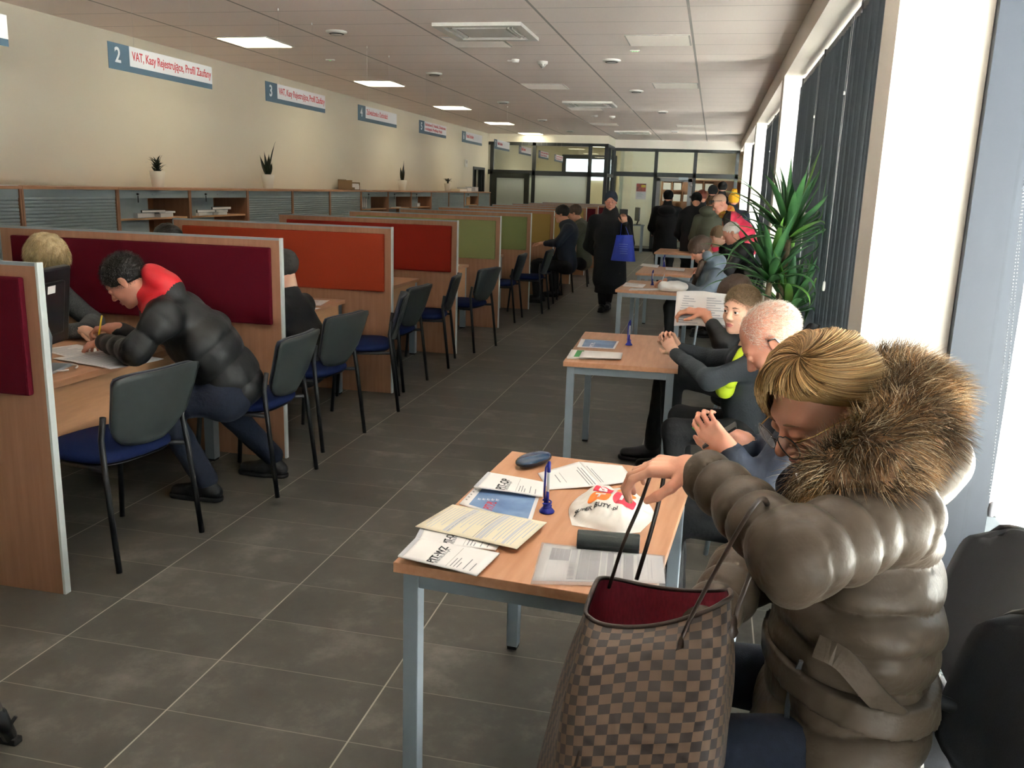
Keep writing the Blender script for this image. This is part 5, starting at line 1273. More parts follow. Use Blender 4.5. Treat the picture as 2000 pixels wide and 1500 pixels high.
w1r, g, P, R, B0 = person('blonde woman in glasses and a taupe quilted coat with fur hood, searching her chequered bag', (.35, 1.72, 0), J,
    dict(skin=M['skin'], hres=.0032, handres=.0032, jres=.0056, jacket=M['coat'], quilt=(.075, .014), lid=1.0, jw=1.16, sleeve=1.22, collar=1.1, trousers=M['jeans'], tw=.9, shoes=M['black_plastic'], head_scale=1.05, jk=.025, wr=.0045, sq=.85,
         curlL=.62, thL=.7, bareL=.03, bareR=.05, nose=1.03, jaw=1.06, fat=1.05, iris='#56646e', brow=mat('brow_brown', '#7a5a40', .8), mouth=.0005))
r_, f_, u_ = R
# hair: solid base and combed strands
def hx(s, P): 
    s.ell(P(.02, .050, .085), (.050, .036, .024), R, .03); s.ell(P(0, -.03, .080), (.072, .078, .045), R, .03); s.ell(P(-.062, -.02, .03), (.022, .035, .05), R, .02); s.ell(P(.066, .01, .02), (.022, .045, .05), R, .02); s.ell(P(0, -.09, -.02), (.06, .035, .07), R, .03)
hb = hair_cap(P, R, 1.05, w1r, B0, M['blonde'], low=.008, slope=.60, front=.10, thick=.004, extra=hx, wave=.002, res=.005)
rg = np.random.RandomState(4); N = 9000; S_ = 10
Rm = np.array([npv(r_), npv(f_), npv(u_)]); hc = npv(P(0, -.012, .038)); rad3 = np.array([.092, .108, .100])*1.05
pole = np.array([-.38, .30, .87]); pole /= np.linalg.norm(pole); e1 = np.cross(pole, [1, 0, 0]); e1 /= np.linalg.norm(e1); e2 = np.cross(pole, e1)
phi = rg.uniform(0, 2*PI, N); th0 = rg.uniform(.0, 2.1, N)**1.0; ln = rg.uniform(.6, 1.4, N); lay = rg.uniform(.965, 1.075, N)
clump = np.sin(phi*17+3*th0)*.012+np.sin(phi*37+1+5*th0)*.008
paths = []; alive = np.ones((N,), bool)
for i in range(S_):
    t = i/(S_-1); th = th0+ln*t; ph = phi+.80*th+.06*np.sin(phi*7)
    vdir = np.cos(th)[:, None]*pole+np.sin(th)[:, None]*(np.cos(ph)[:, None]*e1+np.sin(ph)[:, None]*e2)
    rr = (lay+clump+.02*np.sin(phi*5+2.5*th)+.012*np.sin(phi*9-4*th))*(1+.04*t*(np.abs(vdir[:, 0]) > .5))
    bump = 1+.10*np.exp(-((vdir-np.array([0, .72, .62]))**2).sum(1)/.25)
    pt = vdir*rad3*rr[:, None]*bump[:, None]
    paths.append(pt)
Pt = np.stack(paths, 1)
x, y, z = Pt[..., 0]/1.05, Pt[..., 1]/1.05, Pt[..., 2]/1.05
zl = np.interp(y, [-.12, -.06, -.03, .0, .03, .07, .12], [-.115, -.10, -.055, -.002, .034, .050, .058])
zl = zl+rg.normal(size=(N, 1))*.008
zl = np.where((x > .015) & (y > .03), zl-np.clip((x-.015)/.05, 0, 1)*.085, zl)
ok = (z > zl)
keep = ok[:, 0] & (ok.sum(1) > 3)
Pt, ok, lay_k = Pt[keep], ok[keep], lay[keep]
for i in range(1, S_):   # freeze each hair where it meets the hair line
    bad = ~ok[:, i]; Pt[bad, i] = Pt[bad, i-1]+(Pt[bad, i-1]-Pt[bad, max(0, i-2)])*.06; ok[bad, min(i+1, S_-1):] = False
def strand_paths(name, PW, rad, m, parent, cols):
    n, s_, _ = PW.shape; T = np.gradient(PW, axis=1); T /= np.linalg.norm(T, axis=2)[..., None]+1e-9
    a = np.cross(T, [0.31, .52, .79]); a /= np.linalg.norm(a, axis=2)[..., None]+1e-9; b = np.cross(T, a); out = []
    tt = np.linspace(0, 1, s_); rr = rad*(np.sin(PI*np.clip(tt*.86+.12, 0, 1))**.6)[None, :, None]
    for k in range(3): out.append(PW+rr*(math.cos(2*PI*k/3)*a+math.sin(2*PI*k/3)*b))
    Vs = np.stack(out, 2).reshape(-1, 3); base = np.arange(n)[:, None]*s_*3; q = []
    for i in range(s_-1):
        for k in range(3): q.append(np.concatenate([base+i*3+k, base+i*3+(k+1) % 3, base+(i+1)*3+(k+1) % 3, base+(i+1)*3+k], 1))
    return mesh_np(name, [(Vs, np.concatenate(q), 0)], m, parent, attr=np.repeat(cols, 3, axis=1).reshape(-1, 4))
PW = Pt@Rm+hc-npv(B0)
n_ = len(PW); cols = np.zeros((n_, S_, 4)); cols[..., 3] = 1
streak = (.5+.5*np.sin(np.arctan2(Pt[:, 4, 0], Pt[:, 4, 1])*17+3*Pt[:, 4, 2]*20))[:, None, None]
c0, c1, c2 = [np.array(lin(c))[:3] for c in ('#7d5c38', '#b98f57', '#e6cd9d')]; tt = np.linspace(0, 1, S_)[None, :, None]
mixc = c0*(1-tt)+c1*tt; mixc = mixc*(1-streak*.75)+(c1*(1-tt)+c2*tt)*streak*.75; mixc = mixc*np.exp(rg.normal(size=(n_, 1, 1))*.22); cols[..., :3] = np.clip(mixc, 0, 1)
strand_paths('hair_strands', PW, .00085, M['hair_attr'], w1r, cols)
# glasses
m = MB(); 
for sx in (-1, 1):
    pts = []
    for k in range(29):
        a = 2*PI*k/28; c, s = math.cos(a), math.sin(a); wx, wz = .030, (.026 if s < 0 else .020)
        cat = .004*max(0, s)*(c*sx > 0)
        pts.append(P(sx*.037+wx*c, .108-.006*abs(c)*(c*sx > 0), -.008+wz*s+cat)-B0)
    m.tube(pts, .0014, 6, close=False)
m.tube([P(-.009, .110, .0)-B0, P(0, .114, .003)-B0, P(.009, .110, .0)-B0], .0013, 6)
gl = m.build('glasses', mat('dark_glasses_rim', '#2e2826', .3), w1r)
for sx in (-1, 1):
    MB().tube([P(sx*.060, .102, .004)-B0, P(sx*.074, .07, .004)-B0, P(sx*.082, -.005, .006)-B0, P(sx*.080, -.02, -.012)-B0], .0012, 6).build('temple_arm', M['gold'], gl)
    q = MB(); pts = [P(sx*.037+.028*math.cos(2*PI*k/24), .108, -.010+.022*math.sin(2*PI*k/24))-B0 for k in range(24)]; q.add(pts, [tuple(range(24))]); q.build('lens', mat('lens', '#c8c4c4', .05, alpha=.22), gl)
# dark scarf and collar under the chin
s = Sdf(.02); s.cap(P(0, .02, -.135), P(.02, .04, -.165), .055, .05, side=r_, w=1.2); s.cap(w1(1560, 950, 1.55), w1(1600, 1060, 1.50), .045, .03)
v, q = s.mesh(.007, disp=wrinkle(.004, 40, 9), amp=.006, org=B0); mesh_np('scarf', [(v, q, 0)], M['navy_knit'], w1r)
# fur trimmed hood
s = Sdf(.03)
ring = [(1590, 945, 1.50, .040), (1650, 925, 1.46, .055), (1720, 890, 1.46, .062), (1775, 835, 1.52, .068), (1795, 775, 1.62, .064), (1755, 745, 1.74, .058), (1700, 750, 1.82, .050), (1650, 850, 1.86, .05)]
pts = [w1(a, b_, c) for a, b_, c, d in ring]
for i in range(len(pts)-1): s.cap(pts[i], pts[i+1], ring[i][3]*.86, ring[i+1][3]*.86, .03)
s.ell(w1(1722, 830, 1.60), (.06, .07, .06), k=.04)
v, q = s.mesh(.010, disp=wrinkle(.008, 35, 2), amp=.01, org=B0); fb = mesh_np('fur_trim', [(v, q, 0)], M['fur_base'], w1r)
headc = P(0, 0, 0)
def cnd(co, no):
    l = (co-npv(headc-B0))@Rm.T; return ~((l[:, 1] > .02) & (np.abs(l[:, 0]) < .075) & (l[:, 2] > -.12))
N = 20000; rt, nr = sample_surface(fb, N, B0, cnd)
fc = np.array([tuple(p) for p in pts]).mean(0)
dr = nr*.75+np.array([.25, -.1, .05])+.35*(rt-fc)/np.linalg.norm(rt-fc, axis=1)[:, None]
sm = np.sin(rt@np.array([31., 17., 23.]))+np.sin(rt@np.array([-13., 29., 37.])+1)
dr = dr+.35*np.stack([np.sin(rt@np.array([23., 41., 11.])), np.cos(rt@np.array([37., -19., 29.])), np.sin(rt@np.array([-17., 13., 43.])+2)], 1)
cols = grad_cols(N, 4, '#6a5a4c', '#a38562', .30, 5, mixes=((.26, '#e2cfae'), (.12, '#2c221c'), (.22, '#ab8052')))
dk = np.clip(.75+.22*sm, .35, 1.15)[:, None, None]; cols[..., :3] *= dk
cols[:, -1, :3] *= .85
strands('fur_hair', rt, dr, np.random.RandomState(8).uniform(.026, .056, N), .00055, M['fur_attr'], fb, B0, cols, bend=(.25, 0, -.5), nseg=4, jit=.28)
s = Sdf(.03); s.ell(w1(1832, 892, 1.66), (.062, .10, .060), k=.03); s.ell(w1(1780, 930, 1.64), (.07, .12, .05), k=.03); v, q = s.mesh(.009, disp=wrinkle(.006, 30, 4), amp=.008, org=B0); mesh_np('hood', [(v, q, 0)], M['coat'], w1r)
# belt with a hanging end, pocket zips
def ribbon(name, pts, wd, m, parent, org, th=.004, up=(0, 0, 1), n=6):
    q = MB(); P_ = [V(p)-V(org) for p in pts]; dense = []
    for i in range(len(P_)-1):
        p0 = P_[max(i-1, 0)]; p1, p2 = P_[i], P_[i+1]; p3 = P_[min(i+2, len(P_)-1)]
        for k in range(n):
            t = k/n; dense.append(.5*((2*p1)+(-p0+p2)*t+(2*p0-5*p1+4*p2-p3)*t*t+(-p0+3*p1-3*p2+p3)*t**3))
    dense.append(P_[-1]); ups = V(up)
    vs = []
    for i, p in enumerate(dense):
        t = (dense[min(i+1, len(dense)-1)]-dense[max(i-1, 0)]).normalized(); b_ = (ups-t*ups.dot(t)).normalized(); nn = t.cross(b_)
        w_ = wd[min(len(wd)-1, int(i/len(dense)*len(wd)))] if isinstance(wd, (list, tuple)) else wd
        for a, c in ((-1, -1), (1, -1), (1, 1), (-1, 1)): vs.append(p+b_*w_/2*a+nn*th/2*c)
    fs = [(i*4+k, i*4+(k+1) % 4, (i+1)*4+(k+1) % 4, (i+1)*4+k) for i in range(len(dense)-1) for k in range(4)]+[(0, 1, 2, 3), tuple(len(dense)*4-1-k for k in range(4))]
    q.smooth = False; q.add(vs, fs); return q.build(name, m, parent)
# belt follows the body: cast rays from the body axis
def torso_pt(px, py, off=.004):
    """first point of the coat along the sight line of a pixel, pushed out a little"""
    return surf(g['jk'], B0, px, py, off)
from mathutils.bvhtree import BVHTree
_bv = {}
def surf(o, base, px, py, off=.004, dflt=None):
    if o.name not in _bv:
        me = o.data; _bv[o.name] = BVHTree.FromPolygons([v.co[:] for v in me.vertices], [p.vertices[:] for p in me.polygons])
    d = (cf+(px-1000)/FPX*cr-(py-750)/FPX*cu).normalized(); h = _bv[o.name].ray_cast(CP-V(base), d)
    if h[0] is None: return dflt
    return h[0]+V(base)+h[1]*off if h[1].dot(d) < 0 else h[0]+V(base)-h[1]*off
ax0, ax1 = g['pel'], g['belly']; axd = (ax1-ax0).normalized(); surf(g['jk'], B0, 0, 0, 0)
band('belt', g, ax0+(ax1-ax0)*.52, axd+V((.12, 0, .0)), .027, M['coat'], w1r, B0, .013)
e0 = surf(g['jk'], B0, 1600, 1255, .012) or w1(1600, 1255, 1.40)
bp = [e0]+[(surf(g['jk'], B0, a, b_, .014) or w1(a, b_, 1.42)) for a, b_ in ((1650, 1290), (1705, 1345), (1745, 1395))]
ribbon('belt_end', bp, .042, M['coat'], w1r, B0, .006, up=(1, 0, .6), n=6)
zp = [(surf(g['jk'], B0, a, b_, .002) or w1(a, b_, 1.42)) for a, b_ in ((1568, 1290), (1550, 1330), (1541, 1370), (1537, 1420))]
ribbon('pocket_zip', zp, .010, M['black_fabric'], w1r, B0, .004, up=(1, 0, .2), n=5)
ribbon('zip_puller', [zp[1]+V((0, -.005, 0)), zp[1]+V((-.004, -.008, -.022))], .006, M['chrome'], w1r, B0, .002, up=(1, 0, 0), n=2)
zz = [w1(1556, 925, 1.48), w1(1566, 950, 1.46), w1(1572, 975, 1.46)]; ribbon('collar_zip', zz, .006, M['chrome'], w1r, B0, .002, up=(1, 0, 0), n=3)
# ============================================================ chequered shoulder bag
def bag_mat():
    m = mat('chequered_canvas', '#6f5244', .5, bump=.08, bscale=900); n = m.node_tree; b = n.nodes['Principled BSDF']
    uv = n.nodes.new('ShaderNodeUVMap'); ck = n.nodes.new('ShaderNodeTexChecker'); ck.inputs['Scale'].default_value = 1.0; n.links.new(uv.outputs[0], ck.inputs['Vector'])
    ck.inputs['Color1'].default_value = lin('#64503f'); ck.inputs['Color2'].default_value = lin('#352c2b'); n.links.new(ck.outputs[0], b.inputs['Base Color']); return m
BO = w1(1280, 1350, 1.40); bag = thing('shoulder_bag', 'brown chequered open tote bag with red lining held on the lap of the blonde woman', 'bag', tuple(BO))
top = [w1(1137, 1208, 1.36), w1(1430, 1180, 1.32), w1(1420, 1150, 1.56), w1(1172, 1128, 1.54)]
bot = [w1(1085, 1560, 1.18), w1(1395, 1550, 1.14), w1(1420, 1480, 1.42), w1(1040, 1490, 1.45)]
def loopc(c, u, rad=.22, dip=0):
    """rounded quadrilateral through four corners"""
    n4 = 4; uu = (u % 1)*4; i = int(uu) % 4; t = uu-int(uu)
    def L(i, t): return c[i % 4].lerp(c[(i+1) % 4], t)
    if t < rad: a = L(i-1, 1-rad+t*.0); p0 = L(i-1, 1-rad*(.5)); k = .5+t/rad*.5; return (L(i-1, 1-rad)*(1-k)**2+c[i]*2*k*(1-k)+L(i, rad)*k*k)
    if t > 1-rad: k = (t-(1-rad))/rad*.5; return (L(i, 1-rad)*(1-k)**2+c[(i+1) % 4]*2*k*(1-k)+L(i+1, rad)*k*k)
    return L(i, t)
NU, NVV = 72, 20
def bagf(u, v, ins=0):
    p = loopc(top, u, .2).lerp(loopc(bot, u, .2), v); c = ((top[0]+top[1]+top[2]+top[3])/4).lerp((bot[0]+bot[1]+bot[2]+bot[3])/4, v)
    o = (p-c); o.z = 0; bulge = .010*math.sin(PI*v)+.006*math.sin(u*2*PI*5+v*3)*math.sin(PI*min(1, v*1.3))
    p = p+o.normalized()*(bulge-ins)
    if v < .2: p = p+V((0, 0, -.012*math.sin(2*PI*u*2+.4)*(1-v/.2)+.016*math.sin(PI*((u*4) % 1))*(u < .25)*-(1-v/.2)))
    return p
def loft(name, ins, v0, v1, m, flipn=False, uvs=True):
    q = MB(); q.smooth = True; vs = [bagf(i/NU, v0+(v1-v0)*j/NVV, ins)-BO for i in range(NU) for j in range(NVV+1)]; fs = []
    for i in range(NU):
        for j in range(NVV): a, b_ = i*(NVV+1)+j, ((i+1) % NU)*(NVV+1)+j; fs.append((a, b_, b_+1, a+1))
    q.add(vs, fs); o = q.build(name, m, bag)
    if uvs:
        uvl = o.data.uv_layers.new(name='UVMap'); per = 54; hgt = 18
        for pi, p in enumerate(o.data.polygons):
            i, j = divmod(pi, NVV)
            for li, (du, dv) in zip(p.loop_indices, ((0, 0), (1, 0), (1, 1), (0, 1))): uvl.data[li].uv = ((i+du)/NU*per, (j+dv)/NVV*hgt)
    return o
loft('outer_body', 0, 0, 1, bag_mat())
lin_m = mat('red_lining', '#8a2438', .8, var=.25, vscale=40, stretch=(6, 6, .3)); loft('lining', .006, .005, .97, lin_m, uvs=False)
MB().add([bagf(i/24, .97)-BO for i in range(24)], [tuple(range(24))]).build('bag_bottom', lin_m, bag)
lea = mat('dark_brown_leather', '#33261f', .4, bump=.1)
MB().tube([bagf(i/NU, .0)-BO for i in range(NU)]+[bagf(0, 0)-BO], .0045, 6, close=False).build('rim_trim', lea, bag)
def strap(pts, nm='strap'):
    dense = []; P_ = pts
    for i in range(len(P_)-1):
        p0, p1, p2, p3 = P_[max(i-1, 0)], P_[i], P_[i+1], P_[min(i+2, len(P_)-1)]
        for k in range(8): t = k/8; dense.append(.5*((2*p1)+(-p0+p2)*t+(2*p0-5*p1+4*p2-p3)*t*t+(-p0+3*p1-3*p2+p3)*t**3))
    dense.append(P_[-1]); MB().tube([p-BO for p in dense], .0048, 8, flat=.75).build(nm, lea, bag)
strap([w1(1328, 1260, 1.30), w1(1346, 1213, 1.31), w1(1400, 1110, 1.30), w1(1462, 1003, 1.24), w1(1492, 975, 1.30), w1(1500, 1020, 1.40), w1(1466, 1120, 1.36), w1(1440, 1190, 1.31), w1(1432, 1228, 1.30)])
strap([w1(1189, 1148, 1.53), w1(1218, 1060, 1.53), w1(1248, 990, 1.53), w1(1272, 925, 1.53), w1(1284, 908, 1.55), w1(1296, 925, 1.57), w1(1288, 975, 1.56), w1(1268, 1050, 1.55), w1(1243, 1132, 1.54)])
for (a, b_, c) in ((1329, 1262, 1.292), (1433, 1222, 1.285)):
    q = MB(); cc = w1(a, b_, c)-BO; q.smooth = True; n = 16
    pts = [cc+V((.009*math.cos(2*PI*k/n)*(1 if math.sin(2*PI*k/n) < 0 else .6), -.001, .021*math.sin(2*PI*k/n))) for k in range(n)]; pts2 = [p+V((0, -.004, 0)) for p in pts]
    q.add(pts+pts2, [tuple(range(n)), tuple(range(2*n-1, n-1, -1))]+[(k, (k+1) % n, n+(k+1) % n, n+k) for k in range(n)]); q.build('strap_patch', lea, bag)
rc = w1(1220, 1277, 1.335)-BO
MB().tube([rc+V((.009*math.cos(a), -.006, .009*math.sin(a))) for a in np.linspace(0, 2*PI, 20)], .0016, 6).build('brass_ring', M['gold'], bag)
MB().lathe([(0, .004), (.004, .0035), (.006, 0)], (0, 0, 0), 14).build('brass_stud', M['gold'], bag).matrix_local = Matrix.Translation(w1(1238, 1273, 1.325)-BO) @ Matrix.Rotation(PI/2, 4, 'X')
MB().tube([rc+V((-.004, -.004, -.006)), w1(1185, 1330, 1.30)-BO, w1(1150, 1410, 1.25)-BO, w1(1122, 1500, 1.20)-BO], .003, 6).build('side_lace', lea, bag)
# ============================================================ right hand waiting chairs
def armchair(lab, loc, rz, arm=True):
    r = thing('waiting_chair', lab, 'chair', (loc[0], loc[1], 0), rz, 'black upholstered waiting chairs')
    def pad(name, w, d, zb, zt, cy, m, e=3.0, n=32):
        q = MB(); q.smooth = True; rings = []
        for (s, z) in ((.86, zb), (.98, zb+.014), (1.0, (zb+zt)/2), (.96, zt-.012), (.85, zt), (0, zt+.006)):
            rings.append([(abs(math.cos(a))**(2/e)*math.copysign(1, math.cos(a))*w/2*s, abs(math.sin(a))**(2/e)*math.copysign(1, math.sin(a))*d/2*s+cy, z) for a in [2*PI*k/n for k in range(n)]])
        q.add([p for g_ in rings for p in g_], [(i*n+k, i*n+(k+1) % n, (i+1)*n+(k+1) % n, (i+1)*n+k) for i in range(len(rings)-1) for k in range(n)]+[tuple(range(n-1, -1, -1))]); return q.build(name, m, r)
    pad('seat_pad', .50, .47, .43, .495, 0, M['black_fabric']); pad('seat_shell', .49, .46, .415, .435, 0, M['black_plastic'])
    for nm, off, th, sc, m in (('backrest_pad', 0, .035, 1, M['black_fabric']), ('backrest_shell', .0, .012, 1.0, M['black_plastic'])):
        def f(u, v):
            a = (u-.5)*2; z = .50+.40*v; e = .235*sc*(1-abs(2*v-1)**5*.40)
            return (a*e, -.235-.10*v+off+.045*a*a, z-.035*abs(a)**3*v+.02*abs(a)**2*(1-v))
        q = MB(); q.grid(f, 18, 16); solidify(q.build(nm, m, r), th, -1 if nm == 'backrest_pad' else 1)
    for s in (-1, 1):
        MB().tube([(s*.255, -.26, 0), (s*.245, -.20, .42)], .011, 8).build('rear_leg', M['alu'], r)
        MB().tube([(s*.255, .22, 0), (s*.245, .18, .42)], .011, 8).build('front_leg', M['alu'], r)
        MB().tube([(s*.245, .18, .418), (s*.245, -.20, .418)], .010, 8).build('side_rail', M['alu'], r)
        if arm: MB().tube([(s*.25, -.23, .50), (s*.285, -.20, .62), (s*.29, -.05, .66), (s*.29, .12, .65), (s*.285, .17, .60), (s*.25, .17, .44)], .016, 10, flat=.8).build('armrest', M['black_plastic'], r)
    return r
armchair('black padded chair right behind the coat of the blonde woman', (.42, 1.98), math.radians(90))
armchair('black padded chair in the lower right corner, nearest the camera', (.42, 1.43), math.radians(112), False)
armchair('black padded chair under the bald man', (.36, 2.85), math.radians(90))
armchair('black padded chair under the boy', (.30, 4.10), math.radians(92), False)
armchair('black padded chair of the person holding open papers', (.30, 5.2), math.radians(90), False)
armchair('black padded chair of the writing woman in grey', (.12, 8.5), math.radians(90), False)
# ============================================================ other people
CL = {}
def cl(nm, c, **k):
    k.setdefault('bump', .25); k.setdefault('bscale', 60); k.setdefault('var', .15); CL[nm] = mat(nm, c, k.pop('rough', .8), **k); return CL[nm]
cl('black_nylon', '#17181b', rough=.52, bscale=30, bump=.35); cl('red_nylon', '#d8242f', rough=.5, bscale=30); cl('navy_jacket', '#1b2436', rough=.7); cl('charcoal_sweat', '#33393f', rough=.95, bscale=120)
cl('neon', '#c6e02c', rough=.7); cl('black_cloth', '#141519', rough=.9); cl('grey_blue_nylon', '#6c7a88', rough=.42, bscale=30, bump=.35); cl('coal_coat', '#17181d', rough=.95); cl('olive', '#454838', rough=.6, bscale=30); cl('pink_red', '#d23350', rough=.5)
cl('dark_hair', '#1b1714', rough=.5, bump=.6, bscale=120); cl('brown_hair', '#4e3b2e', rough=.5, bump=.6, bscale=120); cl('grey_hair', '#dcd7cf', rough=.6, bump=.6, bscale=140); cl('pale_blonde', '#dccba0', rough=.5, bump=.8, bscale=90, col2='#9c8560', vscale=30); cl('sandy_hair', '#8b7459', rough=.7, bump=.6, bscale=200)
cl('knit_navy', '#202c3c', rough=.95, bscale=250, bump=.6); cl('knit_black', '#121214', rough=.95, bscale=250, bump=.6); cl('knit_yellow', '#e2a51f', rough=.95, bscale=250, bump=.6); cl('brown_fur', '#6b5138', rough=.95, bump=1, bscale=90, vscale=40, var=.6); cl('red_hair', '#6a2c1a', rough=.5, bump=.6, bscale=120)
cl('grey_tweed', '#55585a', rough=.95, vscale=200, var=.5); cl('jean', '#141d31', rough=.9, vscale=60, var=.25); cl('white_sock', '#c9cac8'); cl('shoe_black', '#1b1c20', rough=.5)
DB = mat('dark_brow', '#2a211b', .8); BB = mat('brown_brow', '#5e4a38', .8)
def short_hair(hb, base, n, ln, c1, c2, root, back, cond=None, rad=.0007, jit=.35, seed=6, name='hair_strands', bend=(0, 0, -.4)):
    rt, nr = sample_surface(hb, n, base, cond, seed); cols = grad_cols(n, 2, c1, c2, .25, seed)
    strands(name, rt, nr*.6+np.array(tuple(back)), ln, rad, M['hair_attr'], hb, base, cols, bend=bend, nseg=2, jit=jit, seed=seed)
# ---- the bald man behind her
KB = 1.0
J = dict(head=W(1508, 668, y=2.92), hf=hdir(-4, 42), hu=(0, 0, 1), neck=W(1585, 735, y=2.98), shL=W(1600, 800, y=2.72), shR=W(1560, 770, y=3.20), elL=W(1475, 960, y=2.62), wrL=W(1425, 880, y=2.62), elR=W(1480, 930, y=3.1), wrR=W(1455, 860, y=2.92),
         pel=V((.36, 2.95, .56)), belly=V((.36, 2.95, .78)), hdL=V((-.65, .1, .55)), pnL=V((.1, 1, .2)), hdR=V((-.8, -.3, .3)), pnR=V((-.1, -.6, -.8)), hpL=V((.33, 2.86, .54)), hpR=V((.33, 3.06, .54)), knL=V((-.08, 2.82, .56)), knR=V((-.08, 3.12, .56)), anL=V((-.04, 2.84, .09)), anR=V((-.04, 3.1, .09)))
root, g, P, R, B = person('balding older man in a dark navy jacket looking down at his phone', (.34, 2.95, 0), J, dict(skin=M['skin_red'], hres=.0045, handres=.0045, jacket=CL['navy_jacket'], jw=1.02, collar=1.05, trousers=CL['black_cloth'], shoes=CL['shoe_black'], lid=.8, curlL=.7, curlR=.7, brow=mat('grey_brow', '#8a7f74', .8), jaw=1.05, head_scale=1.03, bareL=.03, bareR=.03, neckw=1.1))
hb = hair_cap(P, R, 1.03, root, B, M['skin_red'], thick=.0015, low=-.02, front=.075, name='scalp_hairline', wave=0, res=.006)
short_hair(hb, B, 7000, .014, '#c9bfb4', '#f0e8de', root, -R[1]*.9-R[2]*.5, cond=lambda c, n: ((c-npv(P(0, 0, 0)-B))@npv(R[1]) < .045), rad=.0005)
s = Sdf(.02); s.cap(g['neck']+V((.02, 0, -.02)), g['neck']+V((.055, -.03, .015)), .075, .05); v, q = s.mesh(.01, org=B); mesh_np('collar', [(v, q, 0)], CL['navy_jacket'], root)
MB().tube([P(-.082, .0, .02)-B, P(-.086, -.022, .014)-B, P(-.084, -.026, -.012)-B], .004, 6).build('hearing_aid', M['chrome'], root)
r = thing('smartphone', 'dark phone in the hands of the balding man', 'phone', tuple(W(1405, 850, y=2.66))); MB().bbox(-.004, .004, -.035, .035, -.06, .06, .003, T=Matrix.Rotation(.9, 4, 'Y')).build('phone_body', M['black_plastic'], r)
# ---- the boy
J = dict(head=W(1447, 605, y=4.12), hf=V((-.62, -.80, -.05)), hu=V((.08, .05, 1)), neck=W(1466, 675, y=4.18), shL=W(1478, 712, y=4.02), shR=W(1440, 700, y=4.33), elL=W(1385, 742, y=3.98), wrL=W(1318, 690, y=4.38), elR=W(1385, 700, y=4.52), wrR=W(1322, 678, y=4.52),
         pel=V((.24, 4.12, .54)), belly=V((.22, 4.12, .68)), hdL=V((-.5, .5, .6)), pnL=V((-.1, 1, .1)), hdR=V((-.5, -.2, .7)), pnR=V((-.3, -.8, -.1)), hpL=V((.2, 4.05, .52)), hpR=V((.2, 4.22, .52)), knL=V((-.10, 4.0, .53)), knR=V((-.08, 4.28, .53)), anL=V((-.06, 4.02, .09)), anR=V((-.04, 4.28, .09)))
def neonf(c):
    w_ = c+npv(V((.22, 4.12, 0))); return False
hipc = J['belly']
root, g, P, R, B = person('boy in a charcoal zip jacket over a neon shirt looking at the camera', (.22, 4.12, 0), J, dict(skin=M['skin_pale'], hres=.0035, handres=.004, hand_scale=.85, head_scale=.90, jacket=CL['charcoal_sweat'], jw=.80, sleeve=.78, collar=.72, trousers=CL['black_cloth'], tw=.8, shoes=CL['shoe_black'], shs=.88, neckw=.72, bw=.8, eyes=True, iris='#3c2e26', brow=BB, jaw=.92, bareL=.02, bareR=.02, curlL=.8, curlR=.8, nose=.97))
hb = hair_cap(P, R, .90, root, B, CL['sandy_hair'], thick=.002, low=-.012, front=.082, wave=.001, res=.004)
short_hair(hb, B, 9000, .013, '#5e4a38', '#9a825f', root, R[1]*.5+R[2]*.1, rad=.0006, bend=(0, 0, .1))
s = Sdf(.012); s.cap(W(1452, 690, y=4.06), W(1425, 745, y=4.0), .030, .034); v, q = s.mesh(.008, org=B); mesh_np('shirt_collar', [(v, q, 0)], CL['neon'], root)
s = Sdf(.015); s.cap(W(1422, 735, y=4.03), W(1416, 760, y=4.03), .042, .045); v, q = s.mesh(.009, org=B); mesh_np('shirt', [(v, q, 0)], CL['neon'], root)
kk = (g['hpL']*.35+g['knL']*.65)+V((0, -.073, .02))-B
q = MB(); [q.box(-.03, .0, -.001, 0, k*.014, k*.014+.007, T=TR(*kk) @ Matrix.Rotation(.7, 4, 'Y')) for k in range(3)]; [q.box(-.0, .03, -.001, 0, k*.014, k*.014+.007, T=TR(*kk) @ Matrix.Rotation(-.7, 4, 'Y')) for k in range(3)]
q.build('trouser_chevrons', mat('chevron_green', '#35c45a', .6), root)
r = thing('smartphone', 'phone held by the boy above the second table', 'phone', tuple(W(1303, 668, y=4.50))); MB().bbox(-.004, .004, -.03, .03, -.05, .05, .003, T=Matrix.Rotation(-.5, 4, 'Y')).build('phone_body', M['black_plastic'], r)
# ---- person in black behind the boy, holding open papers
J = dict(head=W(1500, 600, y=5.05), hf=hdir(0, 45), hu=(0, 0, 1), neck=W(1500, 640, y=5.1), shL=V((.28, 4.98, .93)), shR=V((.27, 5.34, .93)), elL=V((.12, 4.90, .80)), wrL=W(1375, 612, y=5.0), elR=V((.1, 5.40, .78)), wrR=W(1400, 600, y=5.25), pel=V((.30, 5.15, .54)), belly=V((.30, 5.15, .72)),
         hdL=V((-.8, 0, .1)), pnL=V((0, .2, -1)), hdR=V((-.8, -.3, .2)), pnR=V((.2, -.2, -1)), hpL=V((.25, 5.06, .53)), hpR=V((.25, 5.24, .53)), knL=V((-.16, 5.0, .60)), knR=V((-.20, 5.22, .56)), anL=V((-.14, 5.0, .12)), anR=V((-.25, 5.2, .09)))
J['head'] = V((.17, 5.12, 1.04)); J['neck'] = V((.26, 5.14, .96)); 
root, g, P, R, B = person('person in black with crossed legs holding open white papers, behind the boy', (.28, 5.15, 0), J, dict(skin=M['skin'], jacket=CL['black_nylon'], trousers=CL['black_cloth'], shoes=CL['shoe_black'], jw=.95, lid=.8, hres=.007, handres=.005, bareL=.16, curlL=.6))
hair_cap(P, R, 1.0, root, B, CL['brown_hair'], low=-.05)
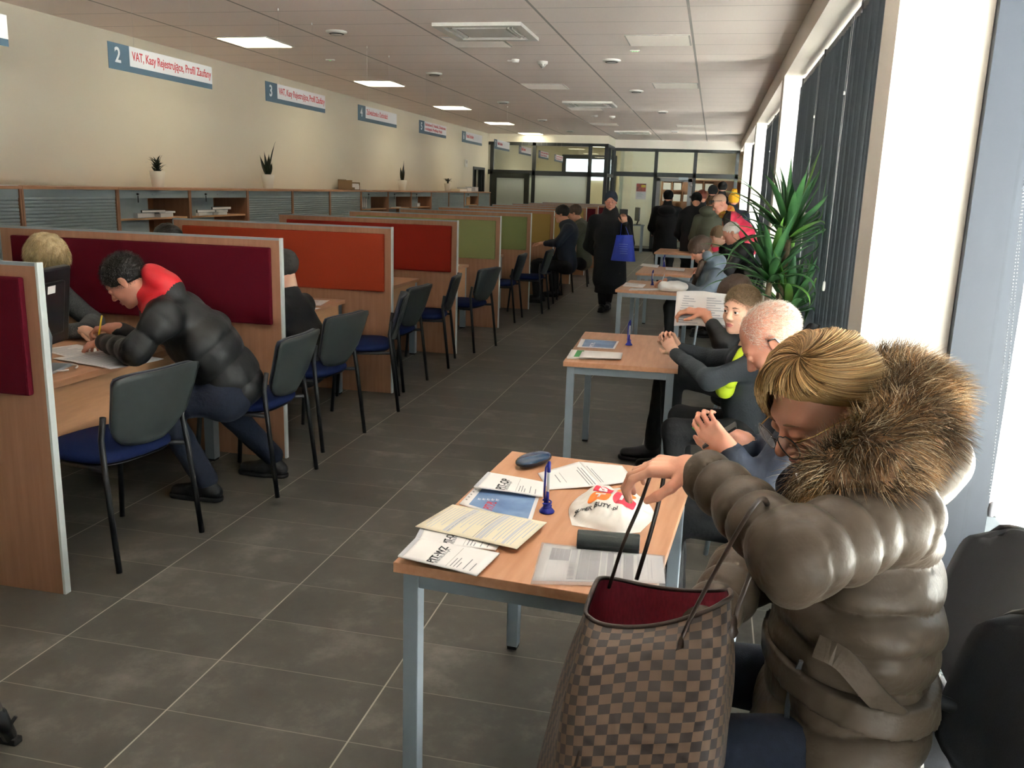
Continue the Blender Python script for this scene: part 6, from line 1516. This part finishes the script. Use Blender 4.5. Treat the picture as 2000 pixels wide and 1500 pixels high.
pr_ = W(1372, 602, y=4.98); r = thing('open_papers', 'open white printed papers held by the person in black', 'papers', tuple(pr_))
q = MB(); q.grid(lambda u, v: (-.15+.3*u, .02*math.sin(u*2*PI)+.06*v, -.10+.19*v-.02*abs(u-.5)), 14, 6); o = q.build('sheet', M['paper'], r); solidify(o, .001, 0)
q = MB(); [q.box(-.13+.15*c, -.13+.15*c+.11-.03*(k % 3), -.004+.06*((k+.5)/12)*0+.06*k/12+.018*(1 if c == 0 else -1)-.003, -.004+.06*k/12+.018*(1 if c == 0 else -1)-.002, -.09+.155*k/12, -.085+.155*k/12) for k in range(12) for c in (0, 1)]; q.build('print', M['ink_pale'], r)
# ---- woman in grey hooded coat writing at the third table
J = dict(head=W(1367, 488, y=8.45), hf=hdir(12, 38), hu=(0, 0, 1), neck=W(1392, 520, y=8.5), shL=W(1400, 545, y=8.30), shR=W(1375, 535, y=8.66), elL=W(1370, 578, y=8.2), wrL=W(1330, 555, y=8.42), elR=W(1355, 565, y=8.75), wrR=W(1305, 548, y=8.50),
         pel=V((.12, 8.5, .56)), belly=V((.07, 8.5, .74)), hdL=V((-1, .1, -.05)), pnL=V((0, 0, -1)), hdR=V((-1, -.1, -.2)), pnR=V((0, -.3, -1)), hpL=V((.08, 8.4, .54)), hpR=V((.08, 8.6, .54)), knL=V((-.32, 8.38, .55)), knR=V((-.32, 8.62, .55)), anL=V((-.3, 8.4, .09)), anR=V((-.3, 8.62, .09)))
root, g, P, R, B = person('woman in a grey hooded quilted coat bent over the third table, writing', (.1, 8.5, 0), J, dict(skin=M['skin'], hres=.007, handres=.006, jacket=CL['grey_blue_nylon'], quilt=(.11, .010), jw=1.12, sleeve=1.1, jres=.013, trousers=CL['black_cloth'], shoes=CL['shoe_black'], lid=.8, curlL=.4, curlR=.9, eyes=False, bareL=.02, bareR=.02,
    jell=[(W(1398, 512, y=8.5), (.10, .13, .085)), (W(1382, 500, y=8.38), (.05, .06, .05))]))
hair_cap(P, R, 1.0, root, B, CL['brown_hair'], low=-.06, thick=.016, extra=lambda s, P: s.ell(P(0, -.105, .02), (.03, .04, .035), R, .02), fr=90, wave=.003)
s = Sdf(.015); s.cap(P(-.05, .05, -.10), W(1352, 560, y=8.42), .030, .018); v, q = s.mesh(.009, disp=wrinkle(.004, 70), amp=.005, org=B); mesh_np('long_hair', [(v, q, 0)], CL['brown_hair'], root)
def pen(px, py, y, lab, col='blue_plastic', d=(0.02, 0, .13)):
    o = W(px, py, y=y); r = thing('pen', lab, 'pen', tuple(o)); MB().tube([(0, 0, 0), (d[0]*.1, d[1]*.1, d[2]*.1)], [.001, .004], 8).tube([(d[0]*.1, d[1]*.1, d[2]*.1), d], .0042, 8).build('pen_barrel', M[col] if isinstance(col, str) else col, r); return r
pen(1290, 560, 8.42, 'pen in the hand of the writing woman in grey', 'clear_plastic', (.03, 0, .12))
r = thing('knitted_scarf', 'white and pale green soft bundle on the third table corner', 'scarf', tuple(W(1312, 566, y=8.18))); r.location.z = .722
s = Sdf(.04); s.cap((-.09, 0, .045), (.10, 0, .05), .040, .045, side=(0, 1, 0), w=1.2); s.ell((.03, .02, .055), (.06, .06, .04)); v, q = s.mesh(.009, disp=wrinkle(.007, 35, 6), amp=.01, clip=[((0, 0, .001), (0, 0, -1))]); mesh_np('bundle', [(v, q, 0)], M['bag_white'], r)
# ---- older couple beyond the plant
def seated(label, hpx, y, cfg, hairm, yaw=0, pit=30, hx_=None, x0=None):
    hd = W(*hpx, y=y); x = hd.x+.13 if x0 is None else x0
    J = dict(head=hd, hf=hdir(yaw, pit), hu=(0, 0, 1), neck=hd+V((.09, .0, -.13)), shL=hd+V((.13, -.19, -.20)), shR=hd+V((.12, .19, -.20)), elL=hd+V((.0, -.24, -.40)), elR=hd+V((0, .24, -.40)), wrL=hd+V((-.22, -.12, -.42)), wrR=hd+V((-.22, .12, -.42)), pel=V((x+.12, y, .56)), belly=V((x+.08, y, .75)),
             hdL=V((-1, .2, 0)), pnL=V((0, 0, -1)), hdR=V((-1, -.2, 0)), pnR=V((0, 0, -1)), hpL=V((x+.1, y-.1, .54)), hpR=V((x+.1, y+.1, .54)), knL=V((x-.33, y-.12, .55)), knR=V((x-.33, y+.12, .55)), anL=V((x-.3, y-.12, .09)), anR=V((x-.3, y+.12, .09)))
    c = dict(hres=.008, handres=.007, jres=.015, eyes=False, trousers=CL['black_cloth'], shoes=CL['shoe_black']); c.update(cfg)
    root, g, P, R, B = person(label, (x, y, 0), J, c)
    if hairm: hair_cap(P, R, 1.0, root, B, hairm, **(hx_ or {}))
    return root, g, P, R, B
seated('white haired older man in a dark jacket seated beyond the tall plant', (1428, 455), 10.3, dict(skin=M['skin_red'], jacket=CL['black_nylon'], fat=1.08), CL['grey_hair'], 5, 25, dict(thick=.004, front=.08))
seated('person with a pale face seated beside the white haired man', (1402, 462), 10.9, dict(skin=M['skin_pale'], jacket=CL['black_cloth'], jw=.9), CL['sandy_hair'], 30, 15)
armchair('black padded chair of the white haired man', (.30, 10.3), math.radians(90), False)
# ---- bending man in pink red jacket with sunglasses on his head
hd = W(1405, 398, y=12.4)
J = dict(head=hd, hf=hdir(15, 32), hu=(0, 0, 1), neck=hd+V((.11, .02, -.10)), shL=hd+V((.17, -.16, -.19)), shR=hd+V((.16, .24, -.19)), elL=hd+V((.14, -.24, -.47)), elR=hd+V((.1, .3, -.47)), wrL=hd+V((-.05, -.18, -.62)), wrR=hd+V((-.06, .2, -.62)), pel=V((hd.x+.42, 12.45, .93)), belly=V((hd.x+.36, 12.45, 1.10)),
         hdL=V((-.6, 0, -.6)), pnL=V((0, .5, -1)), hdR=V((-.6, 0, -.6)), pnR=V((0, -.5, -1)), hpL=V((hd.x+.4, 12.35, .90)), hpR=V((hd.x+.4, 12.55, .90)), knL=V((hd.x+.34, 12.34, .48)), knR=V((hd.x+.34, 12.6, .48)), anL=V((hd.x+.38, 12.34, .09)), anR=V((hd.x+.38, 12.6, .09)))
root, g, P, R, B = person('bald man in a pink red jacket bending, sunglasses pushed up on his head', (hd.x+.38, 12.45, 0), J, dict(skin=M['skin_red'], hres=.007, handres=.007, jres=.014, jacket=[CL['pink_red'], CL['black_nylon']], quilt=(.12, .010), jw=1.1, sleeve=1.15, eyes=False, lid=.8, brow=DB, trousers=CL['black_cloth'], shoes=CL['shoe_black'], neckw=1.1, head_scale=1.05,
    jpaint=[(lambda c: (c[:, 0] < -.22) & (c[:, 2] > 1.05), 1)]))
hair_cap(P, R, 1.05, root, B, mat('shaved_hair', '#a88772', .8), thick=.001, front=.09, wave=0, res=.008)
m = MB(); 
for sx in (-1, 1): m.tube([P(sx*.01, .10, .075)-B, P(sx*.045, .093, .08)-B, P(sx*.07, .06, .075)-B], .008, 6, flat=2)
m.tube([P(-.07, .06, .075)-B, P(-.088, -.03, .03)-B], .003, 6).tube([P(.07, .06, .075)-B, P(.088, -.03, .03)-B], .003, 6); m.build('sunglasses', M['black_plastic'], root)
s = Sdf(.02); s.cap(P(.0, .02, -.13), g['neck']+V((.03, 0, .01)), .062, .075); v, q = s.mesh(.01, disp=wrinkle(.006, 50), amp=.008, org=B); mesh_np('scarf', [(v, q, 0)], mat('red_yellow_scarf', '#c8323a', .9, var=.5, vscale=25, col2='#c9b23a'), root)
# ---- standing people with their backs to us
def stander(label, hx, hy, y, cfg, hat=None, hatm=None, hz=None, lean=0.0, yaw=-90, jl=.35, fz=0, extra=None, hm=None):
    hd = W(hx, hy, y=y); f = hdir(yaw, cfg.pop('pitch', 8)); r3 = V((f.x, f.y, 0)).normalized(); sd = r3.cross(V((0, 0, 1)))  # right side
    nk = hd-r3*.03+V((0, 0, -.16)); pz = .93*hd.z/1.6; px_ = V((hd.x, hd.y, 0))-r3*(.02+lean)
    J = dict(head=hd, hf=f, hu=(0, 0, 1), neck=nk, shL=nk-sd*.19+V((0, 0, -.07)), shR=nk+sd*.19+V((0, 0, -.07)), elL=nk-sd*.25-V((0, 0, .36)), elR=nk+sd*.25-V((0, 0, .36)), wrL=nk-sd*.19+r3*.20-V((0, 0, .48)), wrR=nk+sd*.19+r3*.20-V((0, 0, .48)),
             pel=px_+V((0, 0, pz)), hem=px_+V((0, 0, pz-jl)), hdL=r3, pnL=V((0, 0, -1)), hdR=r3, pnR=V((0, 0, -1)), hpL=px_-sd*.09+V((0, 0, pz-.03)), hpR=px_+sd*.09+V((0, 0, pz-.03)), knL=px_-sd*.10+r3*.02+V((0, 0, .48)), knR=px_+sd*.10+r3*.02+V((0, 0, .48)), anL=px_-sd*.10+V((0, 0, .09)), anR=px_+sd*.10+V((0, 0, .09)), toe=r3)
    c = dict(hres=.009, handres=.009, jres=.018, bres=.025, eyes=False, trousers=CL['black_cloth'], shoes=CL['shoe_black'], jw=1.15, sleeve=1.15, collar=1.2, collar_up=.07); c.update(cfg)
    root, g, P, R, B = person(label, (px_.x, px_.y, 0), J, c)
    if hat: hair_cap(P, R, 1.0, root, B, hatm, low=-.045 if hat == 'hat' else -.05, thick=.014, name=hat, wave=.002, extra=extra and (lambda s, P: extra(s, P, R)), front=.06)
    if hm: hair_cap(P, R, 1.0, root, B, hm, low=-.06, thick=.006)
    return root, g, P, R, B
stander('person in a long black coat and black hat, leftmost of the standing group', 1305, 386, 15.6, dict(jacket=CL['coal_coat'], jell=[(W(1302, 412, y=15.45), (.15, .11, .09))]), 'hat', CL['knit_black'], jl=.25)
stander('person in a black coat leaning to the farthest table, second from the left', 1360, 392, 14.5, dict(jacket=CL['coal_coat'], pitch=35, jell=[(W(1352, 412, y=14.5), (.14, .12, .08))]), 'hat', CL['knit_black'], lean=.16, jl=.2)
stander('person in an olive coat and brown fur hood, left of the bending man', 1390, 400, 14.2, dict(jacket=CL['olive'], quilt=(.13, .010), pitch=30, jell=[(W(1384, 412, y=14.1), (.15, .12, .08))]), 'hair', CL['brown_fur'], lean=.1, jl=.15)
stander('red haired person with a white collar, half hidden in the group', 1370, 386, 15.7, dict(jacket=CL['black_cloth'], jw=.9, pitch=20), 'hair', CL['red_hair'], yaw=-60)
stander('person in a black cap at the back of the standing group', 1392, 376, 16.3, dict(jacket=CL['black_cloth'], jw=.95), 'hat', CL['knit_black'])
stander('tall person in a dark hat, farthest of the group before the shelf', 1411, 368, 17.6, dict(jacket=CL['coal_coat'], jw=.95), 'hat', CL['knit_black'])
stander('person in a yellow pompom hat at the right of the standing group', 1433, 392, 14.6, dict(jacket=CL['navy_jacket']), 'hat', CL['knit_yellow'], extra=lambda s, P, R: s.ell(P(0, -.03, .15), (.045, .045, .04), R, .01))
# ---- the walking woman with the blue bag
yw = 12.05
hd = W(1193, 393, y=yw); gx = hd.x
J = dict(head=hd, hf=V((.06, -1, -.12)), hu=(0, 0, 1), neck=hd+V((0, .035, -.145)), shL=W(1224, 433, y=yw+.03), shR=W(1160, 432, y=yw+.03), elL=W(1229, 476, y=yw-.08), wrL=W(1221, 437, y=yw-.22), elR=W(1149, 480, y=yw+.08), wrR=W(1170, 500, y=yw+.16),
         pel=W(1192, 492, y=yw), belly=W(1192, 462, y=yw), hem=W(1190, 545, y=yw), hdL=V((-.2, -.25, .9)), pnL=V((-.3, .8, .2)), hdR=V((0, -.4, -.9)), pnR=V((.8, 0, .1)), hpL=V((gx+.09, yw, .86)), hpR=V((gx-.09, yw, .86)), knL=V((gx+.06, yw+.08, .47)), knR=V((gx-.08, yw-.04, .47)), anL=V((gx+.02, yw+.18, .09)), anR=V((gx-.03, yw-.12, .09)), toe=V((0, -1, 0)))
root, g, P, R, B = person('woman in a long black coat and dark knitted hat walking up the aisle', (gx, yw, 0), J, dict(skin=M['skin_red'], hres=.0055, handres=.0055, jres=.012, jacket=CL['coal_coat'], jw=1.25, sleeve=1.2, trousers=CL['black_cloth'], shoes=M['black_plastic'], brow=BB, iris='#3a3634', fat=1.1, jaw=1.12, collar=1.5, curlL=1.0, bareL=.02, thL=.9, lid=.3,
    jextra=[(g_ := W(1192, 545, y=yw), W(1190, 560, y=yw), .19, .20, .05)] if False else []))
s = Sdf(.03); s.cap(W(1190, 540, y=yw), W(1186, 578, y=yw), .175, .185, .05, side=(1, 0, 0), w=1.05); v, q = s.mesh(.016, disp=wrinkle(.006, 20), amp=.01, org=B, clip=[((0, 0, .24), (0, 0, -1))]); mesh_np('skirt', [(v, q, 0)], CL['black_cloth'], root)
hair_cap(P, R, 1.0, root, B, CL['knit_navy'], low=-.02, thick=.018, top=1.3, name='knitted_hat', wave=.003, front=.082, fr=50)
s = Sdf(.02); s.cap(g['neck']+V((0, 0, .0)), g['neck']+V((0, -.02, .04)), .085, .080, side=(1, 0, 0), w=1.1); s.ell(P(0, .03, -.15), (.08, .06, .04)); v, q = s.mesh(.01, disp=wrinkle(.004, 40), amp=.006, org=B); mesh_np('scarf', [(v, q, 0)], CL['knit_black'], root)
for k in range(5): 
    c = surf(g['jk'], B, 1206+k*1, 430+k*26, .003)
    if c: MB().lathe([(0, .004), (.012, .002), (.012, 0)], (0, 0, 0), 10).build('button', M['black_plastic'], root).matrix_local = Matrix.Translation(c-B) @ Matrix.Rotation(PI/2, 4, 'X')
# blue carrier bag hanging from her hand
yb = yw-.27
a0, a1, b0, b1 = W(1204, 459, y=yb), W(1236, 459, y=yb), W(1193, 508, y=yb), W(1241, 511, y=yb)
BO = (a0+a1+b0+b1)/4; r = thing('carrier_bag', 'bright blue fabric carrier bag hanging from the hand of the walking woman', 'bag', tuple(BO))
bm_ = mat('blue_bag_fabric', '#1f3fc4', .45, var=.15, vscale=12, bump=.4, bscale=25)
q = MB()
def bf(sgn):
    return lambda u, v: (lambda p: p+V((0, sgn*(.015+.055*v)*math.sin(PI*min(1, max(0, u)))**.5+.008*math.sin(u*9+v*4), 0))-BO)((a0.lerp(a1, u)).lerp(b0.lerp(b1, u), v))
q.grid(bf(1), 16, 16); q.grid(bf(-1), 16, 16); 
q.grid(lambda u, v: (bf(-1)(u, 1)).lerp(bf(1)(u, 1), v), 16, 2); q.build('bag_body', bm_, r)
hh = W(1217, 437, y=yw-.24); m = MB()
for s_ in (-.012, .012): m.tube([a0.lerp(a1, .25)-BO+V((0, s_, 0)), hh-BO+V((-.02, s_*.3, 0)), hh-BO+V((.02, s_*.3, 0)), a0.lerp(a1, .75)-BO+V((0, s_, 0))], .007, 6, flat=.4)
m.build('bag_handle', bm_, r)
m = MB(); [m.box(-.06+.005*k, .06-.01*(k % 2), -.086-.0*k, -.084, .05-.03*k, .056-.03*k) for k in range(5)]
m.build('pale_print', mat('pale_blue_print', '#6f86dd', .5), r).location = (0, .0, 0)
# ---- man in black and red puffer jacket at the first desk
J = dict(head=W(245, 548, y=3.72), hf=hdir(18, 42), hu=(0, 0, 1), neck=W(303, 578, y=3.80), shL=W(318, 622, y=3.60), shR=W(330, 585, y=4.02), elL=W(262, 688, y=3.50), wrL=W(205, 668, y=3.70), elR=W(300, 680, y=4.12), wrR=W(225, 640, y=4.0), pel=W(455, 745, y=3.96), belly=W(395, 665, y=3.86),
         hdL=V((-.9, .35, -.15)), pnL=V((0, 0, -1)), hdR=V((-.95, -.3, -.1)), pnR=V((0, -.3, -1)), hpL=W(440, 775, y=3.86), hpR=W(445, 765, y=4.08), knL=V((-2.62, 3.74, .50)), knR=V((-2.60, 4.12, .50)), anL=V((-2.42, 3.80, .09)), anR=V((-2.28, 4.24, .10)))
hc_ = J['neck']
root, g, P, R, B = person('man in a black puffer jacket with a red hood, leaning on the first desk writing', (-2.3, 3.9, 0), J, dict(skin=M['skin_red'], hres=.0045, handres=.0045, jres=.0085, jacket=[CL['black_nylon'], CL['red_nylon']], quilt=(.125, .015), sq=.9, jw=1.2, sleeve=1.12, jk=.035, wr=.005, trousers=CL['jean'], tw=1.12, shoes=CL['shoe_black'], lid=.9, brow=DB, curlL=.5, curlR=.9, bareL=.02, bareR=.03, eyes=False,
    jell=[(W(318, 548, y=3.78), (.085, .12, .055), (V((.0, 1, 0)), V((.85, 0, -.5)), V((.5, 0, .85)))), (W(298, 572, y=3.80), (.09, .11, .07))],
    jpaint=[(lambda c, q0=npv(W(322, 556, y=3.80)-V((-2.3, 3.9, 0))): ((c[:, 0]-q0[0])*.9-(c[:, 2]-q0[2])*.45 < .075) & (c[:, 2] > .86+0.0*c[:, 0]) & (np.abs(c[:, 1]-q0[1]) < .17) & (c[:, 2] > q0[2]-.12+.5*np.abs(c[:, 1]-q0[1])*0), 1)]))
hb = hair_cap(P, R, 1.0, root, B, CL['dark_hair'], low=-.055, thick=.010, front=.070, wave=.002)
short_hair(hb, B, 4000, .016, '#1a1512', '#352a22', root, -R[1]*.3+R[2]*.2, rad=.0006)
s = Sdf(.02); a_ = (g['hpL']+g['hpR'])/2+V((.075, 0, .085)); s.ell(a_, (.06, .11, .05)); v, q = s.mesh(.01, org=B); mesh_np('bare_back', [(v, q, 0)], M['skin_red'], root)
t_ = (g['hpL']*.45+g['knL']*.55)+V((0, -.09, .03))-B; text_mesh('trouser_mark', 'jeans wear', .03, TR(*t_) @ Matrix.Rotation(PI/2, 4, 'X') @ Matrix.Rotation(-.4, 4, 'Z'), M['paper_grey'], root)
bpy.data.objects.remove([o for o in root.children if o.name.startswith('trouser_mark')][0])
pen(192, 662, 3.74, 'yellow pen in the hand of the man in the black and red jacket', mat('yellow_pen', '#e8c81e', .35), (.03, 0, .12))
# ---- officer behind the monitor
hd = W(92, 508, x=-3.62); yo = hd.y
J = dict(head=hd, hf=V((.88, -.12, -.50)), hu=(0, 0, 1), neck=hd+V((-.08, 0, -.14)), shL=hd+V((-.10, .20, -.22)), shR=hd+V((-.10, -.20, -.22)), elL=hd+V((.08, .24, -.38)), elR=hd+V((.05, -.25, -.38)), wrL=W(163, 645, x=-3.24), wrR=hd+V((.36, -.22, -.34)), pel=V((-3.85, yo, .56)), belly=V((-3.80, yo, .76)),
         hdL=V((.9, -.25, -.12)), pnL=V((0, 0, -1)), hdR=V((.95, .1, -.1)), pnR=V((0, 0, -1)), hpL=V((-3.82, yo+.1, .54)), hpR=V((-3.82, yo-.1, .54)), knL=V((-3.45, yo+.1, .54)), knR=V((-3.45, yo-.1, .54)), anL=V((-3.45, yo+.1, .09)), anR=V((-3.45, yo-.1, .09)), toe=V((1, 0, 0)))
root, g, P, R, B = person('pale blonde clerk in a grey tweed jacket behind the monitor', (-3.8, yo, 0), J, dict(skin=M['skin_pale'], hres=.006, handres=.0045, jacket=CL['grey_tweed'], trousers=CL['black_cloth'], shoes=CL['shoe_black'], eyes=False, lid=.8, fingL=(.9, .8, .7, .25), bareL=.03, brow=BB))
hb = hair_cap(P, R, 1.0, root, B, CL['pale_blonde'], low=-.08, thick=.028, top=1.2, front=.05, wave=.004, fr=60)
short_hair(hb, B, 5000, .035, '#a8925f', '#e2d2a6', root, R[1]*.2-R[2]*1.2, rad=.0007, jit=.15)
r = thing('desk_phone', 'dark handset partly hidden by the monitor', 'phone', (-3.3, 3.0, .736)); MB().bbox(-.08, .08, -.1, .1, 0, .04, .008).build('phone_body', M['black_plastic'], r)
# monitor seen from behind
mp = V((-2.94, 3.32, .7355)); r = thing('monitor', 'black computer monitor seen from behind, with white stickers, on the first desk', 'monitor', tuple(mp), math.radians(14))
T = Matrix.Rotation(math.radians(6), 4, 'Y'); q = MB(); q.bbox(-.02, .02, -.25, .25, .10, .46, .012, T=T); q.bbox(.015, .035, -.17, .17, .15, .40, .012, T=T); q.build('screen_housing', M['black_plastic'], r)
MB().box(.0352, .036, .0, .07, .35, .385, T=T).box(.0352, .036, -.10, -.02, .18, .23, T=T).build('sticker', M['paper'], r)
MB().tube([(.04, 0, .01), (.06, 0, .15), (.03, 0, .26)], [.03, .026, .02], 12, flat=.5).build('stand', M['alu'], r); MB().bbox(-.09, .11, -.11, .11, 0, .012, .005).build('foot', M['alu'], r)
MB().tube([(.11+.05*math.cos(a), .02+.07*math.sin(a), .008) for a in np.linspace(0, 5.6, 24)], .004, 8).build('cable', M['cord'], r)
# ---- person in black behind the crimson divider
hd = W(560, 528, y=5.15)
J = dict(head=hd+V((-.03, 0, 0)), hf=hdir(-8, 20), hu=(0, 0, 1), neck=hd+V((.02, 0, -.15)), shL=hd+V((.03, -.20, -.24)), shR=hd+V((.02, .20, -.24)), elL=hd+V((-.0, -.24, -.46)), elR=hd+V((-.05, .24, -.45)), wrL=hd+V((-.22, -.14, -.40)), wrR=hd+V((-.25, .12, -.32)), pel=hd+V((.12, 0, -.62)), belly=hd+V((.10, 0, -.42)), hdL=V((-1, 0, 0)), pnL=V((0, 0, -1)), hdR=V((-1, 0, 0)), pnR=V((0, 0, -1)),
         hpL=hd+V((.10, -.1, -.62)), hpR=hd+V((.10, .1, -.62)), knL=hd+V((-.30, -.1, -.60)), knR=hd+V((-.30, .12, -.60)), anL=V((hd.x-.2, hd.y-.1, .09)), anR=V((hd.x-.2, hd.y+.12, .09)))
root, g, P, R, B = person('person in a black top with dark grey hair, half hidden by the crimson divider', (hd.x, hd.y, 0), J, dict(skin=M['skin_pale'], jacket=CL['black_cloth'], wr=.004, trousers=CL['black_cloth'], shoes=CL['shoe_black'], hres=.007, handres=.006, eyes=False))
hair_cap(P, R, 1.0, root, B, cl('iron_grey_hair', '#3a3835', rough=.6, bump=.6, bscale=120), low=-.12, thick=.016, front=.055, fr=90)
# ---- two people at the far desks, and clerks whose hair just shows
seated('dark haired person in a navy jacket seated beyond the yellow panel', (1097, 418), 12.5, dict(jacket=CL['navy_jacket'], jw=1.05, jell=[(W(1108, 440, y=12.5), (.12, .14, .08))], jpaint=[]), CL['dark_hair'], -5, 10, x0=-2.1)
seated('person in a dark olive coat beside the fur hooded one', (1122, 416), 13.3, dict(jacket=CL['olive'], jw=1.1), CL['brown_hair'], -5, 10, x0=-2.0)
for (px_, py_, y_, lab) in ((760, 424, 7.3, 'clerk whose hair just shows above the red divider'), (330, 440, 5.6, 'clerk whose hair just shows below the nearest open cabinet')):
    hd = W(px_, py_+14, x=-3.75 if py_ < 430 else -3.75)
    J = dict(head=V((hd.x, hd.y, min(1.20, hd.z-.07))), hf=V((1, 0, -.3)), hu=(0, 0, 1)); h = J['head']
    J.update(neck=h+V((-.06, 0, -.14)), shL=h+V((-.08, .19, -.22)), shR=h+V((-.08, -.19, -.22)), elL=h+V((.05, .22, -.42)), elR=h+V((.05, -.22, -.42)), wrL=h+V((.28, .12, -.40)), wrR=h+V((.28, -.12, -.40)), pel=V((h.x-.15, h.y, .56)), hdL=V((1, 0, 0)), pnL=V((0, 0, -1)), hdR=V((1, 0, 0)), pnR=V((0, 0, -1)))
    root, g, P, R, B = person(lab, (h.x-.1, h.y, 0), J, dict(jacket=CL['black_cloth'], hres=.009, handres=.009, eyes=False)); hair_cap(P, R, 1.0, root, B, CL['dark_hair'], low=-.06, thick=.014)
